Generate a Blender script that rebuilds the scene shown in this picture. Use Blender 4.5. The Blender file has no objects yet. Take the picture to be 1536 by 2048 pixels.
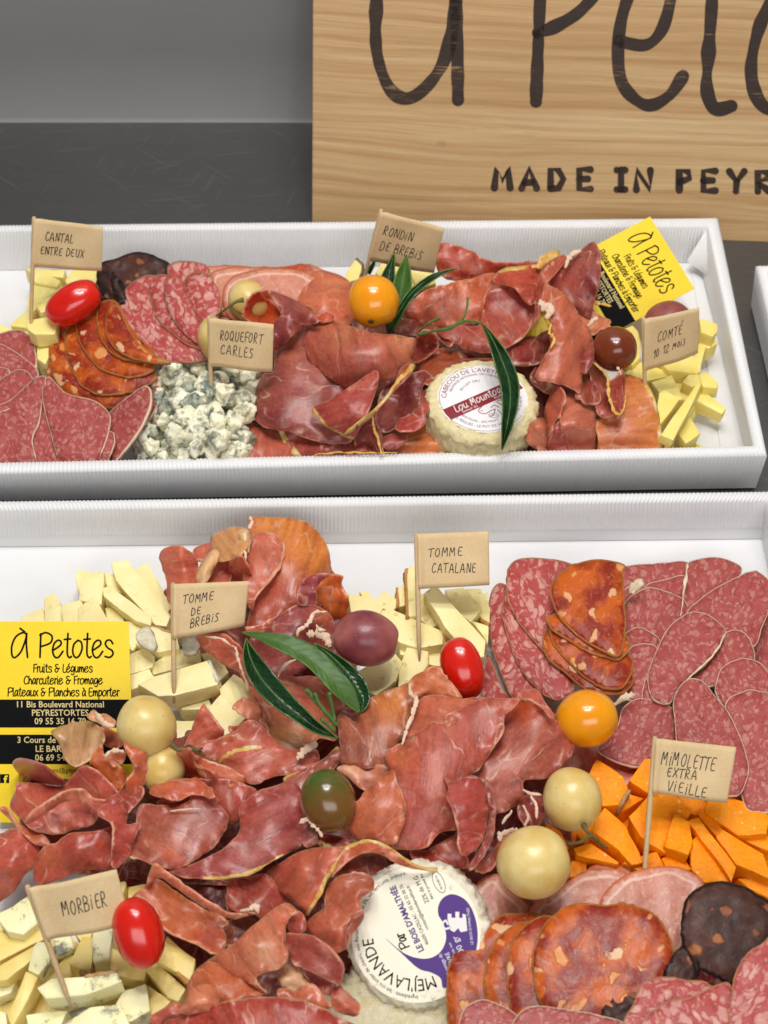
import bpy, bmesh, math, random
import numpy as np
from mathutils import Vector, Matrix, noise
from mathutils.geometry import delaunay_2d_cdt
R_ = math.radians
random.seed(7)
SC = bpy.context.scene
COL = SC.collection

# ---------------------------------------------------------------- camera
F_PX, TH, HC = 2840.0, R_(51.1), 0.53
cam_d = bpy.data.cameras.new("camera"); cam = bpy.data.objects.new("camera", cam_d); COL.objects.link(cam)
cam.location = (0, 0, HC); cam.rotation_euler = (math.pi/2 - TH, 0, 0)
cam_d.sensor_fit = 'VERTICAL'; cam_d.sensor_height = 36; cam_d.lens = 36*F_PX/2048
cam_d.clip_start = 0.01; cam_d.clip_end = 50
cam_d.dof.use_dof = True; cam_d.dof.focus_distance = 0.60; cam_d.dof.aperture_fstop = 16
SC.camera = cam
# ---------------------------------------------------------------- world and lamps
w = bpy.data.worlds.new("World"); SC.world = w; w.use_nodes = True
bg = w.node_tree.nodes['Background']; bg.inputs[0].default_value = (0.97, 0.98, 1.0, 1); bg.inputs[1].default_value = 0.15
def lamp(name, loc, tgt, sx, sy, power, color=(1, 1, 1)):
    d = bpy.data.lights.new(name, 'AREA'); d.shape = 'RECTANGLE'; d.size = sx; d.size_y = sy; d.energy = power; d.color = color
    o = bpy.data.objects.new(name, d); COL.objects.link(o); o.location = loc
    o.rotation_euler = (Vector(tgt)-Vector(loc)).to_track_quat('-Z', 'Y').to_euler()
    return o
lamp('front_fill_light', (0.15, -0.75, 0.95), (0, 0.45, 0), 1.2, 0.5, 7.5, (1, 0.985, 0.96))  # added soft fill from the camera side, brightens the tray's front wall
lamp('ceiling_panel_lamp', (0.0, 0.62, 1.25), (0, 0.45, 0), 0.8, 0.16, 6.6, (1, 0.985, 0.96))
for i, (x, y) in enumerate([(-0.16, 0.36), (0.0, 0.30), (0.13, 0.37)]):
    lamp('spot_lamp', (x, y, 1.15), (x*0.5, 0.47, 0), 0.06, 0.06, 1.9, (1, 0.97, 0.93))
SC.view_settings.view_transform = 'Standard'; SC.view_settings.look = 'None'
SC.view_settings.exposure = 0.0; SC.view_settings.gamma = 1.0
SC.cycles.max_bounces = 8

# ---------------------------------------------------------------- measuring: a point of the photograph at a height above the table
def P(x, y, h=0.0):
    v = Vector((0, math.cos(TH), -math.sin(TH))) + Vector((1, 0, 0))*((x-768)/F_PX) - Vector((0, math.sin(TH), math.cos(TH)))*((y-1024)/F_PX)
    t = (h-HC)/v.z
    return Vector((0, 0, HC)) + v*t
def Pn(x, y, h):
    x = np.asarray(x, float); y = np.asarray(y, float); h = np.asarray(h, float)
    a = (x-768)/F_PX; b = (y-1024)/F_PX
    vy = math.cos(TH)-b*math.sin(TH); vz = -math.sin(TH)-b*math.cos(TH)
    t = (h-HC)/vz
    return np.stack([a*t, vy*t, HC+vz*t], 1)
CAM_R = Vector((1, 0, 0)); CAM_U = Vector((0, math.sin(TH), math.cos(TH))); CAM_B = Vector((0, -math.cos(TH), math.sin(TH)))
def mpp(x, y, h=0.02):
    p = P(x, y, h); return (p-Vector((0, 0, HC))).dot(-CAM_B)/F_PX
def s2l(c):
    if isinstance(c, str):
        c = tuple(int(c[i:i+2], 16)/255 for i in (0, 2, 4))
    return tuple((v/12.92 if v <= 0.04045 else ((v+0.055)/1.055)**2.4) for v in c)

# ---------------------------------------------------------------- object helpers
def tag(o, label=None, cat=None, group=None, kind=None):
    if label: o['label'] = label
    if cat: o['category'] = cat
    if group: o['group'] = group
    if kind: o['kind'] = kind
    return o
def link(name, me, mat=None, parent=None, smooth=True, origin=None):
    """link a mesh given in world coordinates; its origin moves to the base of its bounds"""
    n = len(me.vertices); co = np.empty(n*3, np.float32); me.vertices.foreach_get('co', co); co = co.reshape(-1, 3)
    if origin is None:
        origin = Vector(((co[:, 0].min()+co[:, 0].max())/2, (co[:, 1].min()+co[:, 1].max())/2, co[:, 2].min())) if parent is None else Vector(parent.get('_o', (0, 0, 0)))
    co = co - np.array(origin, np.float32)
    me.vertices.foreach_set('co', co.ravel())
    o = bpy.data.objects.new(name, me); COL.objects.link(o)
    if parent is None:
        o.location = origin; ORG[o.name] = Vector(origin)
    else:
        po = ORG[parent.name]
        co = co + np.array(origin, np.float32) - np.array(po, np.float32)
        me.vertices.foreach_set('co', co.ravel()); o.parent = parent; ORG[o.name] = Vector(po)
    if mat:
        me.materials.append(mat)
    if smooth:
        me.polygons.foreach_set('use_smooth', [True]*len(me.polygons))
    me.update()
    return o
ORG = {}
def empty(name, loc):
    o = bpy.data.objects.new(name, None); COL.objects.link(o); o.location = loc; o.empty_display_size = 0.01
    ORG[o.name] = Vector(loc); return o
def mesh(verts, faces, name='m'):
    me = bpy.data.meshes.new(name); me.from_pydata([tuple(v) for v in verts], [], faces); me.validate(); return me
def shade_angle(o, deg=35):
    me = o.data; bm = bmesh.new(); bm.from_mesh(me)
    for e in bm.edges:
        if len(e.link_faces) == 2 and e.calc_face_angle(0) > R_(deg): e.smooth = False
    bm.to_mesh(me); bm.free()
def box_mesh(o, ax, ay, az):
    o, ax, ay, az = map(Vector, (o, ax, ay, az))
    v = [o+ax*i+ay*j+az*k for k in (0, 1) for j in (0, 1) for i in (0, 1)]
    return mesh(v, [(0, 2, 3, 1), (4, 5, 7, 6), (0, 1, 5, 4), (2, 6, 7, 3), (0, 4, 6, 2), (1, 3, 7, 5)])
def bevel(me, off, seg=2):
    bm = bmesh.new(); bm.from_mesh(me)
    bmesh.ops.recalc_face_normals(bm, faces=bm.faces)
    bmesh.ops.bevel(bm, geom=bm.edges[:]+bm.verts[:], offset=off, segments=seg, affect='EDGES', profile=0.6)
    bm.to_mesh(me); bm.free(); return me
def tube_mesh(pts, rad, n=8, closed_ends=True):
    pts = [Vector(p) for p in pts]; rads = rad if isinstance(rad, (list, tuple)) else [rad]*len(pts)
    V = []; Fc = []; up = Vector((0.1, 0.2, 1)).normalized()
    for i, p in enumerate(pts):
        d = (pts[min(i+1, len(pts)-1)]-pts[max(i-1, 0)]).normalized()
        a = d.cross(up)
        if a.length < 1e-3: a = d.cross(Vector((1, 0, 0)))
        a.normalize(); b = d.cross(a)
        for k in range(n):
            t = 2*math.pi*k/n; V.append(p+(a*math.cos(t)+b*math.sin(t))*rads[i])
    for i in range(len(pts)-1):
        for k in range(n):
            Fc.append((i*n+k, i*n+(k+1) % n, (i+1)*n+(k+1) % n, (i+1)*n+k))
    if closed_ends:
        Fc.append(tuple(range(n-1, -1, -1))); Fc.append(tuple(range((len(pts)-1)*n, len(pts)*n)))
    return mesh(V, Fc)
def crom(pts, closed=False, step=None, per=8):
    """Catmull-Rom through points (lists of floats of any length)"""
    pts = [np.array(p, float) for p in pts]; n = len(pts); out = []
    rng = range(n) if closed else range(n-1)
    for i in rng:
        if closed: p0, p1, p2, p3 = pts[(i-1) % n], pts[i], pts[(i+1) % n], pts[(i+2) % n]
        else: p0, p1, p2, p3 = pts[max(i-1, 0)], pts[i], pts[i+1], pts[min(i+2, n-1)]
        k = per if step is None else max(1, int(round(np.linalg.norm((p2-p1)[:2])/step)))
        for j in range(k):
            t = j/k
            # centripetal-ish damping: average of linear and cubic keeps corners crisp
            c = 0.5*((2*p1)+(-p0+p2)*t+(2*p0-5*p1+4*p2-p3)*t*t+(-p0+3*p1-3*p2+p3)*t**3)
            out.append(c)
    if not closed: out.append(pts[-1])
    return np.array(out)

# ---------------------------------------------------------------- materials
def newmat(name):
    m = bpy.data.materials.new(name); m.use_nodes = True; nt = m.node_tree
    b = nt.nodes['Principled BSDF']; return m, nt, b
class N:
    def __init__(s, nt): s.nt = nt
    def __call__(s, t, **kw):
        n = s.nt.nodes.new('ShaderNode'+t)
        for k, v in kw.items():
            if k.startswith('i_'):
                key = k[2:].replace('_', ' ')
                key = int(key) if key.isdigit() else key
                if hasattr(v, 'is_output') or isinstance(v, bpy.types.NodeSocket): s.nt.links.new(v, n.inputs[key])
                else: n.inputs[key].default_value = v
            else: setattr(n, k, v)
        return n
    def ramp(s, fac, stops, interp='LINEAR'):
        n = s.nt.nodes.new('ShaderNodeValToRGB'); n.color_ramp.interpolation = interp
        cr = n.color_ramp
        while len(cr.elements) > 1: cr.elements.remove(cr.elements[-1])
        cr.elements[0].position = stops[0][0]; cr.elements[0].color = c4(stops[0][1])
        for p, c in stops[1:]:
            e = cr.elements.new(p); e.color = c4(c)
        s.nt.links.new(fac, n.inputs[0]); return n.outputs[0]
    def mix(s, fac, a, b, mode='MIX'):
        n = s.nt.nodes.new('ShaderNodeMix'); n.data_type = 'RGBA'; n.blend_type = mode
        for k, v in ((0, fac), (6, a), (7, b)):
            if isinstance(v, bpy.types.NodeSocket): s.nt.links.new(v, n.inputs[k])
            else: n.inputs[k].default_value = v if k == 0 else c4(v)
        return n.outputs[2]
    def math(s, op, a, b=0.0, clamp=False):
        n = s.nt.nodes.new('ShaderNodeMath'); n.operation = op; n.use_clamp = clamp
        for k, v in ((0, a), (1, b)):
            if isinstance(v, bpy.types.NodeSocket): s.nt.links.new(v, n.inputs[k])
            else: n.inputs[k].default_value = v
        return n.outputs[0]
    def attr(s, name):
        n = s.nt.nodes.new('ShaderNodeAttribute'); n.attribute_name = name; return n
    def vmul(s, v, sc, off=None):
        n = s.nt.nodes.new('ShaderNodeMapping'); n.inputs['Scale'].default_value = sc
        s.nt.links.new(v, n.inputs[0])
        if off is not None: s.nt.links.new(off, n.inputs['Location'])
        return n.outputs[0]
    def link(s, a, b): s.nt.links.new(a, b)
    def bump(s, hgt, dist, strength=1.0, normal=None):
        n = s.nt.nodes.new('ShaderNodeBump'); n.inputs['Distance'].default_value = dist; n.inputs['Strength'].default_value = strength
        s.nt.links.new(hgt, n.inputs['Height'])
        if normal: s.nt.links.new(normal, n.inputs['Normal'])
        return n.outputs[0]
def c4(c):
    if isinstance(c, str): c = s2l(c)
    if isinstance(c, (int, float)): c = (c, c, c)
    return tuple(c[:3])+(1.0,)
def simple(name, col, rough=0.5, metal=0.0, **kw):
    m, nt, b = newmat(name); b.inputs['Base Color'].default_value = c4(col); b.inputs['Roughness'].default_value = rough
    b.inputs['Metallic'].default_value = metal
    for k, v in kw.items(): b.inputs[k.replace('_', ' ')].default_value = v
    return m
M = {}
def mk_card_white():
    m, nt, b = newmat('white_corrugated_card'); n = N(nt)
    tc = n('TexCoord').outputs['Object']
    ns = n('TexNoise', i_Scale=60.0, i_Detail=5.0, i_Vector=tc)
    n.link(n.ramp(ns.outputs[0], [(0.3, 'e2e2e4'), (0.7, 'e6e6e7')]), b.inputs['Base Color'])
    b.inputs['Roughness'].default_value = 0.42
    fn = n('TexNoise', i_Scale=1500.0, i_Detail=3.0, i_Vector=tc)
    n.link(n.bump(fn.outputs[0], 0.0001, 0.5), b.inputs['Normal']); return m
M['tray'] = mk_card_white()
def mk_steel(name, c0, c1, rough, scratch=0.15):
    m, nt, b = newmat(name); n = N(nt); tc = n('TexCoord').outputs['Object']
    a = n('TexNoise', i_Scale=1.0, i_Detail=8.0, i_Roughness=0.65, i_Vector=n.vmul(tc, (25, 700, 25)))
    c = n('TexNoise', i_Scale=9.0, i_Detail=5.0, i_Vector=tc)
    # fine random scratches: thin bands of strongly stretched, rotated noise
    scr = None
    for k, (rot, sc) in enumerate([(0.5, (26, 1500, 1)), (-0.7, (22, 1300, 1)), (1.25, (30, 1700, 1)), (0.15, (18, 1400, 1))]):
        mp = nt.nodes.new('ShaderNodeMapping'); mp.inputs['Rotation'].default_value = (0, 0, rot); mp.inputs['Scale'].default_value = sc; mp.vector_type = 'TEXTURE'
        mp.inputs['Scale'].default_value = (1/sc[0], 1/sc[1], 1)
        n.link(tc, mp.inputs[0])
        t = n('TexNoise', i_Scale=1.0, i_Detail=0.0, i_Vector=mp.outputs[0])
        s = n.ramp(t.outputs[0], [(0.77, 0.0), (0.82, 1.0)])
        scr = s if scr is None else n.math('MAXIMUM', scr, s)
    base = n.mix(a.outputs[0], c0, c1)
    base = n.mix(n.math('MULTIPLY', scr, scratch), base, 0.75)
    n.link(base, b.inputs['Base Color']); b.inputs['Metallic'].default_value = 0.85
    n.link(n.math('ADD', n.math('MULTIPLY', c.outputs[0], 0.22), rough), b.inputs['Roughness'])
    n.link(n.bump(n.math('SUBTRACT', n.math('MULTIPLY', a.outputs[0], 0.35), n.math('MULTIPLY', scr, scratch*1.5)), 0.00004, 0.5), b.inputs['Normal'])
    return m
M['steel'] = mk_steel('scratched_brushed_steel', 0.12, 0.165, 0.32)
M['steel_wall'] = mk_steel('brushed_steel_back_panel', 0.42, 0.46, 0.68, 0.0)
def mk_oak():
    m, nt, b = newmat('pale_oak'); n = N(nt); tc = n('TexCoord').outputs['Object']
    w_ = n('TexNoise', i_Scale=1.0, i_Detail=3.0, i_Vector=n.vmul(tc, (3.0, 6, 9)))
    sep = nt.nodes.new('ShaderNodeVectorMath'); sep.operation = 'ADD'; n.link(tc, sep.inputs[0])
    off = nt.nodes.new('ShaderNodeVectorMath'); off.operation = 'SCALE'; n.link(w_.outputs['Color'], off.inputs[0]); off.inputs['Scale'].default_value = 0.03
    n.link(off.outputs[0], sep.inputs[1]); v = sep.outputs[0]
    rings = n('TexNoise', i_Scale=1.0, i_Detail=6.0, i_Roughness=0.6, i_Vector=n.vmul(v, (3, 60, 260)))
    fine = n('TexNoise', i_Scale=1.0, i_Detail=6.0, i_Roughness=0.7, i_Vector=n.vmul(v, (30, 400, 2600)))
    big = n('TexNoise', i_Scale=1.0, i_Detail=3.0, i_Vector=n.vmul(v, (5, 9, 22)))
    c = n.ramp(rings.outputs[0], [(0.25, 'a67d50'), (0.42, 'c29a6a'), (0.55, 'cfac7c'), (0.75, 'dbbf92')])
    c = n.mix(n.math('MULTIPLY', n.ramp(fine.outputs[0], [(0.3, 1.0), (0.52, 0.0)]), 0.5), c, '94704a')
    c = n.mix(n.math('MULTIPLY', n.ramp(big.outputs[0], [(0.42, 0.0), (0.68, 1.0)]), 0.4), c, 'b08858')
    kn = n('TexVoronoi', i_Scale=1.0, i_Vector=n.vmul(v, (7, 7, 13)))
    c = n.mix(n.math('MULTIPLY', n.ramp(kn.outputs['Distance'], [(0.0, 1.0), (0.015, 0.6), (0.03, 0.0)]), 0.5), c, '8b6748')
    n.link(c, b.inputs['Base Color']); b.inputs['Roughness'].default_value = 0.55
    n.link(n.bump(fine.outputs[0], 0.0002, 0.7), b.inputs['Normal']); return m
M['oak'] = mk_oak()
def mk_burn():
    m, nt, b = newmat('burnt_brown_lettering'); n = N(nt); tc = n('TexCoord').outputs['Object']
    f = n('TexNoise', i_Scale=1.0, i_Detail=6.0, i_Roughness=0.7, i_Vector=n.vmul(tc, (60, 400, 1100)))
    big = n('TexNoise', i_Scale=1.0, i_Detail=3.0, i_Vector=n.vmul(tc, (14, 14, 30)))
    fac = n.math('ADD', n.math('MULTIPLY', f.outputs[0], 0.75), n.math('MULTIPLY', big.outputs[0], 0.5))
    c = n.ramp(fac, [(0.52, '2a1a12'), (0.68, '35241a'), (0.745, '4a3524'), (0.78, 'a3815a')])
    n.link(c, b.inputs['Base Color']); b.inputs['Roughness'].default_value = 0.6
    return m
M['burn'] = mk_burn()
def mk_paper(name, c0, c1, rough=0.75):
    m, nt, b = newmat(name); n = N(nt); tc = n('TexCoord').outputs['Object']
    a = n('TexNoise', i_Scale=900.0, i_Detail=4.0, i_Vector=tc); g = n('TexNoise', i_Scale=90.0, i_Detail=3.0, i_Vector=tc)
    f = n.math('ADD', n.math('MULTIPLY', a.outputs[0], 0.5), n.math('MULTIPLY', g.outputs[0], 0.5))
    n.link(n.ramp(f, [(0.35, c0), (0.65, c1)]), b.inputs['Base Color']); b.inputs['Roughness'].default_value = rough
    n.link(n.bump(a.outputs[0], 0.00008, 0.6), b.inputs['Normal']); return m
M['kraft'] = mk_paper('kraft_paper', 'd2b486', 'dcc296')
M['yellow'] = mk_paper('yellow_card', 'edcb05', 'f3d30c', 0.45)
M['black'] = simple('black_print', '0c0f0e', 0.7, Specular_IOR_Level=0.08)
M['ink'] = simple('black_pen_ink', '17140f', 0.5)
M['goldtext'] = simple('cream_print', 'd9c386', 0.5)
M['wood_stick'] = mk_paper('birch_toothpick', 'c0a173', 'd3b78b', 0.6)

# ---------------------------------------------------------------- flat lettering: strokes and type on any surface
def stroke_geom(polys, width, fn, wob=0.0):
    V = []; Fc = []; capn = 8
    for pl in polys:
        pl = np.asarray(pl, float)
        if len(pl) < 2: continue
        hw = width/2; L = []; Rr = []
        for i in range(len(pl)):
            d = pl[min(i+1, len(pl)-1)]-pl[max(i-1, 0)]; d = d/(np.hypot(*d)+1e-9); nn = np.array([-d[1], d[0]])
            ww = hw*(1+wob*noise.noise(Vector((pl[i][0]*3/width*0.2, pl[i][1]*3/width*0.2, width))))
            L.append(pl[i]+nn*ww); Rr.append(pl[i]-nn*ww)
        b = len(V)
        for l, r in zip(L, Rr): V += [l, r]
        for i in range(len(pl)-1): Fc.append((b+2*i, b+2*i+1, b+2*i+3, b+2*i+2))
        for e, s in ((0, 1), (len(pl)-1, -1)):
            c = pl[e]; d = (pl[1]-pl[0]) if e == 0 else (pl[-1]-pl[-2]); a0 = math.atan2(d[1], d[0])+(math.pi/2 if e == 0 else -math.pi/2)
            b2 = len(V)
            for k in range(capn+1):
                t = a0+math.pi*k/capn; V.append(c+hw*np.array([math.cos(t), math.sin(t)]))
            Fc.append(tuple(range(b2, b2+capn+1)))
    return [fn(v[0], v[1]) for v in V], Fc
def type_geom(text, size, fn, align='CENTER', spacing=1.0, xs=1.0, bold=0.0, res=2):
    cu = bpy.data.curves.new('t', 'FONT'); cu.body = text; cu.size = size; cu.align_x = align; cu.space_character = spacing
    cu.resolution_u = res; cu.offset = bold
    o = bpy.data.objects.new('t', cu); COL.objects.link(o)
    dg = bpy.context.evaluated_depsgraph_get(); me = bpy.data.meshes.new_from_object(o.evaluated_get(dg))
    V = [fn(v.co.x*xs, v.co.y) for v in me.vertices]; Fc = [tuple(p.vertices) for p in me.polygons]
    bpy.data.objects.remove(o); bpy.data.curves.remove(cu); bpy.data.meshes.remove(me)
    return V, Fc
def merge(parts):
    V = []; Fc = []
    for v, f in parts:
        b = len(V); V += list(v); Fc += [tuple(i+b for i in q) for q in f]
    return V, Fc
# handwritten upper-case strokes in a unit box (y up), and a lower-case monoline hand (x-height 1, baseline 0)
CAPS = {
 'A': ([[(0, 0), (.45, 1), (.95, 0)], [(.2, .35), (.8, .35)]], 1), 'B': ([[(.05, 0), (.08, 1), (.6, .95), (.65, .65), (.12, .52), (.75, .45), (.72, .08), (.05, 0)]], .8),
 'C': ([[(.8, .85), (.45, 1), (.08, .6), (.1, .15), (.5, 0), (.85, .15)]], .85), 'D': ([[(.08, 0), (.08, 1), (.6, .9), (.85, .5), (.6, .08), (.08, 0)]], .9),
 'E': ([[(.75, .95), (.3, .98), (.1, .7), (.12, .25), (.3, .02), (.8, .05)], [(.1, .52), (.6, .52)]], .8), 'F': ([[(.1, 0), (.1, .95), (.75, 1)], [(.1, .52), (.6, .52)]], .7),
 'I': ([[(.2, 0), (.22, .7)], [(.22, .92), (.24, .97)]], .5), 'L': ([[(.1, 1), (.1, .03), (.75, .03)]], .75),
 'M': ([[(0, 0), (.1, 1), (.45, .4), (.8, 1), (.95, 0)]], 1.0), 'N': ([[(.05, 0), (.08, 1), (.75, .02), (.78, 1)]], .85),
 'O': ([[(.45, 1), (.1, .7), (.12, .2), (.5, 0), (.85, .35), (.75, .85), (.45, 1)]], .9), 'P': ([[(.1, 0), (.1, 1), (.7, .95), (.75, .6), (.1, .45)]], .8),
 'Q': ([[(.45, 1), (.1, .7), (.12, .2), (.5, 0), (.85, .35), (.75, .85), (.45, 1)], [(.55, .25), (.95, -.1)]], .95),
 'R': ([[(.08, 0), (.1, 1), (.6, .95), (.6, .6), (.12, .5), (.8, 0)]], .85), 'S': ([[(.75, .9), (.35, 1), (.15, .72), (.6, .45), (.65, .12), (.1, 0)]], .75),
 'T': ([[(-.1, .92), (.95, 1)], [(.42, .96), (.38, 0)]], .8), 'U': ([[(.08, 1), (.1, .2), (.45, 0), (.75, .25), (.8, 1)]], .85), 'V': ([[(0, 1), (.35, 0), (.75, 1)]], .75),
 'X': ([[(0, 1), (.8, 0)], [(.8, 1), (0, 0)]], .85), 'Y': ([[(0, 1), (.4, .5)], [(.85, 1), (.4, .5), (.38, 0)]], .85), 'm': ([[(0, 0), (.1, .8), (.4, .35), (.65, .8), (.8, 0)]], .85),
 'o': ([[(.3, .7), (.05, .4), (.25, 0), (.55, .3), (.3, .7)]], .6), 's': ([[(.55, .65), (.2, .6), (.45, .3), (.4, .02), (.05, 0)]], .55), 'i': ([[(.1, 0), (.12, .6)], [(.12, .85), (.14, .9)]], .25),
 '1': ([[(0, .7), (.35, 1), (.3, 0)]], .45), '0': ([[(.4, 1), (.1, .6), (.3, 0), (.7, .4), (.4, 1)]], .75), '2': ([[(.05, .8), (.4, 1), (.6, .7), (.1, .02), (.75, .05)]], .75),
 '\u00c9': ([[(.75, .95), (.3, .98), (.1, .7), (.12, .25), (.3, .02), (.8, .05)], [(.1, .52), (.6, .52)], [(.4, 1.2), (.75, 1.5)]], .8), ' ': ([], .5),
}
LOW = {  # monoline hand of the cards: measured off the word mark
 '\u00c0': ([[(1.26, 1.35), (.95, 1.45), (.4, 1.2), (.08, .65), (.1, .1), (.35, 0), (.8, .35), (1.15, 1.0), (1.26, 1.4)], [(1.26, 1.4), (1.22, .8), (1.3, 0)], [(.75, 1.7), (1.1, 1.5)]], 1.75),
 'P': ([[(.12, 1.38), (.02, 0)], [(0.05, 1.3), (.5, 1.45), (.98, 1.25), (.85, .85), (.06, .62)]], 1.0), 'e': ([[(.08, .42), (.62, .7), (.68, .92), (.45, 1), (.15, .8), (.02, .4), (.15, .05), (.45, 0), (.82, .35)]], .95),
 't': ([[(.3, 1.4), (.22, .6), (.22, .15), (.38, -.02), (.52, .05)], [(0, 1.05), (.5, 1.08)]], .62), 'o': ([[(.45, 1), (.12, .75), (.02, .3), (.2, 0), (.5, .08), (.75, .5), (.7, .88), (.45, 1)]], .92),
 's': ([[(.68, .8), (.5, 1), (.22, .98), (.1, .78), (.28, .55), (.6, .4), (.66, .18), (.4, 0), (.05, .05)]], .82), 'F': ([[(.12, 1.35), (.05, 0)], [(.1, 1.3), (.75, 1.4)], [(.08, .7), (.55, .75)]], .75),
 'r': ([[(.1, 1), (.05, 0)], [(.07, .6), (.3, .95), (.5, .9)]], .5), 'u': ([[(.08, 1), (.05, .25), (.3, 0), (.6, .4), (.65, 1), (.62, .2), (.78, 0)]], .85), 'i': ([[(.1, .95), (.08, .1), (.2, 0)], [(.12, 1.3), (.14, 1.34)]], .35),
 '&': ([[(.7, 1.3), (.3, 1.35), (.15, 1.05), (.5, .75), (.1, .5), (.15, .05), (.55, .1), (.75, .6), (.4, .62), (1.0, .7)]], 1.15), 'L': ([[(.15, 1.35), (.08, .05), (.7, .05)]], .75),
 '\u00e9': ([[(.08, .42), (.62, .7), (.68, .92), (.45, 1), (.15, .8), (.02, .4), (.15, .05), (.45, 0), (.82, .35)], [(.4, 1.2), (.65, 1.5)]], .92),
 'g': ([[(.65, .9), (.3, 1), (.05, .5), (.2, .05), (.6, .5), (.68, .95), (.62, -.2), (.35, -.45), (.05, -.3)]], .85), 'm': ([[(.08, .95), (.05, 0), (.15, .6), (.4, .95), (.48, .5), (.46, 0), (.55, .6), (.8, .95), (.88, .4), (.9, 0)]], 1.1),
 'C': ([[(.85, 1.2), (.55, 1.4), (.12, .9), (.08, .3), (.35, 0), (.85, .2)]], .95), 'h': ([[(.1, 1.4), (.05, 0), (.12, .5), (.4, .95), (.58, .6), (.6, 0)]], .78),
 'a': ([[(.62, .85), (.35, 1), (.05, .45), (.18, 0), (.5, .35), (.65, .95), (.62, .2), (.75, 0)]], .85), 'c': ([[(.62, .8), (.4, 1), (.08, .55), (.15, .05), (.4, 0), (.7, .25)]], .75), 'l': ([[(.1, 1.4), (.06, .1), (.22, 0)]], .35),
 'x': ([[(0, .95), (.6, 0)], [(.62, 1), (0, 0)]], .72), 'n': ([[(.08, .95), (.05, 0), (.12, .5), (.38, .95), (.55, .6), (.58, 0)]], .76), 'E': ([[(.75, 1.35), (.15, 1.3), (.08, .05), (.75, .05)], [(.1, .7), (.6, .72)]], .85),
 'p': ([[(.1, .95), (.05, -.5)], [(.08, .6), (.35, 1), (.65, .75), (.5, .1), (.08, .1)]], .8), '\u00e0': ([[(.62, .85), (.35, 1), (.05, .45), (.18, 0), (.5, .35), (.65, .95), (.62, .2), (.75, 0)], [(.2, 1.4), (.45, 1.2)]], .85), ' ': ([], .5),
}
def write(font, text, x0, y0, hgt, xs=1.0, gw=1.0, slant=0.0, rise=0.0, jit=0.0, width=None, align='L', target=None, per=5):
    """strokes of a line of text; y grows upwards; returns polylines"""
    adv = sum(font[c][1] for c in text)*hgt*xs
    if target: xs *= target/adv; adv = target
    x = x0-(adv/2 if align == 'C' else 0); out = []
    for c in text:
        st, a = font[c]; jx, jy = (random.uniform(-jit, jit)*hgt for _ in 'ab'); js = 1+random.uniform(-jit, jit)
        for s in st:
            pl = crom(s, per=per) if len(s) > 2 else np.array(s, float)
            px = x+(pl[:, 0]*xs*js*gw+pl[:, 1]*slant)*hgt+jx; py = y0+pl[:, 1]*hgt*js+jy
            py = py+rise*(px-x0); out.append(np.stack([px, py], 1))
        x += a*hgt*xs
    return out

# ---------------------------------------------------------------- table, back panel, trays, board
def slab(name, verts, mat, kind, thick=0.01):
    a, b, c, d = map(Vector, verts); nrm = (b-a).cross(d-a).normalized()
    V = [a, b, c, d]+[p-nrm*thick for p in (a, b, c, d)]
    o = link(name, mesh(V, [(0, 1, 2, 3), (7, 6, 5, 4), (0, 4, 5, 1), (1, 5, 6, 2), (2, 6, 7, 3), (3, 7, 4, 0)]), mat, smooth=False)
    tag(o, kind=kind); return o
WY = P(0, 246, 0).y
slab('table', [(-0.9, -0.05, 0), (0.9, -0.05, 0), (0.9, WY, 0), (-0.9, WY, 0)], M['steel'], 'structure', 0.02)
# rear panel of the counter, with the rounded foot where it meets the top
V = []; prof = [(0.0, 0.0)]+[(0.012*(1-math.cos(t)) , 0.0) for t in ()]
prof = [(0.0, 0.0005), (0.0015, 0.003), (0.002, 0.05), (0.01, 0.2), (0.03, 0.7)]
for x in (-0.9, 0.9):
    for (dy, z) in prof: V.append((x, WY+dy, z))
k = len(prof)
tag(link('back_wall', mesh(V, [(i, i+k, i+k+1, i+1) for i in range(k-1)]), M['steel_wall']), kind='structure')

PITCH = 0.0019
def ribbed(a0, a1, prof_pts, amp=0.00025, seg=6, flip=False):
    """a corrugated strip from a0 to a1; prof_pts: list of (point at a0, point at a1, amp factor) rows"""
    L = (Vector(a1)-Vector(a0)).length; cols = int(L/PITCH*seg); rows = []
    for (p, q, f) in prof_pts: rows.append((Vector(p), Vector(q), f))
    V = []; nr = len(rows)
    for i in range(cols+1):
        t = i/cols; s = math.sin(2*math.pi*t*L/PITCH)
        for j in range(nr):
            c = rows[j][0].lerp(rows[j][1], t)
            jn = rows[min(j+1, nr-1)][0]-rows[max(j-1, 0)][0]
            nn = (rows[j][1]-rows[j][0]).cross(jn).normalized()
            V.append(c+nn*(s*amp*rows[j][2]*(1+0.15*noise.noise(c*60))))
    Fc = [(i*nr+j, i*nr+j+1, (i+1)*nr+j+1, (i+1)*nr+j) for i in range(cols) for j in range(nr-1)]
    return mesh(V, Fc)
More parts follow.
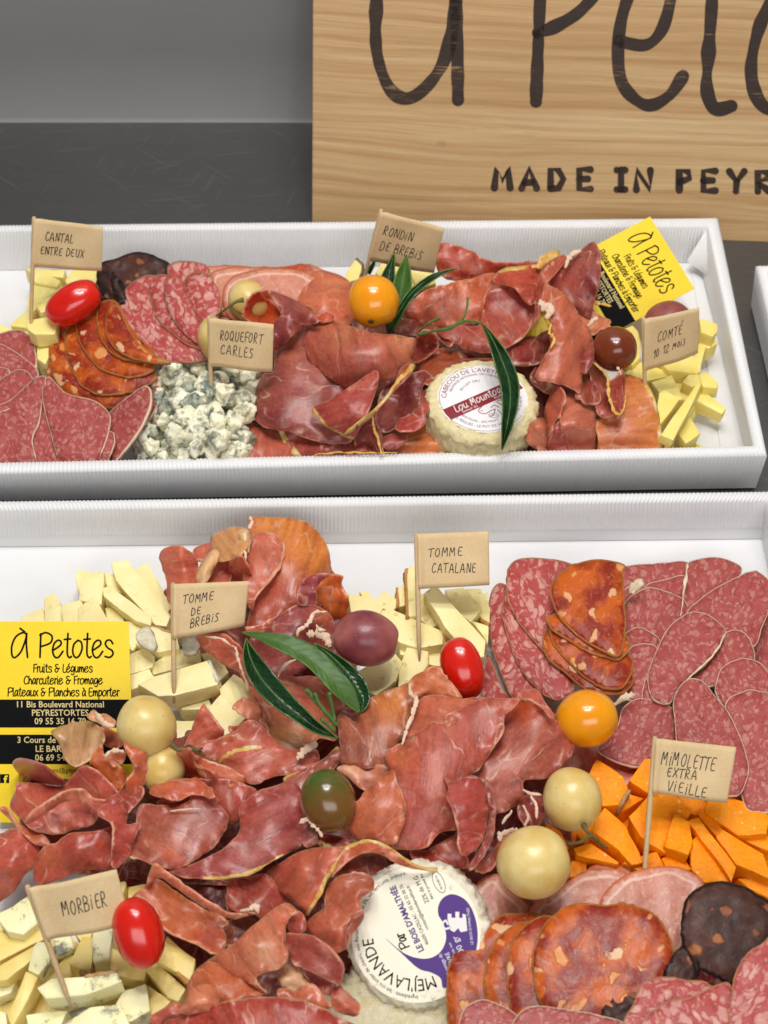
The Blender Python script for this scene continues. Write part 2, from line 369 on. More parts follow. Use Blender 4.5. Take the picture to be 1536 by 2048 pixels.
def tray(label, c_out, c_in, floor, hr, liner=1.0, top_w=0.0065):
    """c_out / c_in: outer and inner rim corners (back-left, back-right, front-right, front-left), floor: outer floor corners"""
    root = empty('cardboard_tray', (sum(p.x for p in floor)/4, sum(p.y for p in floor)/4, 0.001))
    tag(root, label, 'tray', 'white corrugated trays of cold cuts')
    fl = [Vector((p.x, p.y, 0.0015)) for p in floor]
    V = fl+[p+Vector((0, 0, 0.0015)) for p in fl]
    link('tray_floor', mesh(V, [(3, 2, 1, 0), (4, 5, 6, 7), (0, 1, 5, 4), (1, 2, 6, 5), (2, 3, 7, 6), (3, 0, 4, 7)]), M['tray'], root, smooth=False)
    names = ['back_wall_panel', 'side_panel', 'front_wall_panel', 'side_panel']
    for i in range(4):
        j = (i+1) % 4
        if i in (0, 2): nm = names[i]
        else: nm = 'side_wall_panel'
        o0, o1, i0, i1, f0, f1 = c_out[i], c_out[j], c_in[i], c_in[j], fl[i], fl[j]
        # floor points pushed in a little for the inner liner
        inn = (fl[(i+2) % 4]-fl[j]).normalized()*0.0012
        b0, b1 = fl[i]+inn+Vector((0, 0, 0.0018)), fl[j]+inn+Vector((0, 0, 0.0018))
        m0, m1 = i0.lerp(b0, liner), i1.lerp(b1, liner)
        up = Vector((0, 0, 0.0012))
        outer = [(f0, f1, 0.45), (f0.lerp(o0, .5), f1.lerp(o1, .5), 0.45), (o0, o1, 0.5)]
        mid = [(o0.lerp(i0, .15)+up, o1.lerp(i1, .15)+up, 0.9), (o0.lerp(i0, .5)+up*1.3, o1.lerp(i1, .5)+up*1.3, 0.9), (o0.lerp(i0, .88)+up*.9, o1.lerp(i1, .88)+up*.9, 0.9)]
        inner = [(i0, i1, 1.0), (i0.lerp(m0, .5), i1.lerp(m1, .5), 1.1), (m0, m1, 1.1)]
        plain_side = (i in (1, 3))
        if plain_side:
            inner = [(a, b, 0.12) for a, b, f in inner]
        link(nm, ribbed(o0, o1, outer+mid+inner), M['tray'], root)
        if liner < 0.99:   # the smooth wall showing below the cut edge of the ribbed lining
            e = inn.normalized()*-0.0008
            link('wall_lining', mesh([i0.lerp(m0, .6)+e, i1.lerp(m1, .6)+e, b1+e*0.2, b0+e*0.2], [(0, 1, 2, 3)]), M['tray'], root, smooth=False)
    return root
HR = 0.0255
# upper tray
uo = [P(-420, 457, HR), P(1436, 437, HR), P(1534, 913, HR), P(-560, 962, HR)]
ui = [P(-400, 468, HR), P(1414, 456, HR), P(1505, 893, HR), P(-540, 938, HR)]
uf = [P(-395, 548, 0.001), P(1400, 528, 0.001), P(1511, 977, 0.001), P(-530, 1012, 0.001)]
T1 = tray('white corrugated tray in front of the oak board, with cabecou and roquefort', uo, ui, uf, HR)
# lower tray
lo = [P(-420, 1009, HR), P(1552, 984, HR), P(1830, 2300, HR), P(-600, 2330, HR)]
li = [P(-400, 1028, HR), P(1533, 1004, HR), P(1795, 2270, HR), P(-580, 2300, HR)]
lf = [P(-390, 1100, 0.001), P(1526, 1080, 0.001), P(1790, 2395, 0.001), P(-570, 2420, 0.001)]
T2 = tray('white corrugated tray nearest the camera, holding mimolette and lavender cheese', lo, li, lf, HR, liner=0.68)
# third tray at the right edge
to = [P(1511, 533, HR), P(2150, 525, HR), P(2300, 1010, HR), P(1626, 1020, HR)]
ti = [P(1538, 552, HR), P(2130, 545, HR), P(2270, 990, HR), P(1655, 1000, HR)]
tf = [P(1502, 612, 0.001), P(2110, 605, 0.001), P(2260, 1075, 0.001), P(1612, 1085, 0.001)]
T3 = tray('empty white corrugated tray cut off by the right edge of the photo', to, ti, tf, HR)

# oak board leaning back behind the trays
BL, BR = P(624, 446, 0.0), P(1536, 485, 0.0)
bx = (BR-BL).normalized(); lean = R_(24)
bn0 = bx.cross(Vector((0, 0, 1))).normalized()       # points to the camera
bup = (Vector((0, 0, 1))*math.cos(lean) - bn0*math.sin(lean)).normalized(); bnn = bx.cross(bup).normalized()
def board_pt(px, py, off=0.0):
    r0 = Vector((0, 0, HC)); d = P(px, py, 0)-r0
    t = (BL-r0).dot(bnn)/d.dot(bnn); return r0+d*t+bnn*off
bd = Vector(bnn)*-0.018; W_, H_ = 0.44, 0.30
root = empty('oak_board', BL+bx*W_/2)
tag(root, 'pale oak board with burnt lettering leaning behind the tray', 'wooden sign')
me = box_mesh(BL+bd, bx*W_, bup*H_, -bd); bevel(me, 0.0008, 2)
ob = bpy.data.objects.new('board_panel', me); COL.objects.link(ob); me.materials.append(M['oak'])
# board's own axes, so that the grain runs along it
rot = Matrix((bx, bnn*-1, bup)).transposed().to_4x4(); rot.translation = BL
me.transform(rot.inverted()); ob.matrix_world = rot
bpy.context.view_layer.update()
ob.parent = root; ob.matrix_parent_inverse = Matrix.Translation(-root.location)
ORG[ob.name] = None
fb = lambda x, y: board_pt(x, -y, 0.00012)
big = [[(760, 160), (757, -60), (751, 60), (758, 125), (780, 178), (812, 197), (848, 178), (885, 128), (904, 60), (912, -20), (911, -60)], [(908, -150), (911, -60), (914, 60), (916, 200)],
       [(1090, -170), (1083, -60), (1076, 100), (1072, 203)], [(1076, 66), (1112, 52), (1160, 22), (1195, -25), (1205, -90), (1170, -150), (1095, -165)],
       [(1238, 82), (1290, 90), (1322, 62), (1340, 5), (1345, -50), (1320, -88), (1275, -45), (1245, 30), (1236, 110), (1247, 172), (1292, 210), (1336, 193), (1366, 152)],
       [(1432, -170), (1424, 0), (1416, 120), (1414, 180), (1430, 217), (1463, 212)], [(1380, -100), (1475, -98)],
       [(1560, -30), (1520, 50), (1502, 140), (1520, 205), (1560, 216), (1612, 150), (1622, 30), (1595, -35), (1560, -30)]]
big[0] = big[0][1:]
big += [[(x+265, y) for x, y in big[5]], [(x+265, y) for x, y in big[6]], [(x+520, y) for x, y in big[4]], [(1990, -40), (1950, -80), (1910, -40), (1930, 60), (1990, 120), (1985, 190), (1920, 215)]]
bparts = [stroke_geom([np.array([(x, -y) for x, y in crom(s, per=10)])for s in big], 25, fb, 0.35)]
mb = {'M': [[(.05, 0), (.18, 1), (.5, .35), (.82, 1), (.95, 0)]], 'A': [[(.05, 0), (.5, 1), (.95, 0)], [(.22, .3), (.8, .3)]], 'D': [[(.1, 0), (.1, 1), (.6, .95), (.9, .5), (.6, .03), (.1, 0)]],
      'E': [[(.95, 1), (.1, 1), (.1, 0), (.95, 0)], [(.1, .52), (.75, .52)]], 'I': [[(.1, 1), (.9, 1)], [(.5, 1), (.5, 0)], [(.1, 0), (.9, 0)]], 'N': [[(.08, 0), (.1, 1), (.88, 0), (.9, 1)]],
      'P': [[(.12, 0), (.12, 1), (.75, .95), (.85, .62), (.12, .42)]], 'Y': [[(.05, 1), (.5, .5), (.95, 1)], [(.5, .5), (.45, 0)]], 'R': [[(.12, 0), (.12, 1), (.75, .95), (.8, .65), (.12, .45), (.9, 0)]],
      'S': [[(.85, .9), (.4, 1), (.15, .72), (.8, .35), (.6, 0), (.1, .08)]], 'T': [[(0, 1), (1, 1)], [(.5, 1), (.5, 0)]], 'O': [[(.5, 1), (.1, .5), (.5, 0), (.9, .5), (.5, 1)]]}
pos = [('M', 987, 1022), ('A', 1042, 1075), ('D', 1098, 1130), ('E', 1156, 1182), ('I', 1232, 1252), ('N', 1270, 1304), ('P', 1355, 1384), ('E', 1404, 1432), ('Y', 1457, 1490), ('R', 1512, 1542),
       ('E', 1562, 1590), ('S', 1610, 1640), ('T', 1660, 1692), ('O', 1712, 1745), ('R', 1768, 1798), ('T', 1818, 1850), ('E', 1872, 1900), ('S', 1922, 1952)]
sm = []
for c, x0, x1 in pos:
    yb = 376+(x0-987)*0.012
    for s in mb[c]:
        sm.append(np.array([(x0+u*(x1-x0), -(yb-v*39)) for u, v in s]))
bparts.append(stroke_geom(sm, 14.5, lambda x, y: board_pt(x, -y, 0.00014), 0.3))
for Vv, Ff in bparts:
    lm = mesh(Vv, Ff); lm.transform(rot.inverted()); lo_ = bpy.data.objects.new('lettering', lm); COL.objects.link(lo_); lm.materials.append(M['burn'])
    lo_.matrix_world = rot; lo_.parent = root; lo_.matrix_parent_inverse = Matrix.Translation(-root.location)
# folded corner and scored floor strip of the upper tray
def quad(name, pts, parent, n=1):
    return link(name, mesh(pts, [(0, 1, 2, 3)]), M['tray'], parent, smooth=False)
link('corner_flap', ribbed(P(1412, 458, 0.0245), P(1427, 556, 0.0125), [(P(1412, 458, 0.0245), P(1429, 560, 0.0120), .6), (P(1396, 486, 0.0200), P(1418, 552, 0.0110), 1.0), (P(1374, 522, 0.0110), P(1408, 548, 0.0080), 1.0)]), M['tray'], T1)
link('floor_flap', box_mesh(P(1384, 548, 0.0031), P(1442, 905, 0.0031)-P(1384, 548, 0.0031), P(1404, 548, 0.0031)-P(1384, 548, 0.0031), Vector((0, 0, 0.0007))), M['tray'], T1, smooth=False)

# ================================================================ food: shape builders
FL = 0.003   # top of the tray floor above the table
def plane_h(h, x, y, cx, cy):
    if isinstance(h, (int, float)): return np.zeros_like(x)+h
    if len(h) == 5: cx, cy = h[3], h[4]
    return h[0]+h[1]*(x-cx)/100+h[2]*(y-cy)/100
def tps(pts, vals, qx, qy, lam=1e-3):
    p = np.array(pts, float)/100; v = np.array(vals, float); n = len(p)
    d2 = ((p[:, None]-p[None])**2).sum(2); K = np.where(d2 > 0, d2*np.log(d2+1e-12), 0)*0.5+np.eye(n)*lam
    A = np.zeros((n+3, n+3)); A[:n, :n] = K; A[:n, n] = 1; A[:n, n+1:] = p; A[n, :n] = 1; A[n+1:, :n] = p.T
    A[n, n] = A[n+1, n+1] = A[n+2, n+2] = -1e-9
    s = np.linalg.lstsq(A, np.concatenate([v, [0, 0, 0]]), rcond=None)[0]
    q = np.stack([qx, qy], 1)/100; d2 = ((q[:, None]-p[None])**2).sum(2)
    return (np.where(d2 > 0, d2*np.log(d2+1e-12), 0)*0.5)@s[:n]+s[n]+q@s[n+1:]
def inside(poly, x, y):
    r = np.zeros(len(x), bool); n = len(poly)
    for i in range(n):
        x0, y0 = poly[i]; x1, y1 = poly[(i+1) % n]
        c = ((y0 > y) != (y1 > y)); 
        with np.errstate(divide='ignore', invalid='ignore'):
            r ^= c & (x < (x1-x0)*(y-y0)/(y1-y0+1e-12)+x0)
    return r
def dist_poly(pl, x, y, closed=True):
    d = np.full(len(x), 1e9); n = len(pl)
    for i in range(n if closed else n-1):
        a = pl[i]; b = pl[(i+1) % n]; ab = b-a; l2 = ab@ab+1e-9
        t = np.clip(((x-a[0])*ab[0]+(y-a[1])*ab[1])/l2, 0, 1)
        d = np.minimum(d, np.hypot(x-a[0]-t*ab[0], y-a[1]-t*ab[1]))
    return d
def fnoise(x, y, s, seed):
    return np.array([noise.noise(Vector((a/s+seed*7.3, b/s-seed*3.1, seed*1.7))) for a, b in zip(x, y)])
SEED = [0]
def sheet(name, pts, h, mat, reg=(0, 0, 1), ctrl=(), col='a8504a', tones=(), thick=0.0005, jag=2.0, roll=0.0, rollw=14, wr=0.0, wrs=45,
          fat=None, fatw=8, res=9, fib=0.0, smooth_out=True, frill=0.0, front_cap=True):
    """a thin slice: outline traced in the photograph, heights (cm above the tray floor) give it its place and folds"""
    SEED[0] += 1; sd = SEED[0]*0.731; rng = np.random.default_rng(SEED[0])
    ox, oy, sc = reg; hp = []; hv = []; P2 = []
    for p in pts:
        x, y = ox+p[0]/sc, oy+p[1]/sc; P2.append((x, y))
        if len(p) > 2: hp.append((x, y)); hv.append(p[2])
    for c in ctrl: hp.append((ox+c[0]/sc, oy+c[1]/sc)); hv.append(c[2])
    P2 = np.array(P2); cx, cy = P2.mean(0)
    out = crom(P2, closed=True, step=5.0) if smooth_out else np.array([a+(b-a)*t for a, b in zip(P2, np.roll(P2, -1, 0)) for t in np.linspace(0, 1, max(2, int(np.hypot(*(b-a))/5)), endpoint=False)])
    # drop points that crowd together, then fray the outline a little
    keep = [out[0]]
    for q in out[1:]:
        if np.hypot(*(q-keep[-1])) > 2.5: keep.append(q)
    out = np.array(keep)
    if jag > 0:
        t = np.roll(out, -1, 0)-np.roll(out, 1, 0); t /= (np.hypot(t[:, 0], t[:, 1])[:, None]+1e-9); nn = np.stack([-t[:, 1], t[:, 0]], 1)
        big_ = fnoise(out[:, 0], out[:, 1], 38, sd); sm_ = fnoise(out[:, 0], out[:, 1], 11, sd+3)
        msk = np.clip(fnoise(out[:, 0], out[:, 1], 50, sd+5)*2.2+0.45, 0.1, 1)
        out = out+nn*(big_*jag*1.1+sm_*jag*1.7*msk)[:, None]
    xs = np.arange(out[:, 0].min(), out[:, 0].max(), res); rows = []
    for j, y in enumerate(np.arange(out[:, 1].min(), out[:, 1].max(), res*0.866)):
        rows.append(np.stack([xs+(res/2 if j % 2 else 0)+rng.uniform(-1, 1, len(xs))*res*0.1, np.full(len(xs), y)], 1))
    g = np.concatenate(rows); m = inside(out, g[:, 0], g[:, 1]); g = g[m]
    if len(g): g = g[dist_poly(out, g[:, 0], g[:, 1]) > res*0.45]
    allp = np.concatenate([out, g]) if len(g) else out
    nb = len(out)
    r = delaunay_2d_cdt([Vector(p) for p in allp], [(i, (i+1) % nb) for i in range(nb)], [], 1, 1e-5)
    q = np.array([tuple(v) for v in r[0]]); tris = [tuple(f) for f in r[2]]
    cc = q[np.array(tris)].mean(1); ok = inside(out, cc[:, 0], cc[:, 1]); tris = [t for t, k in zip(tris, ok) if k]
    X, Y = q[:, 0], q[:, 1]; d = dist_poly(out, X, Y)
    H = plane_h(h, X, Y, cx, cy) if h is not None else None
    if hp:
        if H is None: H = tps(hp, hv, X, Y)
        else:
            base = plane_h(h, np.array(hp)[:, 0], np.array(hp)[:, 1], cx, cy)
            # controls bend the plane smoothly
            anchors = out[::max(1, len(out)//12)]
            dd = np.min(np.hypot(anchors[:, None, 0]-np.array(hp)[None, :, 0], anchors[:, None, 1]-np.array(hp)[None, :, 1]), 1); anchors = anchors[dd > 22]
            H = H+tps(list(map(tuple, hp))+list(map(tuple, anchors)), list(np.array(hv)-base)+[0]*len(anchors), X, Y)
    H = np.asarray(H, float)
    if cy < 960 and front_cap:
        yl = 928-(X/1530)*35; cap = 2.15+np.maximum(0, (yl-6-Y)*0.038); H = np.where(H > cap-0.4, cap-0.4+0.4*(1-np.exp(-(H-cap+0.4)/0.8)), H); wr = wr*1.3
    if wr: H = H+wr*(fnoise(X, Y, wrs, sd)+0.45*fnoise(X, Y, wrs*0.42, sd+9))
    if frill: H = H+frill*np.exp(-(d/16)**2)*fnoise(X, Y, 26, sd+2)*2
    if roll: H = H-roll*np.exp(-(d/rollw)**2)
    W3 = Pn(X, Y, FL+H*0.01)
    W3[:, 2] = np.maximum(W3[:, 2], FL+0.0002)
    if cy < 960: W3[:, 1] = np.maximum(W3[:, 1], front_limit(W3[:, 0], W3[:, 2]))
    # normals, underside
    T = np.array(tris); e1 = W3[T[:, 1]]-W3[T[:, 0]]; e2 = W3[T[:, 2]]-W3[T[:, 0]]; fn = np.cross(e1, e2)
    flip = fn@np.array(CAM_B) < 0; T[flip] = T[flip][:, ::-1]; fn[flip] *= -1
    vn = np.zeros_like(W3)
    for k in range(3): np.add.at(vn, T[:, k], fn)
    vn /= (np.linalg.norm(vn, axis=1)[:, None]+1e-12)
    n0 = len(W3); V = np.concatenate([W3, W3-vn*thick])
    edges = {}
    for t in T:
        for a, b in ((t[0], t[1]), (t[1], t[2]), (t[2], t[0])): edges[(a, b)] = 1
    side = [(b, a, a+n0, b+n0) for (a, b) in edges if (b, a) not in edges]
    faces = [tuple(t) for t in T]+[tuple(t[::-1]+n0) for t in T]+side
    me = mesh(V, faces)
    if len(me.vertices) != 2*n0: pass
    a = rng.uniform(0, 6.28) if fib is None else fib; ca, sa = math.cos(a), math.sin(a); off = rng.uniform(0, 5, 2)
    mm = mpp(cx, cy)
    U = np.stack([(X-cx)*mm*ca+(Y-cy)*mm*sa+off[0], -(X-cx)*mm*sa+(Y-cy)*mm*ca+off[1]], 1); U = np.concatenate([U, U])
    uv = me.uv_layers.new(name='UVMap'); vi = np.empty(len(me.loops), np.int32); me.loops.foreach_get('vertex_index', vi)
    uv.data.foreach_set('uv', U[vi].astype(np.float32).ravel())
    at = me.attributes.new('edge', 'FLOAT', 'POINT'); e = np.concatenate([d*mm*1000, d*mm*1000-0.0]); e[n0:] = 0 if False else e[n0:]
    at.data.foreach_set('value', e.astype(np.float32))
    C = np.tile(np.array(s2l(col)), (len(X), 1))
    for (tx, ty, tr, tcx) in tones:
        wgt = np.exp(-(((X-(ox+tx/sc))**2+(Y-(oy+ty/sc))**2)/(tr/sc)**2))[:, None]; C = C*(1-wgt)+np.array(s2l(tcx))*wgt
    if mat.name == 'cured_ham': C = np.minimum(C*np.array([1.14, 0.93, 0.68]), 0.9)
    C = np.concatenate([C, C]); ca_ = me.attributes.new('tint', 'FLOAT_COLOR', 'POINT')
    ca_.data.foreach_set('color', np.concatenate([C, np.ones((len(C), 1))], 1).astype(np.float32).ravel())
    fv = np.zeros(len(X))
    if fat:
        for seg in (fat if isinstance(fat[0][0], (list, tuple)) else [fat]):
            pl = np.array([(ox+p[0]/sc, oy+p[1]/sc) for p in seg], float)
            pl = crom(pl, step=8) if len(pl) > 2 else pl
            dd = dist_poly(pl, X, Y, closed=False); wv = fatw*(1+0.5*fnoise(X, Y, 20, sd+4)); fv = np.maximum(fv, np.clip(1.25-dd/wv, 0, 1))
    fa = me.attributes.new('fat', 'FLOAT', 'POINT'); fa.data.foreach_set('value', np.concatenate([fv, fv]).astype(np.float32))
    fk = me.attributes.new('fatkind', 'FLOAT', 'POINT'); fk.data.foreach_set('value', np.full(2*len(X), 1.0 if fatw > 4 else 0.0, np.float32))
    o = link(name, me, mat)
    o['_px'] = (cx, cy); PXY[o.name] = (float(cx), float(cy), float(out[:, 1].max()))
    del o['_px']
    return o
PXY = {}
def front_limit(x, z):
    """where the inner face of the upper tray's front wall stands"""
    a, b = ui[3], ui[2]; fa, fb_ = uf[3], uf[2]; t = (x-a.x)/(b.x-a.x)
    yr = a.y+(b.y-a.y)*t; yf = fa.y+(fb_.y-fa.y)*t+0.0025; k = np.clip(z/a.z, 0, 1)
    return np.where(z < a.z+0.001, yf+(yr-yf)*k+0.0006, -9)
def ell(cx, cy, rx, ry, rot=0, n=14, sup=2.0):
    r = R_(rot); out = []
    for k in range(n):
        t = 2*math.pi*k/n; c, s = math.cos(t), math.sin(t)
        c = math.copysign(abs(c)**(2/sup), c); s = math.copysign(abs(s)**(2/sup), s)
        out.append((cx+rx*c*math.cos(r)-ry*s*math.sin(r), cy+rx*c*math.sin(r)+ry*s*math.cos(r)))
    return out

# ---------------------------------------------------------------- food materials
def sss(b, w, scale, rad=(1.0, 0.35, 0.2)):
    b.inputs['Subsurface Weight'].default_value = w; b.inputs['Subsurface Scale'].default_value = scale
    b.inputs['Subsurface Radius'].default_value = rad
def mk_ham():
    m, nt, b = newmat('cured_ham'); n = N(nt); uv = n('UVMap').outputs[0]
    tint = n.attr('tint').outputs['Color']; edge = n.attr('edge').outputs['Fac']; fat = n.attr('fat').outputs['Fac']
    warp = n('TexNoise', i_Scale=70.0, i_Detail=2.0, i_Vector=uv)
    add = n('VectorMath', operation='MULTIPLY_ADD'); n.link(warp.outputs['Color'], add.inputs[0]); add.inputs[1].default_value = (0.006, 0.006, 0); n.link(uv, add.inputs[2])
    wv = add.outputs[0]
    fib = n('TexNoise', i_Scale=1.0, i_Detail=4.0, i_Roughness=0.6, i_Vector=n.vmul(wv, (110, 1100, 1)))
    fib2 = n('TexNoise', i_Scale=1.0, i_Detail=3.0, i_Vector=n.vmul(wv, (60, 260, 1)))
    blot = n('TexNoise', i_Scale=85.0, i_Detail=4.0, i_Roughness=0.6, i_Vector=wv)
    c = n.mix(n.ramp(fib.outputs[0], [(0.4, 0.0), (0.7, 0.3)]), tint, n.mix(1.0, tint, 'e59b86', 'SOFT_LIGHT'))
    c = n.mix(n.ramp(fib2.outputs[0], [(0.42, 0.0), (0.72, 0.5)]), c, n.mix(1.0, tint, '7c3838', 'MULTIPLY'))
    c = n.mix(n.ramp(blot.outputs[0], [(0.45, 0.0), (0.75, 0.45)]), c, n.mix(0.55, tint, 'd98a62'))
    c = n.mix(n.ramp(blot.outputs['Color'], [(0.30, 0.45), (0.46, 0.0)]), c, n.mix(0.6, tint, '6a2324'))
    # marbling: thin pale seams between muscles
    sn = n('TexNoise', i_Scale=1.0, i_Detail=2.0, i_Roughness=0.45, i_Vector=n.vmul(wv, (34, 62, 1)))
    iso = n.math('ABSOLUTE', n.math('SUBTRACT', sn.outputs[0], 0.5))
    brk = n('TexNoise', i_Scale=120.0, i_Detail=2.0, i_Vector=uv)
    ve = n.math('MULTIPLY', n.ramp(iso, [(0.0, 1.0), (0.006, 0.6), (0.016, 0.0)]), n.ramp(brk.outputs[0], [(0.45, 0.0), (0.62, 1.0)]))
    c = n.mix(n.math('MULTIPLY', ve, 0.55), c, 'e6b9a2')
    # pale dried edge
    en = n('TexNoise', i_Scale=330.0, i_Detail=3.0, i_Vector=uv)
    es = n.math('SUBTRACT', n.math('ADD', 0.15, n.math('MULTIPLY', en.outputs[0], 1.1)), edge, True)
    c = n.mix(n.ramp(es, [(0.0, 0.0), (0.5, 0.6)]), c, n.mix(0.5, tint, 'e9b591'))
    # fat rind
    fn_ = n('TexNoise', i_Scale=160.0, i_Detail=4.0, i_Vector=uv)
    fc = n.mix(n.attr('fatkind').outputs['Fac'], n.ramp(fn_.outputs[0], [(0.3, 'c98a6c'), (0.5, 'd9a888'), (0.7, 'ecd0b4')]), n.ramp(fn_.outputs[0], [(0.3, 'd39a3c'), (0.5, 'dfb665'), (0.7, 'ecd7a3')]))
    ff = n.ramp(n.math('ADD', fat, n.math('MULTIPLY', n.math('SUBTRACT', fn_.outputs[0], 0.5), 0.6)), [(0.35, 0.0), (0.6, 1.0)])
    c = n.mix(n.math('MULTIPLY', ff, n.math('ADD', 0.45, n.math('MULTIPLY', n.attr('fatkind').outputs['Fac'], 0.5))), c, fc)
    n.link(c, b.inputs['Base Color'])
    n.link(n.ramp(blot.outputs[0], [(0.3, 0.27), (0.7, 0.48)]), b.inputs['Roughness'])
    sss(b, 0.35, 0.0035, (1.0, 0.35, 0.2)); b.inputs['Specular IOR Level'].default_value = 0.6
    gr = n('TexNoise', i_Scale=620.0, i_Detail=3.0, i_Roughness=0.6, i_Vector=uv)
    c = n.mix(n.ramp(gr.outputs[0], [(0.52, 0.0), (0.72, 0.22)]), c, n.mix(0.5, tint, 'f0c4a8'))
    c = n.mix(n.ramp(gr.outputs[0], [(0.28, 0.3), (0.45, 0.0)]), c, n.mix(1.0, tint, '8c5050', 'MULTIPLY'))
    n.link(c, b.inputs['Base Color'])
    hgt = n.math('ADD', n.math('ADD', n.math('MULTIPLY', fib.outputs[0], 0.28), n.math('MULTIPLY', gr.outputs[0], 0.14)), n.math('ADD', n.math('MULTIPLY', blot.outputs[0], 0.42), n.math('MULTIPLY', ve, 0.3)))
    n.link(n.bump(hgt, 0.0006, 0.8), b.inputs['Normal']); return m
M['ham'] = mk_ham()
def mk_sausage(name, lean0, lean1, fatc, fatc2, scale=(170, 170), thr=(0.36, 0.44), rim='cdb294', rimw=0.7, oil=None, rough=0.42, warp=0.008, specks=0.0, amount=0.9, band=None, fine=0.55, sharp=None):
    m, nt, b = newmat(name); n = N(nt); uv = n('UVMap').outputs[0]; edge = n.attr('edge').outputs['Fac']; oi = n('ObjectInfo')
    offs = n('CombineXYZ'); n.link(n.math('MULTIPLY', oi.outputs['Random'], 3.7), offs.inputs[0]); n.link(n.math('MULTIPLY', oi.outputs['Random'], 1.9), offs.inputs[1])
    v0 = n('VectorMath', operation='ADD'); n.link(uv, v0.inputs[0]); n.link(offs.outputs[0], v0.inputs[1]); uv2 = v0.outputs[0]
    wp = n('TexNoise', i_Scale=110.0, i_Detail=3.0, i_Vector=uv2)
    add = n('VectorMath', operation='MULTIPLY_ADD'); n.link(wp.outputs['Color'], add.inputs[0]); add.inputs[1].default_value = (warp, warp, 0); n.link(uv2, add.inputs[2]); wv = add.outputs[0]
    le = n('TexNoise', i_Scale=210.0, i_Detail=5.0, i_Roughness=0.65, i_Vector=wv)
    c = n.ramp(le.outputs[0], [(0.3, lean0), (0.68, lean1)])
    if oil:
        o1 = n('TexNoise', i_Scale=75.0, i_Detail=3.0, i_Vector=wv)
        c = n.mix(n.ramp(o1.outputs[0], [(0.44, 0.0), (0.6, 0.9)]), c, oil[0])
        o2 = n('TexNoise', i_Scale=140.0, i_Detail=2.0, i_Vector=n.vmul(wv, (1, 1, 1), None))
        c = n.mix(n.ramp(o2.outputs['Color'], [(0.58, 0.0), (0.68, 0.7)]), c, oil[1])
    vo = n('TexVoronoi', i_Scale=1.0, i_Randomness=1.0, i_Vector=n.vmul(wv, (scale[0], scale[1], 1)))
    rnd = n('SeparateColor'); n.link(vo.outputs['Color'], rnd.inputs[0])
    lim = n.math('SUBTRACT', vo.outputs['Distance'], n.math('MULTIPLY', n.math('SUBTRACT', rnd.outputs[0], 0.5), 0.45))
    fm = n.ramp(lim, [((thr[0]-0.04) if sharp is None else sharp, 1.0), (thr[1] if sharp is None else sharp+0.09, 0.0)])
    fcol = n.mix(rnd.outputs[1], fatc, fatc2)
    c = n.mix(n.math('MULTIPLY', fm, amount), c, fcol)
    f2 = n('TexNoise', i_Scale=520.0, i_Detail=2.0, i_Vector=wv)
    c = n.mix(n.ramp(f2.outputs[0], [(0.56, 0.0), (0.68, fine)]), c, fatc)
    if specks:
        sp = n('TexVoronoi', i_Scale=420.0, i_Vector=uv2)
        c = n.mix(n.ramp(sp.outputs[0], [(0.10, specks), (0.16, 0.0)]), c, '2a1512')
    if band:
        bn_ = n('TexNoise', i_Scale=95.0, i_Detail=3.0, i_Vector=uv2); be = n.math('ABSOLUTE', n.math('SUBTRACT', edge, n.math('ADD', 1.4, n.math('MULTIPLY', bn_.outputs[0], 3.2))))
        c = n.mix(n.ramp(be, [(0.0, 0.8), (0.9, 0.0)]), c, band)
    rn = n('TexNoise', i_Scale=260.0, i_Detail=3.0, i_Vector=uv2)
    rm = n.ramp(n.math('SUBTRACT', n.math('ADD', rimw*0.55, n.math('MULTIPLY', rn.outputs[0], rimw*0.9)), edge), [(0.0, 0.0), (0.25, 1.0)])
    c = n.mix(rm, c, n.mix(rn.outputs[0], rim, n.mix(0.5, rim, lean1)))
    # meat just inside the casing is drier and darker
    dk = n.ramp(edge, [(0.0, 0.45), (1.0, 0.0)])   # edge in mm
    c = n.mix(n.math('MULTIPLY', n.math('SUBTRACT', dk, rm, True), 0.8), c, lean0)
    n.link(c, b.inputs['Base Color'])
    n.link(n.ramp(le.outputs[0], [(0.3, rough-0.12), (0.7, rough+0.12)]), b.inputs['Roughness'])
    sss(b, 0.08, 0.002); b.inputs['Specular IOR Level'].default_value = 0.3; hg = n.math('ADD', n.math('MULTIPLY', fm, 0.7), n.math('ADD', n.math('MULTIPLY', le.outputs[0], 0.9), n.math('MULTIPLY', rn.outputs[0], 0.4)))
    n.link(n.bump(hg, 0.0005, 0.7), b.inputs['Normal']); return m
M['rosette'] = mk_sausage('coarse_marbled_salami', 'a23c3a', 'b6504c', 'dcaca0', 'c6827a', (200, 380), (0.36, 0.52), 'b98c66', 0.7, warp=0.008, amount=0.72)
M['saucisson'] = mk_sausage('fine_grained_salami', '983e3c', 'ae5550', 'cc9488', 'bc776e', (330, 430), (0.28, 0.42), 'ecd9bc', 0.5, specks=0.6, amount=0.5, warp=0.006)
M['chorizo'] = mk_sausage('chorizo_meat', '7c2010', '962c16', 'e2bb94', 'd98838', (120, 150), (0.15, 0.27), 'b98448', 0.8, oil=('c85e18', 'a84018'), warp=0.012, fine=0.16, sharp=0.14, rough=0.35)
M['black_chorizo'] = mk_sausage('dark_dried_chorizo', '2b1a18', '46261f', 'a8683a', '8a4a30', (135, 135), (0.25, 0.33), '1b1514', 1.3, oil=('4c2a20', '5a3226'), rough=0.5, fine=0.12, sharp=0.15)
M['lomo'] = mk_sausage('cured_pork_loin', 'c47c68', 'd4937f', 'e6b8a2', 'dba08c', (60, 30), (0.12, 0.3), 'cf6a2c', 0.9, rough=0.3, amount=0.3, band='edc9b2')
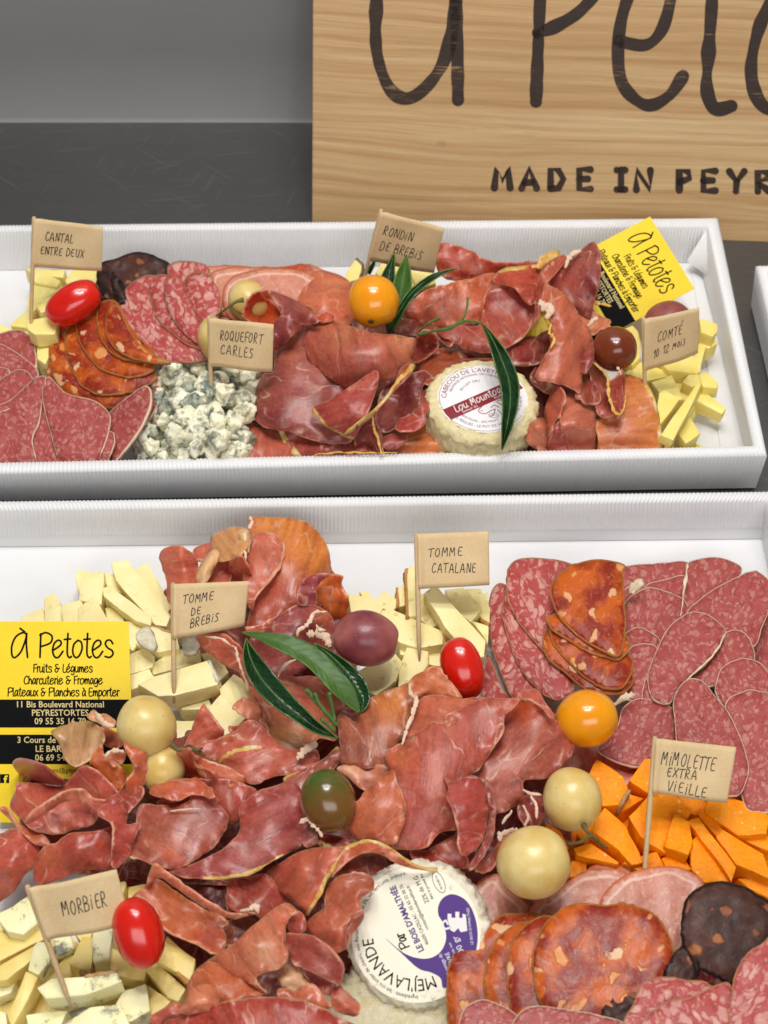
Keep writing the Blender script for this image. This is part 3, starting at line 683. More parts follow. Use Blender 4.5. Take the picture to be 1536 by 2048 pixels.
def mk_cheese(name, c0, c1, vein=None, sc=90.0, eyes=0.0, rough=0.42, bumpd=0.0004, spec=0.5, crystals=False):
    m, nt, b = newmat(name); n = N(nt); tc = n('TexCoord').outputs['Object']; oi = n('ObjectInfo')
    ad = n('VectorMath', operation='ADD'); n.link(tc, ad.inputs[0]); sc_ = n('CombineXYZ'); n.link(oi.outputs['Random'], sc_.inputs[0]); n.link(n.math('MULTIPLY', oi.outputs['Random'], 2.3), sc_.inputs[2]); n.link(sc_.outputs[0], ad.inputs[1]); v = ad.outputs[0]
    a = n('TexNoise', i_Scale=sc, i_Detail=5.0, i_Roughness=0.6, i_Vector=v); f = n('TexNoise', i_Scale=700.0, i_Detail=4.0, i_Roughness=0.6, i_Vector=v)
    c = n.ramp(a.outputs[0], [(0.3, c0), (0.7, c1)])
    hgt = n.math('ADD', n.math('MULTIPLY', a.outputs[0], 1.2), n.math('MULTIPLY', f.outputs[0], 0.45))
    if crystals:
        k_ = n('TexVoronoi', i_Scale=330.0, i_Vector=v); kk_ = n('TexNoise', i_Scale=120.0, i_Vector=v)
        c = n.mix(n.math('MULTIPLY', n.ramp(k_.outputs[0], [(0.12, 1.0), (0.2, 0.0)]), n.ramp(kk_.outputs[0], [(0.5, 0.0), (0.62, 0.8)])), c, 'ffd890')
        c = n.mix(n.ramp(f.outputs[0], [(0.35, 0.35), (0.5, 0.0)]), c, 'e87400')
    if eyes:
        e = n('TexVoronoi', i_Scale=190.0, i_Vector=v); em = n.ramp(e.outputs[0], [(0.13, eyes), (0.2, 0.0)])
        c = n.mix(n.math('MULTIPLY', em, 0.5), c, n.mix(0.5, c0, 'a88a3c')); hgt = n.math('SUBTRACT', hgt, n.math('MULTIPLY', em, 1.2))
    if vein:
        w_ = n('TexNoise', i_Scale=vein[1], i_Detail=6.0, i_Roughness=0.72, i_Vector=v)
        vm = n.ramp(w_.outputs[0], [(vein[2]-0.03, 0.0), (vein[2]+0.05, 1.0)])
        w2 = n('TexNoise', i_Scale=vein[1]*3.1, i_Detail=3.0, i_Vector=v)
        vm = n.math('MULTIPLY', vm, n.ramp(w2.outputs[0], [(0.35, 0.55), (0.6, 1.0)]))
        c = n.mix(n.math('MULTIPLY', vm, 0.92), c, n.mix(w2.outputs[0], vein[0], vein[3])); hgt = n.math('SUBTRACT', hgt, n.math('MULTIPLY', vm, 0.9))
    n.link(c, b.inputs['Base Color']); b.inputs['Roughness'].default_value = rough; b.inputs['Specular IOR Level'].default_value = spec
    sss(b, 0.2, 0.003, (1.0, 0.7, 0.25)); n.link(n.bump(hgt, bumpd, 0.7), b.inputs['Normal']); return m
M['comte'] = mk_cheese('hard_yellow_cheese', 'f0da6e', 'f5e48c')
M['cantal'] = mk_cheese('pale_yellow_cheese', 'f3df7c', 'f8e99e')
M['brebis'] = mk_cheese('ivory_sheep_cheese', 'f4e39c', 'f9edb8', eyes=0.4)
M['catalane'] = mk_cheese('pale_tomme_cheese', 'f3e194', 'f8ebb2', eyes=0.9)
M['mimolette'] = mk_cheese('orange_aged_cheese', 'ff8e00', 'ffa004', sc=220.0, bumpd=0.0008, rough=0.5, spec=0.25, crystals=True)
M['roquefort'] = mk_cheese('blue_veined_crumbly_cheese', 'f1ecc6', 'faf6de', vein=('24383e', 70.0, 0.52, '4c6a6a'), bumpd=0.0010)
M['blue'] = mk_cheese('pale_cheese_with_blue_veins', 'ece5a6', 'f4efc6', vein=('24343f', 80.0, 0.565, '526470'))
M['morbier'] = mk_cheese('soft_yellow_cheese', 'edd070', 'f3de90', vein=('545a4c', 60.0, 0.69, '7d8068'))
def mk_rind(name, c0, c1, bd=0.0014):
    m, nt, b = newmat(name); n = N(nt); tc = n('TexCoord').outputs['Object']
    a = n('TexNoise', i_Scale=260.0, i_Detail=6.0, i_Roughness=0.7, i_Vector=tc)
    n.link(n.ramp(a.outputs[0], [(0.32, c0), (0.66, c1)]), b.inputs['Base Color']); b.inputs['Roughness'].default_value = 0.85
    n.link(n.bump(a.outputs[0], bd, 0.9), b.inputs['Normal']); return m
M['rind_tan'] = mk_rind('tan_cheese_rind', 'a87b45', 'cfa877'); M['rind_white'] = mk_rind('white_bloomy_rind', 'cbbfa0', 'ece6d2'); M['rind_grey'] = mk_rind('grey_brown_rind', '4a4038', '8a7a62')
M['rind_orange'] = mk_rind('orange_brown_rind', 'b57a35', 'd9a55c')
def mk_fruit(name, c0, c1, axis_ramp=None, rough=0.22, ss=0.35, scale=0.006, rad=(1, .4, .2), speck=None, coat=0.4, nsc=60.0, trans=0.0):
    m, nt, b = newmat(name); n = N(nt); tc = n('TexCoord').outputs['Object']; b.inputs['Transmission Weight'].default_value = trans
    a = n('TexNoise', i_Scale=nsc, i_Detail=4.0, i_Vector=tc)
    c = n.ramp(a.outputs[0], [(0.3, c0), (0.7, c1)])
    if axis_ramp:   # (vector direction, stops): real change of pigment from end to end
        dv = n('VectorMath', operation='DOT_PRODUCT'); n.link(tc, dv.inputs[0]); dv.inputs[1].default_value = axis_ramp[0]
        t = n.math('ADD', n.math('MULTIPLY', dv.outputs['Value'], 40.0), n.math('MULTIPLY', a.outputs[0], 0.5))
        c = n.mix(n.ramp(t, [(axis_ramp[1], 0.0), (axis_ramp[2], 1.0)]), c, axis_ramp[3])
    if speck:
        s = n('TexVoronoi', i_Scale=speck[1], i_Vector=tc); sn = n('TexNoise', i_Scale=90.0, i_Vector=tc)
        c = n.mix(n.math('MULTIPLY', n.ramp(s.outputs[0], [(0.06, 1.0), (0.13, 0.0)]), n.ramp(sn.outputs[0], [(0.5, 0.0), (0.62, 0.8)])), c, speck[0])
    n.link(c, b.inputs['Base Color']); b.inputs['Roughness'].default_value = rough; sss(b, ss, scale, rad)
    b.inputs['Coat Weight'].default_value = coat; b.inputs['Coat Roughness'].default_value = 0.14
    f = n('TexNoise', i_Scale=240.0, i_Detail=3.0, i_Vector=tc); n.link(n.bump(f.outputs[0], 0.00012, 0.5), b.inputs['Normal']); return m
M['tom_red'] = mk_fruit('red_cherry_tomato_skin', 'cc1206', 'dd2410')
M['tom_yel'] = mk_fruit('yellow_cherry_tomato_skin', 'ea9404', 'f4a814', rad=(1, .6, .15))
M['tom_brown'] = mk_fruit('brown_cherry_tomato_skin', '6d2d10', '80381a', axis_ramp=((-0.5, 0.2, -0.6), 0.15, 0.75, '46401a'))
M['tom_green'] = mk_fruit('green_brown_cherry_tomato_skin', '6e4a1e', '7c5a26', axis_ramp=((-0.35, 0.75, 0.45), 0.38, 0.80, '44581a'))
M['grape_white'] = mk_fruit('white_grape_skin', 'dcb860', 'f4e0a0', rough=0.32, ss=0.5, scale=0.010, rad=(1, .85, .4), speck=('6e5626', 330.0), coat=0.08, nsc=90.0, trans=0.12)
M['grape_red'] = mk_fruit('red_grape_skin', '742a38', 'b56c62', rough=0.38, ss=0.3, speck=('c79a86', 420.0), coat=0.1, nsc=70.0)
def mk_leaf(name, c0, c1, rough):
    m, nt, b = newmat(name); n = N(nt); uv = n('UVMap').outputs[0]; tc = n('TexCoord').outputs['Object']
    a = n('TexNoise', i_Scale=170.0, i_Detail=4.0, i_Vector=tc); c = n.ramp(a.outputs[0], [(0.3, c0), (0.7, c1)])
    sx = n('SeparateXYZ'); n.link(uv, sx.inputs[0])
    ac = n.math('ABSOLUTE', n.math('SUBTRACT', sx.outputs[1], 0.5))
    rib = n.math('SINE', n.math('MULTIPLY', n.math('SUBTRACT', sx.outputs[0], n.math('MULTIPLY', ac, 0.22)), 95.0))
    c = n.mix(n.ramp(rib, [(0.86, 0.0), (1.0, 0.07)]), c, n.mix(0.5, c1, '8fb060'))
    c = n.mix(n.ramp(ac, [(0.0, 0.5), (0.02, 0.0)]), c, n.mix(0.3, c1, 'a8c070'))
    c = n.mix(n.ramp(ac, [(0.485, 0.0), (0.5, 0.5)]), c, '7e9a48')
    n.link(c, b.inputs['Base Color']); b.inputs['Roughness'].default_value = rough; sss(b, 0.1, 0.002, (.4, 1, .2))
    n.link(n.bump(n.math('ADD', n.math('MULTIPLY', a.outputs[0], 0.8), n.math('MULTIPLY', rib, 0.15)), 0.0004, 0.7), b.inputs['Normal']); return m
M['leaf'] = mk_leaf('glossy_dark_green_leaf', '0f2a14', '1c401f', 0.25); M['leaf_under'] = mk_leaf('matt_green_leaf_underside', '38591f', '4a6d2b', 0.5)
M['stem'] = mk_rind('green_stem', '3c5a24', '5c7c38', 0.0003); M['stalk'] = mk_rind('brown_green_stalk', '4a3e22', '77703c', 0.0006)
M['scar'] = simple('brown_calyx_scar', '4a3a1c', 0.8)
M['gfat'] = mk_rind('cream_fat', 'd8ae90', 'ecd2ba', 0.0006); M['yfat'] = mk_rind('yellow_fat', 'c98d35', 'e3bb66', 0.0005); M['casing'] = mk_rind('pale_dried_casing', 'cbb48e', 'efe0c4', 0.0004)

# ---------------------------------------------------------------- builders for pieces
def prism(name, pts, h, t, mat, reg=(0, 0, 1), bev=0.0005, jit=0.0006, taper=0.0, bump=0.0005):
    """a cut piece of cheese: its top face traced in the photograph (heights in cm), thickness t in cm"""
    ox, oy, sc = reg; px = np.array([(ox+p[0]/sc, oy+p[1]/sc) for p in pts]); cx, cy = px.mean(0)
    hh = [plane_h(h, np.array([x]), np.array([y]), cx, cy)[0] if len(p) < 3 else p[2] for p, (x, y) in zip(pts, px)]
    top = [P(x, y, FL+v*0.01) for (x, y), v in zip(px, hh)]; n = len(top)
    nr = Vector((0, 0, 0))
    for i in range(n): nr += top[i].cross(top[(i+1) % n])
    if nr.length > 0: nr.normalize()
    if nr.dot(CAM_B) < 0: nr = -nr; top = top[::-1]
    dn = (-nr*0.85+Vector((0, 0, -1))*0.15).normalized()*t*0.01
    c = sum(top, Vector())/n
    bot = [p+dn+(c-p)*taper for p in top]
    for q in (top, bot):
        for i in range(n): q[i] = q[i]+Vector([random.uniform(-jit, jit) for _ in range(3)])
    for i in range(n): bot[i].z = max(bot[i].z, FL+0.0002)
    if cy < 960:
        for q in (top, bot):
            for i in range(n): q[i].y = max(q[i].y, float(front_limit(np.array([q[i].x]), np.array([q[i].z]))[0]))
    bm = bmesh.new(); vt = [bm.verts.new(p) for p in top]; vb = [bm.verts.new(p) for p in bot]
    bm.faces.new(vt); bm.faces.new(vb[::-1])
    for i in range(n): bm.faces.new((vt[i], vb[i], vb[(i+1) % n], vt[(i+1) % n]))
    bmesh.ops.recalc_face_normals(bm, faces=bm.faces)
    bmesh.ops.bevel(bm, geom=bm.edges[:]+bm.verts[:], offset=bev, segments=2, affect='EDGES', profile=0.6, clamp_overlap=True)
    bmesh.ops.triangulate(bm, faces=[f for f in bm.faces if len(f.verts) > 4])
    for _ in range(2):
        es = [e for e in bm.edges if e.calc_length() > 0.003]
        if es: bmesh.ops.subdivide_edges(bm, edges=es, cuts=1)
    bmesh.ops.triangulate(bm, faces=bm.faces)
    sd = random.uniform(0, 50)
    for v in bm.verts:
        k = v.co*140+Vector((sd, 0, 0)); v.co += Vector((noise.noise(k), noise.noise(k+Vector((9, 1, 3))), noise.noise(k+Vector((3, 7, 1)))))*bump
    me = bpy.data.meshes.new('m'); bm.to_mesh(me); bm.free()
    o = link(name, me, mat); shade_angle(o, 40)
    PXY[o.name] = (float(cx), float(cy), float(px[:, 1].max())); TOPS[o.name] = (top, bot)
    return o
TOPS = {}
def rind_side(o, i, mat, t=0.0009, name='rind', part=1.0):
    """a crust on side i of a prism, proud of it by t"""
    top, bot = TOPS[o.name]; n = len(top); a, b, c, d = top[i % n], top[(i+1) % n], bot[(i+1) % n], bot[i % n]
    nr = (b-a).cross(d-a).normalized(); cen = sum(top, Vector())/n
    if nr.dot((a+b)/2-cen) < 0: nr = -nr
    a, b, c, d = [p-nr*0.0006 for p in (a, b, c, d)]
    V = []; k = 7
    for s in (0, 1):
        for i_ in range(k+1):
            for j_ in range(k+1):
                p = a.lerp(b, i_/k).lerp(d.lerp(c, i_/k), j_/k); w_ = nr*(t+0.0006)*s
                if s: p = p+Vector((noise.noise(p*400), noise.noise(p*400+Vector((5, 5, 5))), noise.noise(p*400+Vector((9, 2, 5)))))*0.0007
                V.append(p+w_)
    q = (k+1)*(k+1); Fc = []
    for s in (0, 1):
        for i_ in range(k):
            for j_ in range(k): Fc.append((s*q+i_*(k+1)+j_, s*q+(i_+1)*(k+1)+j_, s*q+(i_+1)*(k+1)+j_+1, s*q+i_*(k+1)+j_+1))
    for i_ in range(k):
        for (u, v) in (((i_, 0), (i_+1, 0)), ((i_, k), (i_+1, k)), ((0, i_), (0, i_+1)), ((k, i_), (k, i_+1))):
            A = u[0]*(k+1)+u[1]; B = v[0]*(k+1)+v[1]; Fc.append((A, B, B+q, A+q))
    me = mesh(V, Fc); bm = bmesh.new(); bm.from_mesh(me); bmesh.ops.recalc_face_normals(bm, faces=bm.faces); bm.to_mesh(me); bm.free()
    return link(name, me, mat, o)
def ribbon(name, pts, width, mat, reg=(0, 0, 1), thick=0.0009, parent=None):
    """a narrow frayed strip (fat edge) along points (x, y, height cm)"""
    ox, oy, sc = reg; p = crom([(ox+a/sc, oy+b/sc, c) for a, b, c in pts], per=7); n = len(p)
    c3 = [P(x, y, FL+h*0.01) for x, y, h in p]
    rr = []
    for i in range(n):
        t = i/(n-1); rr.append(max(0.00012, width*0.27*(math.sin(math.pi*min(max(t, 0.04), 0.96))**0.4)*(0.75+0.9*noise.noise(Vector((i*0.7, width*900, SEED[0]))))))
        c3[i] = c3[i]+Vector([noise.noise(c3[i]*300+Vector((k*5, 0, 0)))*0.0006 for k in range(3)])
    V = []; Fc = []; m = 8
    for i in range(n):
        d = (c3[min(i+1, n-1)]-c3[max(i-1, 0)]).normalized(); a = d.cross(CAM_B).normalized(); b = a.cross(d)
        for k in range(m):
            t = 2*math.pi*k/m; V.append(c3[i]+a*math.cos(t)*rr[i]+b*math.sin(t)*max(rr[i]*0.35, 0.0002))
    for i in range(n-1):
        for k in range(m): Fc.append((i*m+k, i*m+(k+1) % m, (i+1)*m+(k+1) % m, (i+1)*m+k))
    Fc.append(tuple(range(m-1, -1, -1))); Fc.append(tuple(range((n-1)*m, n*m)))
    return link(name, mesh(V, Fc), mat, parent)
def fruit(name, cx, cy, ra, rb, rot, h, mat, lift=0.0, sup=2.0, scar=None, lobes=0):
    """an oval fruit: half axes in pixels, rot = screen angle of the long axis (degrees, anticlockwise); h = height of its centre in cm"""
    c = P(cx, cy, FL+h*0.01); m = mpp(cx, cy, FL+h*0.01); A, B = ra*m, rb*m; r = R_(rot)
    ax = (CAM_R*math.cos(r)+CAM_U*math.sin(r)).normalized(); bx_ = (-CAM_R*math.sin(r)+CAM_U*math.cos(r)).normalized(); cz = ax.cross(bx_)
    bm = bmesh.new(); bmesh.ops.create_uvsphere(bm, u_segments=48, v_segments=32, radius=1.0)
    for v in bm.verts:
        z = v.co.z; k = 1.0
        if sup != 2.0: k = (abs(v.co.x)**sup+abs(v.co.y)**sup+abs(z)**sup)**(-1/sup) if v.co.length > 0 else 1
        q = v.co*k
        w_ = 1+0.03*noise.noise(v.co*1.3+Vector((cx, cy, 0)))
        dimp = 1-0.10*math.exp(-((1-z)/0.035))   # little dent at one pole
        p = c+(ax*q.z*dimp*A+bx_*q.x*B+cz*q.y*B)*w_
        v.co = p
    me = bpy.data.meshes.new('m'); bm.to_mesh(me); bm.free()
    o = link(name, me, mat); PXY[o.name] = (cx, cy, cy+rb)
    if scar:
        sx, sy = scar; d0 = P(sx, sy, FL+h*0.01); r0 = Vector((0, 0, HC)); dr = (d0-r0).normalized()
        # where that line of sight meets the fruit
        loc = Vector(((r0-c).dot(ax)/A, (r0-c).dot(bx_)/B, (r0-c).dot(cz)/B)); ld = Vector((dr.dot(ax)/A, dr.dot(bx_)/B, dr.dot(cz)/B))
        qa, qb, qc = ld.dot(ld), 2*loc.dot(ld), loc.dot(loc)-1; disc = qb*qb-4*qa*qc
        if disc > 0:
            t = (-qb-math.sqrt(disc))/(2*qa); hit = r0+dr*t; l = loc+ld*t; nn = (ax*l.x/A+bx_*l.y/B+cz*l.z/B).normalized()
            u = nn.orthogonal().normalized(); w_ = nn.cross(u); V = [hit+nn*0.0006]; k = 20
            for i in range(k):
                t = 2*math.pi*i/k; rr = 0.0013*(1+0.45*math.cos(5*t)); V.append(hit+u*math.cos(t)*rr+w_*math.sin(t)*rr+nn*0.0002)
            for i in range(k):
                t = 2*math.pi*i/k; V.append(hit+u*math.cos(t)*0.0016+w_*math.sin(t)*0.0016-nn*0.0012)
            Fc = [(0, 1+i, 1+(i+1) % k) for i in range(k)]+[(1+i, 1+k+i, 1+k+(i+1) % k, 1+(i+1) % k) for i in range(k)]
            link('calyx_scar', mesh(V, Fc), M['scar'], o)
    return o
def leaf(name, pts, mat, reg=(0, 0, 1), fold=0.3, under=None, mid=True, cat='leaf', side=1):
    """pts: (x, y, height cm, left half width px, right half width px) along the midrib"""
    ox, oy, sc = reg; p = crom([(ox+a[0]/sc, oy+a[1]/sc, a[2], a[3]/sc, a[4]/sc) for a in pts], per=8); n = len(p); V = []; U = []; Fc = []; K = 10; hh = []
    for i in range(n):
        x, y, h, wl, wr_ = p[i]; wl, wr_ = max(wl, .4), max(wr_, .4)
        d = p[min(i+1, n-1)][:2]-p[max(i-1, 0)][:2]; d = d/(np.hypot(*d)+1e-9); nn = np.array([-d[1], d[0]])
        for k in range(-K//2, K//2+1):
            t = k/(K/2); ww = (wl if t < 0 else wr_)*t
            wav = 0.06*math.sin(i*0.55+(1 if t > 0 else 0))*t*t
            hz = h+fold*(abs(t)**1.4)*min(1, (wl+wr_)/24)+wav
            V.append(P(x+nn[0]*ww, y+nn[1]*ww, FL+hz*0.01)); U.append((i/(n-1), 0.5+t*0.5))
    m = K+1
    for i in range(n-1):
        for k in range(K): Fc.append((i*m+k, i*m+k+1, (i+1)*m+k+1, (i+1)*m+k))
    me = mesh(V, Fc); uv = me.uv_layers.new(name='UVMap'); vi = np.empty(len(me.loops), np.int32); me.loops.foreach_get('vertex_index', vi)
    uv.data.foreach_set('uv', np.array(U, np.float32)[vi].ravel())
    o = link(name, me, mat); s = o.modifiers.new('thickness', 'SOLIDIFY'); s.thickness = 0.0005; s.offset = 0
    if mid:
        mid_ = [V[i*m+K//2]+CAM_B*0.0002 for i in range(n)]
        link('midrib', tube_mesh(mid_, [0.0003*(1-0.7*i/n)+0.0001 for i in range(n)], 6), M['stem'], o)
    PXY[o.name] = (float(p[:, 0].mean()), float(p[:, 1].mean()), float(p[:, 1].max())); return o
def twig(name, pts, r, mat, reg=(0, 0, 1), parent=None):
    ox, oy, sc = reg; p = crom([(ox+a/sc, oy+b/sc, c, rr) for (a, b, c), rr in zip(pts, r)], per=6)
    return link(name, tube_mesh([P(x, y, FL+h*0.01)+Vector([noise.noise(Vector((x, y, k))*0.05)*0.0003 for k in range(3)]) for x, y, h, _ in p], [q[3] for q in p], 8), mat, parent)

# ================================================================ what lies in the trays
PX = (0, 0, 1)
ZA, ZB, ZC, ZD = (0, 460, 3), (480, 480, 3), (800, 460, 3), (1100, 540, 3.84)
LA, LB, LC, LD, LE, LF = (0, 1000, 2.4), (500, 1000, 2.56), (900, 1050, 2.415), (0, 1480, 2.4), (500, 1480, 2.56), (880, 1480, 2.3415)
HA, HB, HC_, HD, HE = (300, 1020, 3), (0, 1400, 3), (380, 1400, 3), (640, 1300, 3), (200, 1640, 3)
DONE = []      # (object, description, group, category) labelled at the end
def reg(o, desc, cat, group=None, fixed=False): DONE.append((o, desc, cat, group, fixed)); return o
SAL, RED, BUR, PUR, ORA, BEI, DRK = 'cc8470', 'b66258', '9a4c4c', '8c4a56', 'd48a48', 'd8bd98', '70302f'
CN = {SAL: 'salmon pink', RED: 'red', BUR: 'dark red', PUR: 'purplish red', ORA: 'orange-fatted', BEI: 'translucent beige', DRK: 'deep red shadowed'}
def ham(pts, rg, h, col=RED, shape='folded', ctrl=(), fat=None, tones=(), wr=0.13, roll=0.03, jag=1.8, fixed=None, **kw):
    o = sheet('ham_slice', pts, h, M['ham'], rg, ctrl, col, tones, jag=jag, roll=roll, wr=wr, fib=None, fat=fat, res=kw.pop('res', 7), frill=kw.pop('frill', 0.14), wrs=kw.pop('wrs', 62), **kw)
    reg(o, fixed or f"{CN.get(col, 'red')} {shape} slice of cured ham", 'ham slice', 'slices of cured ham', bool(fixed)); return o
def slice_(kind, pts, rg, h, desc, thick=0.0016, ctrl=(), wr=0.05, jag=0.7, roll=0.04, casing=True, **kw):
    nm = {'rosette': 'salami_slice', 'saucisson': 'salami_slice', 'chorizo': 'chorizo_slice', 'black_chorizo': 'dark_chorizo_slice', 'lomo': 'pork_loin_slice'}[kind]
    o = sheet(nm, pts, h, M[kind], rg, ctrl, 'a04444', thick=thick, jag=jag, roll=roll, wr=wr, fib=None, res=9, **kw)
    reg(o, desc, {'salami_slice': 'salami slice', 'chorizo_slice': 'chorizo slice', 'dark_chorizo_slice': 'chorizo slice', 'pork_loin_slice': 'pork loin slice'}[nm], {'salami_slice': 'salami slices', 'chorizo_slice': 'chorizo slices', 'dark_chorizo_slice': 'dark chorizo slices', 'pork_loin_slice': 'cured pork loin slices'}[nm])
    return o
def cheese(kind, pts, rg, h, t, desc, rind=None, nm='cheese_stick', **kw):
    o = prism(nm, pts, h, t, M[kind], rg, **kw)
    grp = {'comte': 'pieces of yellow cheese by the right end of the upper tray', 'cantal': 'pieces of cheese under the cantal flag', 'brebis': 'ivory cheese sticks by the tomme de brebis flag', 'catalane': 'pale cheese sticks by the tomme catalane flag', 'mimolette': 'orange cheese chunks', 'blue': 'blue veined cheese sticks', 'morbier': 'cheese sticks under the morbier flag', 'brebis_rondin': 'rondin'}[kind]
    reg(o, desc, 'cheese piece', grp)
    if rind:
        for i, mt in rind: rind_side(o, i, M[mt])
    return o

# ---------------- upper tray, left to right
CY = 'pale yellow cheese piece'
cheese('cantal', [(150, 225), (400, 232), (385, 285), (200, 262)], ZA, 1.9, 1.2, CY)
cheese('cantal', [(205, 268), (240, 250), (368, 300), (345, 345), (215, 315)], ZA, 2.2, 1.2, CY)
cheese('cantal', [(385, 300), (440, 240), (600, 236), (600, 290), (420, 350)], ZA, 1.7, 1.1, CY)
cheese('cantal', [(195, 330), (345, 352), (250, 440), (180, 500)], ZA, 2.0, 1.3, CY)
cheese('cantal', [(215, 440), (375, 330), (590, 250), (600, 300), (400, 430), (250, 500)], ZA, 2.5, 1.1, 'long pale yellow cheese stick')
cheese('cantal', [(168, 540), (285, 518), (350, 560), (335, 620), (215, 632), (165, 600)], ZA, 2.4, 0.9, CY)
cheese('cantal', [(215, 700), (300, 640), (330, 700), (270, 800), (215, 780)], ZA, 1.4, 1.1, CY)
cheese('cantal', [(60, 575), (155, 490), (270, 470), (290, 540), (180, 600)], ZA, 1.1, 0.9, CY)
cheese('cantal', [(-60, 590), (0, 560), (110, 600), (0, 660), (-60, 650)], ZA, 1.0, 0.9, CY)
cheese('cantal', [(150, 600), (230, 620), (300, 700), (230, 800), (120, 720)], ZA, 0.9, 0.8, CY)
cheese('cantal', [(165, 400), (230, 380), (330, 500), (250, 560), (160, 480)], ZA, 1.2, 1.0, CY)
cheese('cantal', [(590, 400), (640, 390), (640, 440), (600, 460)], ZA, 1.4, 0.8, 'small corner of yellow cheese')
FS = 'fine grained salami slice with thin white casing'
slice_('saucisson', [(-60, 650), (60, 602), (130, 600), (190, 650), (215, 740), (215, 830), (130, 790), (-20, 720)], ZA, (1.3, 0.2, -0.2), FS)
slice_('saucisson', [(-80, 700), (0, 680), (110, 740), (225, 838), (200, 900), (60, 900), (-80, 880)], ZA, (1.55, 0.1, -0.2), FS)
slice_('saucisson', [(-90, 860), (-20, 822), (30, 825), (60, 850), (20, 960), (-70, 1000)], ZA, 1.75, FS)
slice_('saucisson', [(-30, 940), (55, 858), (130, 835), (185, 870), (200, 960), (80, 1060), (-30, 1090)], ZA, (2.0, 0, 0.2), FS)
slice_('saucisson', [(-90, 1110), (60, 1020), (160, 930), (215, 885), (275, 880), (260, 1000), (235, 1150), (195, 1260), (215, 1460), (0, 1470), (-100, 1400)], ZA, (2.15, .1, -0.05), 'large fine grained salami slice', wr=0.12)
slice_('saucisson', [(252, 985), (220, 1100), (170, 1250), (200, 1370), (260, 1465), (420, 1465), (400, 1250), (300, 1050)], ZA, (1.9, .1, -.1), FS)
slice_('saucisson', [(292, 880), (252, 960), (268, 1090), (305, 1230), (345, 1360), (420, 1450), (560, 1460), (612, 1330), (655, 1200), (655, 1100), (560, 1020), (400, 980)], ZA, (2.25, .1, -.12), 'large oval salami slice under the chorizo fan', wr=0.1)
slice_('saucisson', [(640, 1215), (680, 1215), (690, 1270), (650, 1380), (600, 1450), (540, 1460), (590, 1340)], ZA, 2.1, FS)
slice_('saucisson', [(880, 935), (800, 975), (650, 1100), (640, 1200), (650, 1300), (600, 1440), (640, 1440), (740, 1330), (830, 1210), (890, 1090), (907, 990)], ZA, (2.0, 1.2, -0.4), 'folded fine grained salami slice', wr=0.08)
slice_('saucisson', [(930, 890), (960, 920), (950, 1040), (880, 1160), (800, 1260), (700, 1380), (640, 1450), (600, 1440), (760, 1240), (880, 1060)], ZA, (1.2, 0.8, -0.2), FS)
slice_('rosette', [(395, 550), (430, 497), (490, 480), (560, 520), (500, 640), (400, 640)], ZA, 1.6, 'small pink salami slice peeping out behind the chorizo')
CH = 'orange-red chorizo slice with white fat pieces'
for k, (pts, hh) in enumerate([
    ([(300, 645), (258, 720), (256, 820), (300, 900), (400, 960), (420, 760)], 1.5),
    ([(455, 520), (340, 600), (292, 710), (310, 860), (390, 975), (520, 1030), (640, 1065), (790, 1030), (800, 930), (620, 800), (520, 600)], 1.9),
    ([(470, 550), (392, 640), (398, 760), (450, 880), (520, 960), (620, 990), (760, 980), (890, 930), (942, 866), (820, 820), (640, 740), (560, 600)], 2.15),
    ([(570, 450), (475, 490), (455, 570), (478, 680), (556, 790), (660, 860), (780, 887), (880, 862), (925, 815), (800, 720), (680, 560), (620, 470)], 2.4),
    ([(650, 420), (592, 450), (580, 560), (602, 650), (660, 730), (740, 775), (880, 795), (930, 740), (800, 600), (710, 440)], 2.65),
    ([(690, 445), (640, 500), (635, 620), (690, 710), (800, 770), (960, 802), (1020, 785), (880, 720), (780, 600), (730, 480)], 2.9)]):
    slice_('chorizo', pts, ZA, (hh, 0.25, -0.5, 200, 700), CH, thick=0.002, wr=0.04, jag=1.6, roll=0.12)
DC = 'wrinkled near-black chorizo slice'
slice_('black_chorizo', [(578, 290), (600, 205), (700, 170), (800, 132), (890, 138), (1005, 195), (1010, 250), (900, 300), (760, 350), (640, 330)], ZA, (2.7, 0, -0.5), DC, thick=0.003, wr=0.16, wrs=18, jag=1.6)
slice_('black_chorizo', [(590, 270), (650, 250), (740, 320), (760, 420), (700, 440), (620, 410), (596, 350)], ZA, (2.95, 0.2, -.5), DC, thick=0.003, wr=0.16, wrs=18, jag=1.6)
slice_('black_chorizo', [(665, 290), (700, 285), (750, 370), (760, 450), (725, 440), (680, 370)], ZA, (3.2, 0.2, -.5), DC, thick=0.003, wr=0.16, wrs=18, jag=1.6)
MS = 'coarse marbled salami slice'
for pts, hh in [
    ([(860, 275), (762, 340), (716, 450), (738, 570), (800, 680), (900, 758), (1050, 792), (1240, 775), (1250, 640), (1120, 480), (1010, 300), (930, 272)], 3.1),
    ([(950, 268), (892, 330), (908, 430), (950, 540), (1030, 620), (1130, 690), (1240, 717), (1270, 620), (1150, 450), (1040, 290)], 3.35),
    ([(1035, 280), (985, 335), (1000, 450), (1050, 560), (1130, 640), (1215, 687), (1270, 640), (1220, 480), (1130, 330)], 3.6),
    ([(1070, 185), (1000, 222), (1025, 320), (1080, 430), (1150, 540), (1215, 592), (1290, 540), (1290, 400), (1260, 240), (1190, 195)], 3.45),
    ([(1165, 250), (1105, 300), (1118, 390), (1160, 480), (1215, 562), (1290, 550), (1330, 420), (1260, 270)], 3.75)]:
    slice_('rosette', pts, ZA, (hh, 0.2, -0.5, 330, 640), MS, thick=0.002, wr=0.04, jag=1.4, roll=0.12)
LO = 'pink cured pork loin slice with orange paprika edge'
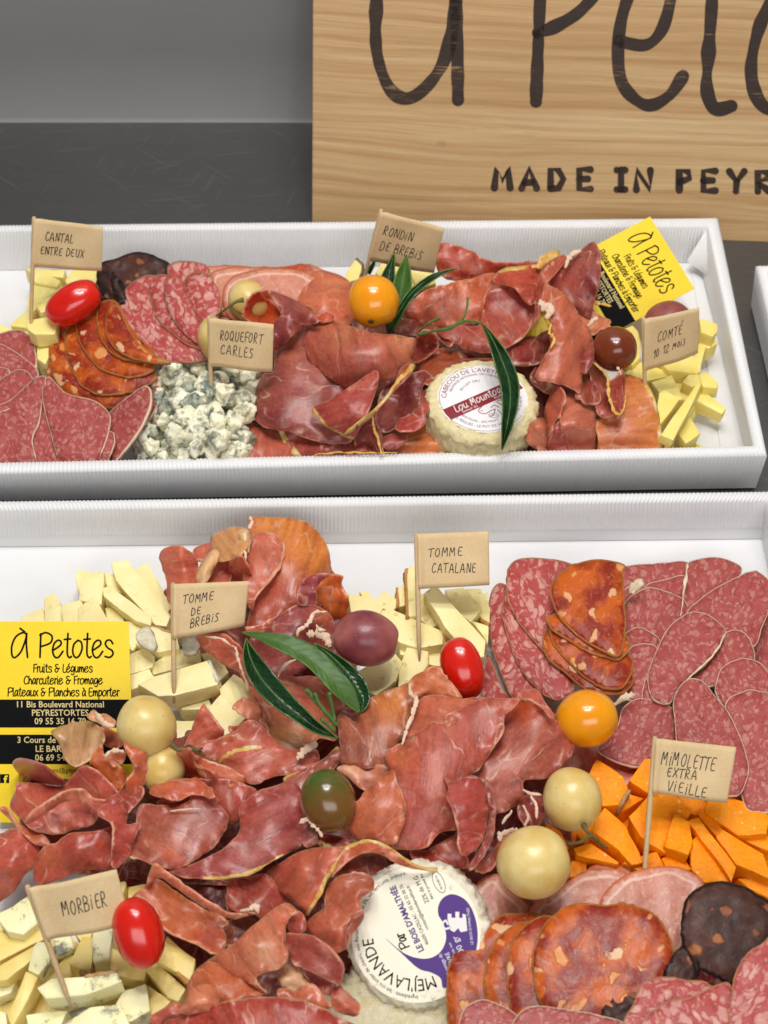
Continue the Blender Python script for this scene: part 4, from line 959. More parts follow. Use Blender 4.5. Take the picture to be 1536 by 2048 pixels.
for pts, hh in [
    ([(470, 540), (560, 534), (610, 528), (650, 540), (690, 560), (640, 600), (500, 590), (450, 560)], 2.6),
    ([(398, 534), (388, 552), (398, 585), (428, 628), (470, 650), (560, 620), (580, 570), (500, 533)], 3.35),
    ([(438, 538), (420, 555), (428, 600), (445, 630), (520, 630), (610, 580), (580, 540), (500, 533)], 3.5),
    ([(478, 548), (450, 570), (446, 605), (470, 640), (560, 640), (650, 590), (620, 548), (545, 536)], 3.65)]:
    slice_('lomo', pts, PX, (hh, 0.1, -0.4, 520, 580), LO, wr=0.05, jag=1.2)
ham([(215, 290), (330, 205), (480, 180), (540, 188), (590, 208), (640, 235), (690, 300), (700, 420), (660, 510), (560, 520), (430, 470), (350, 380), (240, 330)], ZB, None, 'c4705a', 'wavy', ctrl=[(340, 210, 3.5), (640, 240, 3.3), (680, 480, 3.6), (400, 430, 3.7), (500, 330, 4.2)], tones=[(560, 280, 90, 'cf8068')], fixed='wavy pink cured pork slice left of the upper yellow tomato', wr=.15)
ham([(-20, 190), (100, 160), (240, 160), (370, 142), (440, 180), (330, 240), (150, 270), (0, 250)], ZB, 2.9, 'b8523c', 'orange-edged', wr=.2)
# blue cheese crumbs
def crumb(x, y, r, h, k):
    c = P(x, y, FL+h*0.01); m = mpp(x, y)*r; bm = bmesh.new(); bmesh.ops.create_icosphere(bm, subdivisions=4, radius=1.0)
    sd = Vector((k*3.1, k*1.7, k)); sx, sy, sz = [random.uniform(0.75, 1.2) for _ in 'abc']
    pl = [(Vector([random.gauss(0, 1) for _ in 'abc']).normalized(), random.uniform(0.62, 0.95)) for _ in range(7)]
    for v in bm.verts:
        q = v.co.copy()
        for nn_, dd_ in pl:
            e_ = q.dot(nn_)-dd_
            if e_ > 0: q -= nn_*e_
        q = Vector((q.x*sx, q.y*sy, q.z*sz))*1.2
        f = 1+0.30*noise.noise(v.co*1.1+sd)+0.20*noise.noise(v.co*2.3+sd)+0.10*noise.noise(v.co*5+sd)+0.04*noise.noise(v.co*12+sd)
        # broken facets
        cell = noise.cell_vector(v.co*1.3+sd); f *= 1+0.05*(cell.x-0.5)
        v.co = c+q*m*f
    me = bpy.data.meshes.new('m'); bm.to_mesh(me); bm.free()
    o = link('cheese_crumb', me, M['roquefort']); PXY[o.name] = (x, y, y+r)
    reg(o, 'roquefort piece', 'cheese piece', 'crumbled roquefort pieces'); return o
poly = np.array([(352, 732), (380, 720), (440, 722), (495, 745), (515, 800), (515, 850), (500, 880), (480, 930), (300, 930), (278, 885), (318, 845), (320, 780)], float)
rs = np.random.default_rng(11); placed = []
for (rmin, rmax, tries, lift) in ((30, 46, 1200, 0.0), (15, 24, 160, 0.8)):
    for _ in range(tries):
        x, y = rs.uniform(270, 512), rs.uniform(715, 930); r = rs.uniform(rmin, rmax)
        if not inside(poly, np.array([x]), np.array([y]))[0]: continue
        if any((x-a)**2+((y-b)/0.9)**2-0 < (0.66*(r+c) if lift == 0 else 0.9*c+0.6*r)**2 - 0 and l == lift for a, b, c, l in placed if True): continue
        placed.append((x, y, r, lift))
for k, (x, y, r, l) in enumerate(placed):
    edge_ = dist_poly(poly, np.array([x]), np.array([y]))[0]
    crumb(x, y, r, 0.75+min(1.5, edge_*0.03)+l, k)
for k, (x, y, r, h) in enumerate([(478, 905, 22, 1.0), (505, 912, 15, 0.8), (462, 925, 16, 0.8), (380, 860, 30, 0.6), (430, 800, 34, .9), (350, 900, 30, .5), (420, 900, 26, .5), (370, 780, 28, .8)]): crumb(x, y, r, h, 90+k)

# ham in the middle of the upper tray
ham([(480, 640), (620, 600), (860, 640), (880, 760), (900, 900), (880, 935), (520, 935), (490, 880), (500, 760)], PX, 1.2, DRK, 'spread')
ham([(0, 1080), (60, 1085), (240, 1150), (420, 1160), (560, 1210), (620, 1300), (500, 1350), (200, 1350), (0, 1350), (-40, 1200)], ZB, (1.6, 0, 0), RED, 'flat', wr=0.25)
ham([(230, 1120), (420, 1160), (650, 1190), (800, 1270), (760, 1340), (480, 1350), (330, 1300)], ZB, (1.9, 0, 0), BUR, 'crumpled', fat=[(240, 1150), (300, 1240), (350, 1300)], wr=0.3)
ham([(1190, 985), (1312, 1040), (1290, 1130), (1180, 1340), (870, 1340), (830, 1180), (930, 1130), (1050, 1120), (1110, 1050)], ZB, (2.1, 0.2, 0.1), ORA, 'flat', fat=[(1312, 1040), (1280, 1150), (1200, 1320)], tones=[(900, 1230, 150, '8a3430'), (1150, 1100, 130, 'c9702a')], wr=0.12, ctrl=[(1000, 1200, 2.4)])
ham([(30, 470), (22, 430), (55, 350), (120, 305), (180, 310), (225, 360), (250, 450), (300, 520), (180, 560)], ZB, (4.3, 0, 0), 'b0461c', 'curled', ctrl=[(130, 430, 3.7), (120, 315, 5.4), (45, 420, 4.6)], fixed='curled ham slice showing its orange inside over the upper green grape', fat=[(30, 400), (60, 340), (120, 303), (185, 320)], fatw=3)
ham([(180, 305), (260, 330), (350, 370), (420, 430), (470, 490), (400, 520), (330, 560), (260, 640), (190, 660), (200, 500), (240, 450), (215, 400), (190, 350)], ZB, (4.5, 0, 0), PUR, 'curled', ctrl=[(300, 420, 5.2), (215, 400, 4.8), (180, 310, 5.4), (260, 640, 3.2), (400, 520, 4.0)], fat=[(180, 305), (215, 380), (250, 455)], fatw=3)
ham([(365, 355), (450, 330), (530, 400), (560, 480), (440, 480), (380, 400)], ZB, 3.9, 'b5503f', 'small', wr=0.2)
ham([(365, 455), (260, 560), (205, 640), (200, 790), (140, 800), (95, 900), (88, 1060), (130, 1110), (230, 1148), (300, 1150), (400, 1190), (560, 1225), (680, 1200), (720, 1000), (640, 800), (480, 600), (420, 490)], ZB, None, '8f4c50', 'broad', ctrl=[(150, 900, 2.7), (365, 455, 3.4), (300, 700, 3.5), (250, 1000, 3.0), (500, 1150, 2.6), (600, 900, 3.0), (100, 1060, 2.4), (680, 1200, 2.6), (205, 640, 3.0)], roll=0.2, tones=[(300, 650, 130, 'a2605c'), (200, 1050, 120, '7a3640')], fixed='broad flat purplish ham slice right of the roquefort flag', wr=0.1)
ham([(460, 482), (400, 530), (375, 600), (385, 680), (440, 760), (540, 830), (660, 890), (830, 860), (960, 820), (1030, 740), (1058, 640), (1050, 590), (930, 570), (800, 555), (680, 520), (560, 480)], ZB, None, 'ab5e55', 'rolled', ctrl=[(480, 500, 3.6), (700, 560, 4.9), (900, 600, 5.0), (1040, 620, 4.3), (420, 620, 4.0), (600, 650, 4.9), (850, 700, 4.9), (660, 870, 3.5), (1000, 780, 3.8), (440, 760, 3.6), (540, 830, 3.6)], roll=0.15,
    tones=[(600, 560, 90, 'b9765a'), (980, 620, 90, 'c98a74'), (700, 800, 110, '984a48')], fixed='large rolled ham slice in front of the yellow cherry tomato', wr=0.06)
ham([(870, 880), (830, 960), (815, 1080), (850, 1150), (910, 1140), (1000, 1080), (1070, 1000), (1090, 900), (1120, 840), (1170, 830), (1110, 780), (1040, 800), (940, 840)], ZB, None, '6f2b35', 'dark folded', ctrl=[(870, 880, 3.2), (1110, 790, 3.6), (950, 960, 2.6), (850, 1120, 2.9), (1060, 980, 3.2), (1000, 860, 3.6)], fixed='dark folded ham slice left of the cabecou cheese', fat=[(1040, 795), (1110, 780), (1170, 830)], fatw=4)
ham([(1085, 900), (1150, 930), (1195, 990), (1120, 1040), (1112, 1100), (1030, 1150), (940, 1140), (945, 1085), (1040, 1030), (1085, 970)], ZB, (3.2, 0, 0), 'a14446', 'curled', ctrl=[(1090, 1000, 3.9)], wr=.3)
ham([(820, 785), (760, 810), (690, 860), (560, 940), (435, 1010), (470, 1075), (540, 1130), (620, 1178), (680, 1196), (740, 1100), (800, 960), (830, 850)], ZB, None, '9c4146', 'triangular', ctrl=[(820, 800, 4.9), (435, 1010, 3.7), (650, 1180, 3.9), (650, 1000, 4.7), (780, 980, 4.7)], fat=[(435, 1010), (500, 1100), (620, 1178), (680, 1196)], fatw=5, fixed='triangular ham flap with brown rim in front of the rolled slice', wr=0.05)
o = ham([(1052, 748), (1000, 742), (960, 770), (930, 850), (850, 960), (760, 1050), (660, 1130), (610, 1172), (640, 1168), (780, 1075), (860, 980), (960, 870), (1030, 800)], ZB, None, '8c4238', 'standing', ctrl=[(1050, 750, 4.6), (960, 790, 4.8), (850, 960, 5.0), (620, 1165, 4.6), (780, 1060, 4.9)], fat=[(1052, 748), (930, 860), (780, 1040), (610, 1172)], fatw=7, roll=0, jag=1.5, fixed='thin standing ham edge with yellow fat running down to the triangular flap')
ham([(700, 1150), (800, 1040), (850, 1140), (860, 1260), (880, 1340), (720, 1340), (690, 1230)], ZB, (2.6, 0, 0), '7c2c33', 'crumpled', wr=.4)
o = ham([(880, 1170), (1000, 1160), (980, 1230), (900, 1260), (840, 1220)], ZB, 2.5, BUR, 'small', wr=.3)
ribbon('fat_rind', [(790, 1040, 3.4), (800, 1120, 3.2), (830, 1200, 3.0), (850, 1290, 2.7)], 0.0030, M['yfat'], ZB, parent=o)
ribbon('fat_rind', [(440, 1290, 2.5), (600, 1275, 2.6), (800, 1278, 2.6), (950, 1275, 2.6)], 0.0022, M['yfat'], ZB, parent=o)
ham([(100, 640), (150, 600), (230, 640), (210, 720), (120, 790), (70, 780)], ZC, None, '8a3a38', 'curled', ctrl=[(100, 640, 3.6), (160, 690, 2.6), (220, 660, 3.6), (90, 780, 3.4)], wr=.35, fat=[(100, 640), (150, 600), (230, 640)], fatw=3)
ham([(60, 810), (200, 720), (350, 710), (400, 800), (230, 880), (180, 930), (110, 900)], ZC, (2.3, 0, 0.2), '9a4a2c', 'orange-brown', wr=.2, fat=[(200, 735), (330, 715), (380, 790), (440, 800)], fatw=3)

# ham right of the middle
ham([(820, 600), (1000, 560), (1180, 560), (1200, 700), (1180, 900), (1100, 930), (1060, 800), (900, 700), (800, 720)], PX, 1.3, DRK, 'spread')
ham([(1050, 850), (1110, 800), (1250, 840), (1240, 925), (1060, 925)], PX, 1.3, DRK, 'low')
ham([(245, 82), (330, 90), (430, 118), (520, 180), (640, 190), (820, 190), (830, 260), (560, 300), (420, 320), (260, 280), (215, 200)], ZC, None, 'a44f45', 'broad', ctrl=[(245, 90, 4.0), (430, 130, 3.8), (800, 200, 3.6), (400, 240, 3.0), (700, 270, 3.2), (250, 250, 2.9)], wr=.25, jag=2.5)
ham([(560, 258), (420, 290), (200, 345), (90, 410), (20, 480), (50, 535), (200, 580), (400, 570), (500, 540), (530, 420), (560, 320)], ZC, None, 'b4614a', 'folded', ctrl=[(540, 290, 3.9), (300, 330, 4.1), (60, 450, 3.4), (60, 530, 2.8), (350, 450, 3.6), (480, 540, 3.0), (250, 560, 2.8)], tones=[(350, 330, 80, 'bf6a38'), (200, 450, 120, 'b9665a')], wr=.12)
ham([(30, 530), (200, 570), (330, 600), (300, 700), (200, 640), (60, 630), (-20, 600)], ZC, 2.7, BUR, 'flat', wr=.25)
ham([(560, 340), (700, 335), (790, 400), (812, 500), (775, 600), (690, 680), (560, 735), (440, 730), (330, 680), (220, 610), (330, 570), (470, 570), (500, 440), (510, 390)], ZC, None, '9c4843', 'round', ctrl=[(560, 345, 3.8), (790, 420, 3.6), (640, 500, 3.1), (500, 700, 3.2), (770, 600, 3.2), (250, 610, 2.9)], fat=[(812, 500), (775, 600), (690, 680)], fatw=3, wr=.1, fixed='round dark red ham slice above the cabecou cheese')
ham([(600, 230), (700, 215), (840, 205), (850, 300), (800, 440), (745, 430), (700, 360), (620, 330), (555, 300)], ZC, None, 'a8483a', 'ragged', ctrl=[(600, 240, 4.2), (830, 220, 4.4), (790, 430, 4.0), (700, 300, 4.4), (560, 300, 4.1)], fat=[(600, 245), (700, 228), (830, 215)], fatw=5, jag=3.5)
ham([(820, 215), (860, 150), (940, 120), (955, 150), (900, 190), (850, 225)], ZC, 4.7, 'd3902c', 'yellow fatty', fat=[(840, 200), (940, 130)], fatw=14, jag=4)
ham([(980, 150), (900, 180), (850, 230), (820, 330), (800, 520), (780, 600), (830, 540), (860, 440), (880, 330), (950, 240), (1000, 180)], ZC, None, 'a6524a', 'upright', ctrl=[(980, 150, 4.8), (820, 330, 4.6), (790, 580, 3.6), (880, 300, 4.9)], fat=[(940, 180), (820, 300), (800, 500), (780, 600)], fatw=3, fixed='narrow upright ham fold left of the tall purplish slice')
ham([(1150, 72), (1200, 120), (1205, 260), (1175, 400), (1140, 520), (1060, 480), (970, 420), (890, 370), (930, 260), (1000, 190), (1080, 130)], ZC, None, '7d3a40', 'tall', ctrl=[(1160, 80, 5.2), (1100, 250, 5.0), (1140, 500, 4.0), (920, 350, 4.0), (1000, 250, 4.6)], tones=[(1000, 300, 80, 'a05350'), (1130, 300, 40, '70303c')], fixed='tall purplish ham slice leaning on the tilted yellow card', wr=.1)
o = ham([(1060, 500), (1140, 480), (1215, 515), (1272, 560), (1180, 620), (1110, 610), (1040, 580)], ZC, 3.6, SAL, 'frayed', jag=4.5, wr=.4)
ribbon('fat_rind', [(990, 230, 5.2), (1020, 160, 5.4), (1060, 130, 5.5), (1085, 120, 5.5)], 0.0065, M['gfat'], ZC, parent=o)
ribbon('fat_rind', [(1130, 580, 4.2), (1160, 540, 4.4), (1190, 530, 4.4)], 0.0055, M['gfat'], ZC, parent=o)
ribbon('fat_rind', [(1150, 440, 3.9), (1200, 440, 4.0), (1272, 455, 4.1)], 0.005, M['yfat'], ZC, parent=o)
ham([(640, 690), (760, 640), (840, 650), (860, 740), (800, 810), (400, 810), (370, 775), (600, 760)], ZC, (2.7, 0, 0), '842e33', 'narrow', wr=.3, fat=[(380, 790), (420, 808), (600, 805), (780, 800)], fatw=3)
ham([(780, 690), (880, 600), (1000, 620), (1000, 900), (900, 980), (780, 900), (820, 800)], ZC, 2.6, DRK, 'crumpled', wr=.5)
ham([(870, 325), (960, 360), (1040, 450), (1110, 560), (1150, 620), (1155, 780), (1095, 870), (1088, 985), (1030, 950), (970, 930), (820, 890), (850, 790), (890, 700), (905, 600), (880, 520), (840, 470), (850, 400)], ZC, None, 'b4695a', 'long', ctrl=[(870, 330, 5.4), (960, 500, 5.4), (1100, 600, 4.6), (1000, 700, 5.0), (830, 880, 4.4), (1080, 960, 3.6), (1140, 760, 4.0), (900, 620, 4.9), (960, 850, 4.6)], tones=[(1110, 740, 60, '8f3d3c'), (930, 420, 60, 'b0603a')], fixed='long salmon pink ham strip draped down the middle of the right ham heap', wr=.12, jag=3)
o = ham([(1080, 620), (1150, 640), (1160, 780), (1110, 860), (1060, 800)], ZC, 4.2, '8a3a3c', 'narrow', wr=.3)
ribbon('fat_rind', [(840, 420, 5.6), (870, 460, 5.7), (900, 480, 5.7), (880, 530, 5.5)], 0.012, M['gfat'], ZC, parent=o)
ribbon('fat_rind', [(905, 560, 5.3), (900, 620, 5.3), (925, 650, 5.2), (910, 710, 5.2)], 0.004, M['yfat'], ZC, parent=o)
ham([(940, 935), (985, 990), (975, 1100), (910, 1200), (890, 1360), (855, 1360), (865, 1120), (895, 1010)], ZC, None, 'b75e55', 'upright', ctrl=[(940, 940, 3.9), (930, 1100, 3.3), (870, 1330, 2.1)], jag=3, fat=[(870, 1330), (905, 1200), (975, 1100), (985, 990)], fatw=3)
ham([(985, 990), (1100, 1010), (1170, 1060), (1175, 1150), (1150, 1370), (1020, 1370), (960, 1160)], ZC, None, 'c0746a', 'upright', ctrl=[(990, 1000, 3.3), (1080, 1150, 3.5), (1160, 1100, 2.8), (1030, 1350, 2.0), (1150, 1350, 1.9)], jag=2.5)
ham([(1080, 880), (1150, 870), (1200, 1000), (1160, 1040), (1060, 1000)], ZC, 3.4, '8b4640', 'small frayed', jag=4, wr=.5)
ham([(850, 1128), (790, 1150), (758, 1200), (760, 1270), (840, 1330), (890, 1330), (880, 1180)], ZC, 3.0, 'cc806e', 'rolled', wr=.2, ctrl=[(820, 1200, 3.7)])
ham([(920, 1200), (965, 1150), (1020, 1370), (880, 1370)], ZC, 3.2, 'a34a4a', 'narrow')
ham([(1130, 800), (1180, 820), (1250, 900), (1260, 1000), (1290, 1090), (1350, 1060), (1340, 960), (1320, 880), (1300, 980), (1280, 1110), (1190, 1110), (1160, 960), (1140, 880)], ZC, 3.2, BUR, 'hanging', wr=.3)
ham([(1300, 875), (1340, 870), (1420, 880), (1490, 930), (1530, 1020), (1560, 1150), (1560, 1360), (1220, 1370), (1190, 1250), (1165, 1140), (1280, 1120), (1330, 1080), (1310, 980)], ZC, None, 'd08a58', 'flat', ctrl=[(1320, 880, 3.2), (1480, 950, 3.1), (1550, 1250, 2.2), (1400, 1100, 3.0), (1220, 1200, 2.6), (1350, 1350, 2.3)], fat=[(1480, 930), (1535, 1040), (1562, 1200), (1560, 1360)], fatw=6,
    tones=[(1330, 1230, 140, 'cb7c5e'), (1400, 950, 60, 'c77a3a')], fixed='flat orange ham slice left of the comte cheese', wr=.08)
o = ham([(1330, 820), (1350, 860), (1350, 960), (1340, 1060), (1310, 1110), (1270, 1060), (1240, 960), (1260, 900), (1300, 880)], ZC, None, '9c4138', 'looped', ctrl=[(1320, 840, 4.0), (1250, 950, 3.8), (1310, 1100, 3.7), (1300, 980, 3.4)], fixed='looped red ham slip with yellow edge hanging over the flat orange slice')
ribbon('fat_rind', [(1140, 780, 3.9), (1190, 820, 4.0), (1245, 880, 4.1), (1250, 960, 4.1), (1265, 1040, 4.1), (1310, 1110, 4.1), (1345, 1060, 4.1), (1355, 990, 4.0)], 0.0035, M['yfat'], ZC, parent=o)
ribbon('fat_rind', [(1325, 870, 4.3), (1322, 840, 4.5), (1305, 818, 4.6)], 0.003, M['gfat'], ZC, parent=o)
ham([(340, 1230), (480, 1320), (520, 1440), (330, 1440), (300, 1300)], ZD, 1.7, 'c07a4c', 'low')

# comte at the right end
CO = 'smooth yellow comte piece'
cheese('comte', [(1150, 370), (1180, 365), (1290, 410), (1280, 470), (1250, 510), (1150, 470)], ZD, 2.4, 1.3, CO)
cheese('comte', [(1140, 470), (1250, 520), (1285, 560), (1220, 600), (1150, 570)], ZD, 1.7, 1.0, CO)
cheese('comte', [(840, 700), (1000, 640), (1120, 660), (1140, 790), (900, 780)], ZD, 2.3, 1.0, CO)
cheese('comte', [(1120, 560), (1190, 570), (1155, 780), (1140, 790), (1110, 660)], ZD, 2.0, 1.2, CO)
cheese('comte', [(560, 790), (700, 710), (900, 780), (1000, 800), (760, 850)], ZD, 2.0, 1.0, 'long yellow comte piece')
cheese('comte', [(575, 445), (630, 420), (680, 470), (705, 560), (700, 680), (640, 740), (560, 700)], ZD, 2.3, 1.6, CO)
cheese('comte', [(1020, 860), (1060, 800), (1150, 805), (1165, 880), (1090, 905)], ZD, 2.2, 0.7, CO)
cheese('comte', [(1140, 800), (1210, 785), (1295, 860), (1290, 900), (1180, 900), (1150, 850)], ZD, 2.0, 0.7, CO)
cheese('comte', [(1090, 960), (1150, 900), (1350, 1060), (1330, 1100), (1110, 1000)], ZD, 1.5, 0.8, 'tapering yellow comte stick')
cheese('comte', [(770, 870), (940, 805), (1030, 990), (920, 1020), (830, 930)], ZD, 2.1, 1.1, CO)
cheese('comte', [(940, 810), (1060, 850), (1100, 960), (1020, 1000)], ZD, 1.6, 1.0, CO)
cheese('comte', [(830, 930), (870, 912), (990, 990), (850, 1200), (820, 1100)], ZD, 2.4, 0.9, 'flat yellow comte piece')
cheese('comte', [(850, 1260), (1130, 860), (1162, 890), (945, 1310)], ZD, 2.9, 0.7, 'long slim comte stick lying on top')
cheese('comte', [(970, 1240), (1050, 1100), (1155, 1250), (1040, 1340)], ZD, 1.9, 1.0, CO)
cheese('comte', [(1000, 1040), (1100, 1040), (1110, 1110), (1050, 1160)], ZD, 1.3, 0.8, CO)
cheese('comte', [(1040, 1335), (1100, 1320), (1250, 1390), (1240, 1420), (1040, 1420)], ZD, 0.9, 0.6, CO)
cheese('comte', [(850, 1290), (950, 1330), (940, 1420), (820, 1420)], ZD, 1.2, 0.8, CO)
cheese('comte', [(700, 820), (800, 800), (860, 900), (840, 960), (760, 960)], ZD, 1.4, 1.0, CO)
# rondin de brebis behind the yellow tomato
cheese('cantal', [(640, 190), (695, 110), (740, 150), (720, 230), (640, 260)], ZB, (2.6, 0, 0), 1.4, 'wedge of sheep cheese with black rind', rind=[(1, 'rind_grey'), (2, 'rind_grey')], nm='cheese_wedge')
cheese('cantal', [(820, 190), (860, 130), (1000, 150), (1060, 230), (1040, 330), (900, 330)], ZB, (2.0, 0, 0), 1.4, 'pale cheese piece behind the leaves', nm='cheese_wedge')
cheese('cantal', [(1020, 180), (1150, 190), (1180, 260), (1060, 290)], ZB, (2.2, 0, 0), 1.2, 'cheese piece with orange rind below the rondin flag', nm='cheese_wedge')

# ---------------- round cheeses with their labels
def round_cheese(label_, cx, cy, h, rad, th, axis, mat, wrinkle=0.0012, rindcol=None, sd=0):
    c = P(cx, cy, FL+h*0.01); az = Vector(axis).normalized(); ax = az.cross(Vector((0, 1, 0))).normalized() if abs(az.y) < .9 else az.cross(Vector((1, 0, 0))).normalized()
    ax = (CAM_R-az*CAM_R.dot(az)).normalized(); ay = az.cross(ax).normalized()
    V = []; Fc = []; m = 120; prof = [(0.0, 0)]
    for i in range(1, 15): prof.append((i/15*0.93, 0))
    for i in range(9): t = i/8*math.pi/2; prof.append((0.93+0.07*math.sin(t), -(1-math.cos(t))*0.16))
    for i in range(1, 8): prof.append((1.0+0.02*math.sin(i/8*math.pi), -0.16-0.68*i/8))
    for i in range(9): t = i/8*math.pi/2; prof.append((0.93+0.07*math.cos(t), -0.84-math.sin(t)*0.16))
    prof.append((0.0, -1)); np_ = len(prof)
    for i, (r, z) in enumerate(prof):
        for k in range(m):
            t = 2*math.pi*k/m; rr = rad*r*(1+0.025*noise.noise(Vector((math.cos(t)*1.3, math.sin(t)*1.3, sd))))
            p = ax*math.cos(t)*rr+ay*math.sin(t)*rr+az*(z*th)
            q = Vector((math.cos(t)*r*6, math.sin(t)*r*6, z*3+sd))
            wv = (1-abs(noise.noise(q*1.1)))**3*1.0+noise.noise(q*2.7)*0.45
            outd = (ax*math.cos(t)+ay*math.sin(t)) if z < -0.02 else az
            f = wrinkle*min(1, max(0.15, (r-0.62)*5))
            V.append(c+p+outd*wv*f)
    for i in range(np_-1):
        for k in range(m): Fc.append((i*m+k, (i+1)*m+k, (i+1)*m+(k+1) % m, i*m+(k+1) % m))
    root = empty('goat_cheese', c+az*(-th)); PXY[root.name] = (cx, cy, cy+80)
    me = mesh(V, Fc); o = link('rind', me, mat, root)
    return root, c, ax, ay, az
def disc_label(root, c, ax, ay, az, rad, off, mat, rot=0.0, thick=0.0003):
    r_ = R_(rot); u = ax*math.cos(r_)+ay*math.sin(r_); v = -ax*math.sin(r_)+ay*math.cos(r_)
    fn = lambda x, y, o=0.0: c+u*(x*rad)+v*(y*rad)+az*(off+o)
    k = 96; V = [fn(math.cos(2*math.pi*i/k), math.sin(2*math.pi*i/k)) for i in range(k)]+[fn(math.cos(2*math.pi*i/k), math.sin(2*math.pi*i/k), -thick) for i in range(k)]
    Fc = [tuple(range(k)), tuple(range(2*k-1, k-1, -1))]+[(i, i+k, (i+1) % k+k, (i+1) % k) for i in range(k)]
    o = link('paper_label', mesh(V, Fc), mat, root, smooth=False); ORG[o.name] = ORG[root.name]
    return o, fn
def arc_text(text, size, r, a_mid, fn, off, inward=False, xs=1.0):
    f = lambda x, y: (lambda a, rr: fn(rr*math.cos(a), rr*math.sin(a), off))(R_(a_mid)+(-x/r if not inward else x/r), r+(y if not inward else -y))
    return type_geom(text, size, f, xs=xs)
M['cabecou'] = mk_rind('ivory_wrinkled_rind', 'd6c48a', 'ebdfb6', 0.0012); M['label_white'] = simple('glossy_white_label', 'efecee', 0.22); M['label_cream'] = simple('cream_label', 'fbf5e0', 0.25)
M['crimson'] = simple('crimson_print', '8e2434', 0.3); M['grey_print'] = simple('grey_print', '5b5154', 0.35); M['white_print'] = simple('white_print', 'f0ecea', 0.3); M['violet'] = simple('violet_print', '5a3d86', 0.3)
def ring(r0, r1, fn, off, a0=0, a1=360, k=96):
    V = []; Fc = []
    for i in range(k+1):
        t = R_(a0+(a1-a0)*i/k); V += [fn(r0*math.cos(t), r0*math.sin(t), off), fn(r1*math.cos(t), r1*math.sin(t), off)]
    return V, [(2*i, 2*i+1, 2*i+3, 2*i+2) for i in range(k)]
root, c, ax, ay, az = round_cheese('', 965, 800, 3.3, 0.0262, 0.021, (0.03, -0.02, 1), M['cabecou'], 0.0017)
tag(root, 'round ivory cabecou goat cheese with red and white label, under the long dark leaf', 'cheese')
lab, fn = disc_label(root, c, ax, ay, az, 0.0216, 0.0012, M['label_white'], 0)
def printed(name, parts, mat):
    V, Fc = merge(parts); return link(name, mesh(V, Fc), mat, lab, smooth=False)
# band across the label
bu = math.cos(R_(31)); bv = math.sin(R_(31))
def bandp(s, t): return (s*bu-t*bv, s*bv+t*bu)
V = []; Fc = []; kk = 40
for i in range(kk+1):
    s = -1+2*i/kk
    for t in (-0.17, 0.17):
        lim = math.sqrt(max(0, 0.97**2-t*t)); x, y = bandp(max(-lim, min(lim, s)), t-0.02); V.append(fn(x, y, 0.00006))
Fc = [(2*i, 2*i+1, 2*i+3, 2*i+2) for i in range(kk)]
printed('printed_band', [(V, Fc)], M['crimson'])
fb_ = lambda dx, dy, o: (lambda x, y: fn(*bandp(x+dx, y+dy), o))
lou = []
scr = write({**LOW, 'M': ([[(.0, 0), (.25, 1.4), (.45, .4), (.8, 1.4), (.9, 0)]], 1.1)}, 'Lou Mountognol', 0.02, -0.06, 0.135, target=1.5, align='C', slant=.15, gw=.9)
printed('brand_script', [stroke_geom(scr, 0.020, fb_(0, 0, 0.00012))], M['white_print'])
printed('small_white_print', [type_geom('Saveur du', 0.10, fb_(-0.42, -0.155, 0.00012)), type_geom('Rouergue', 0.10, fb_(0.42, -0.155, 0.00012))], M['white_print'])
printed('arc_print', [arc_text("CABECOU DE L'AVEYRON", 0.165, 0.80, 112, fn, 0.0001)], M['crimson'])
printed('small_print', [arc_text('FROMAGE ARTISANAL DE CHEVRE', 0.085, 0.70, 112, fn, 0.0001), arc_text('AU LAIT CRU', 0.09, 0.50, 125, fn, 0.0001), arc_text('45% MG/ES - 20% MG/PT', 0.085, 0.72, 262, fn, 0.0001, True),
                        arc_text('EARL PEGUES - LE PUY DE WALTRE - T\u00e9l. 05 65 63 67', 0.10, 0.86, 290, fn, 0.0001, True)], M['grey_print'])
# a goat's head in line
goat = [[(-.02, -.02), (-.10, -.10), (-.14, -.25), (-.22, -.36), (-.20, -.45), (-.08, -.47), (.05, -.38), (.14, -.33)], [(-.02, -.02), (-.05, .14), (.02, .22)], [(.06, -.02), (.04, .12), (.12, .20)], [(.06, -.04), (.2, .0), (.32, -.04), (.2, -.08)],
        [(.14, -.33), (.10, -.48), (.02, -.56)], [(.16, -.1), (.32, -.22), (.5, -.3)], [(.05, -.30), (.12, -.22), (.22, -.28)], [(-.09, -.17), (-.05, -.15)], [(-.17, -.40), (-.14, -.38)], [(.2, -.36), (.26, -.46), (.3, -.52)]]
printed('goat_drawing', [stroke_geom([crom(g, per=6) if len(g) > 2 else np.array(g) for g in goat], 0.018, lambda x, y: fn(x+.12, y+0.02, 0.0001))], M['crimson'])
printed('oval_stamp', [stroke_geom([np.array([(0.22+0.11*math.cos(t), -0.50+0.06*math.sin(t)) for t in np.linspace(0, 6.3, 24)])], 0.01, lambda x, y: fn(x, y, 0.0001)), type_geom('12 008 CE', 0.04, lambda x, y: fn(x+.22, y-.515, 0.0001))], M['grey_print'])
printed('label_rule', [ring(0.955, 0.965, fn, 0.00008, 100, 330)], M['grey_print'])

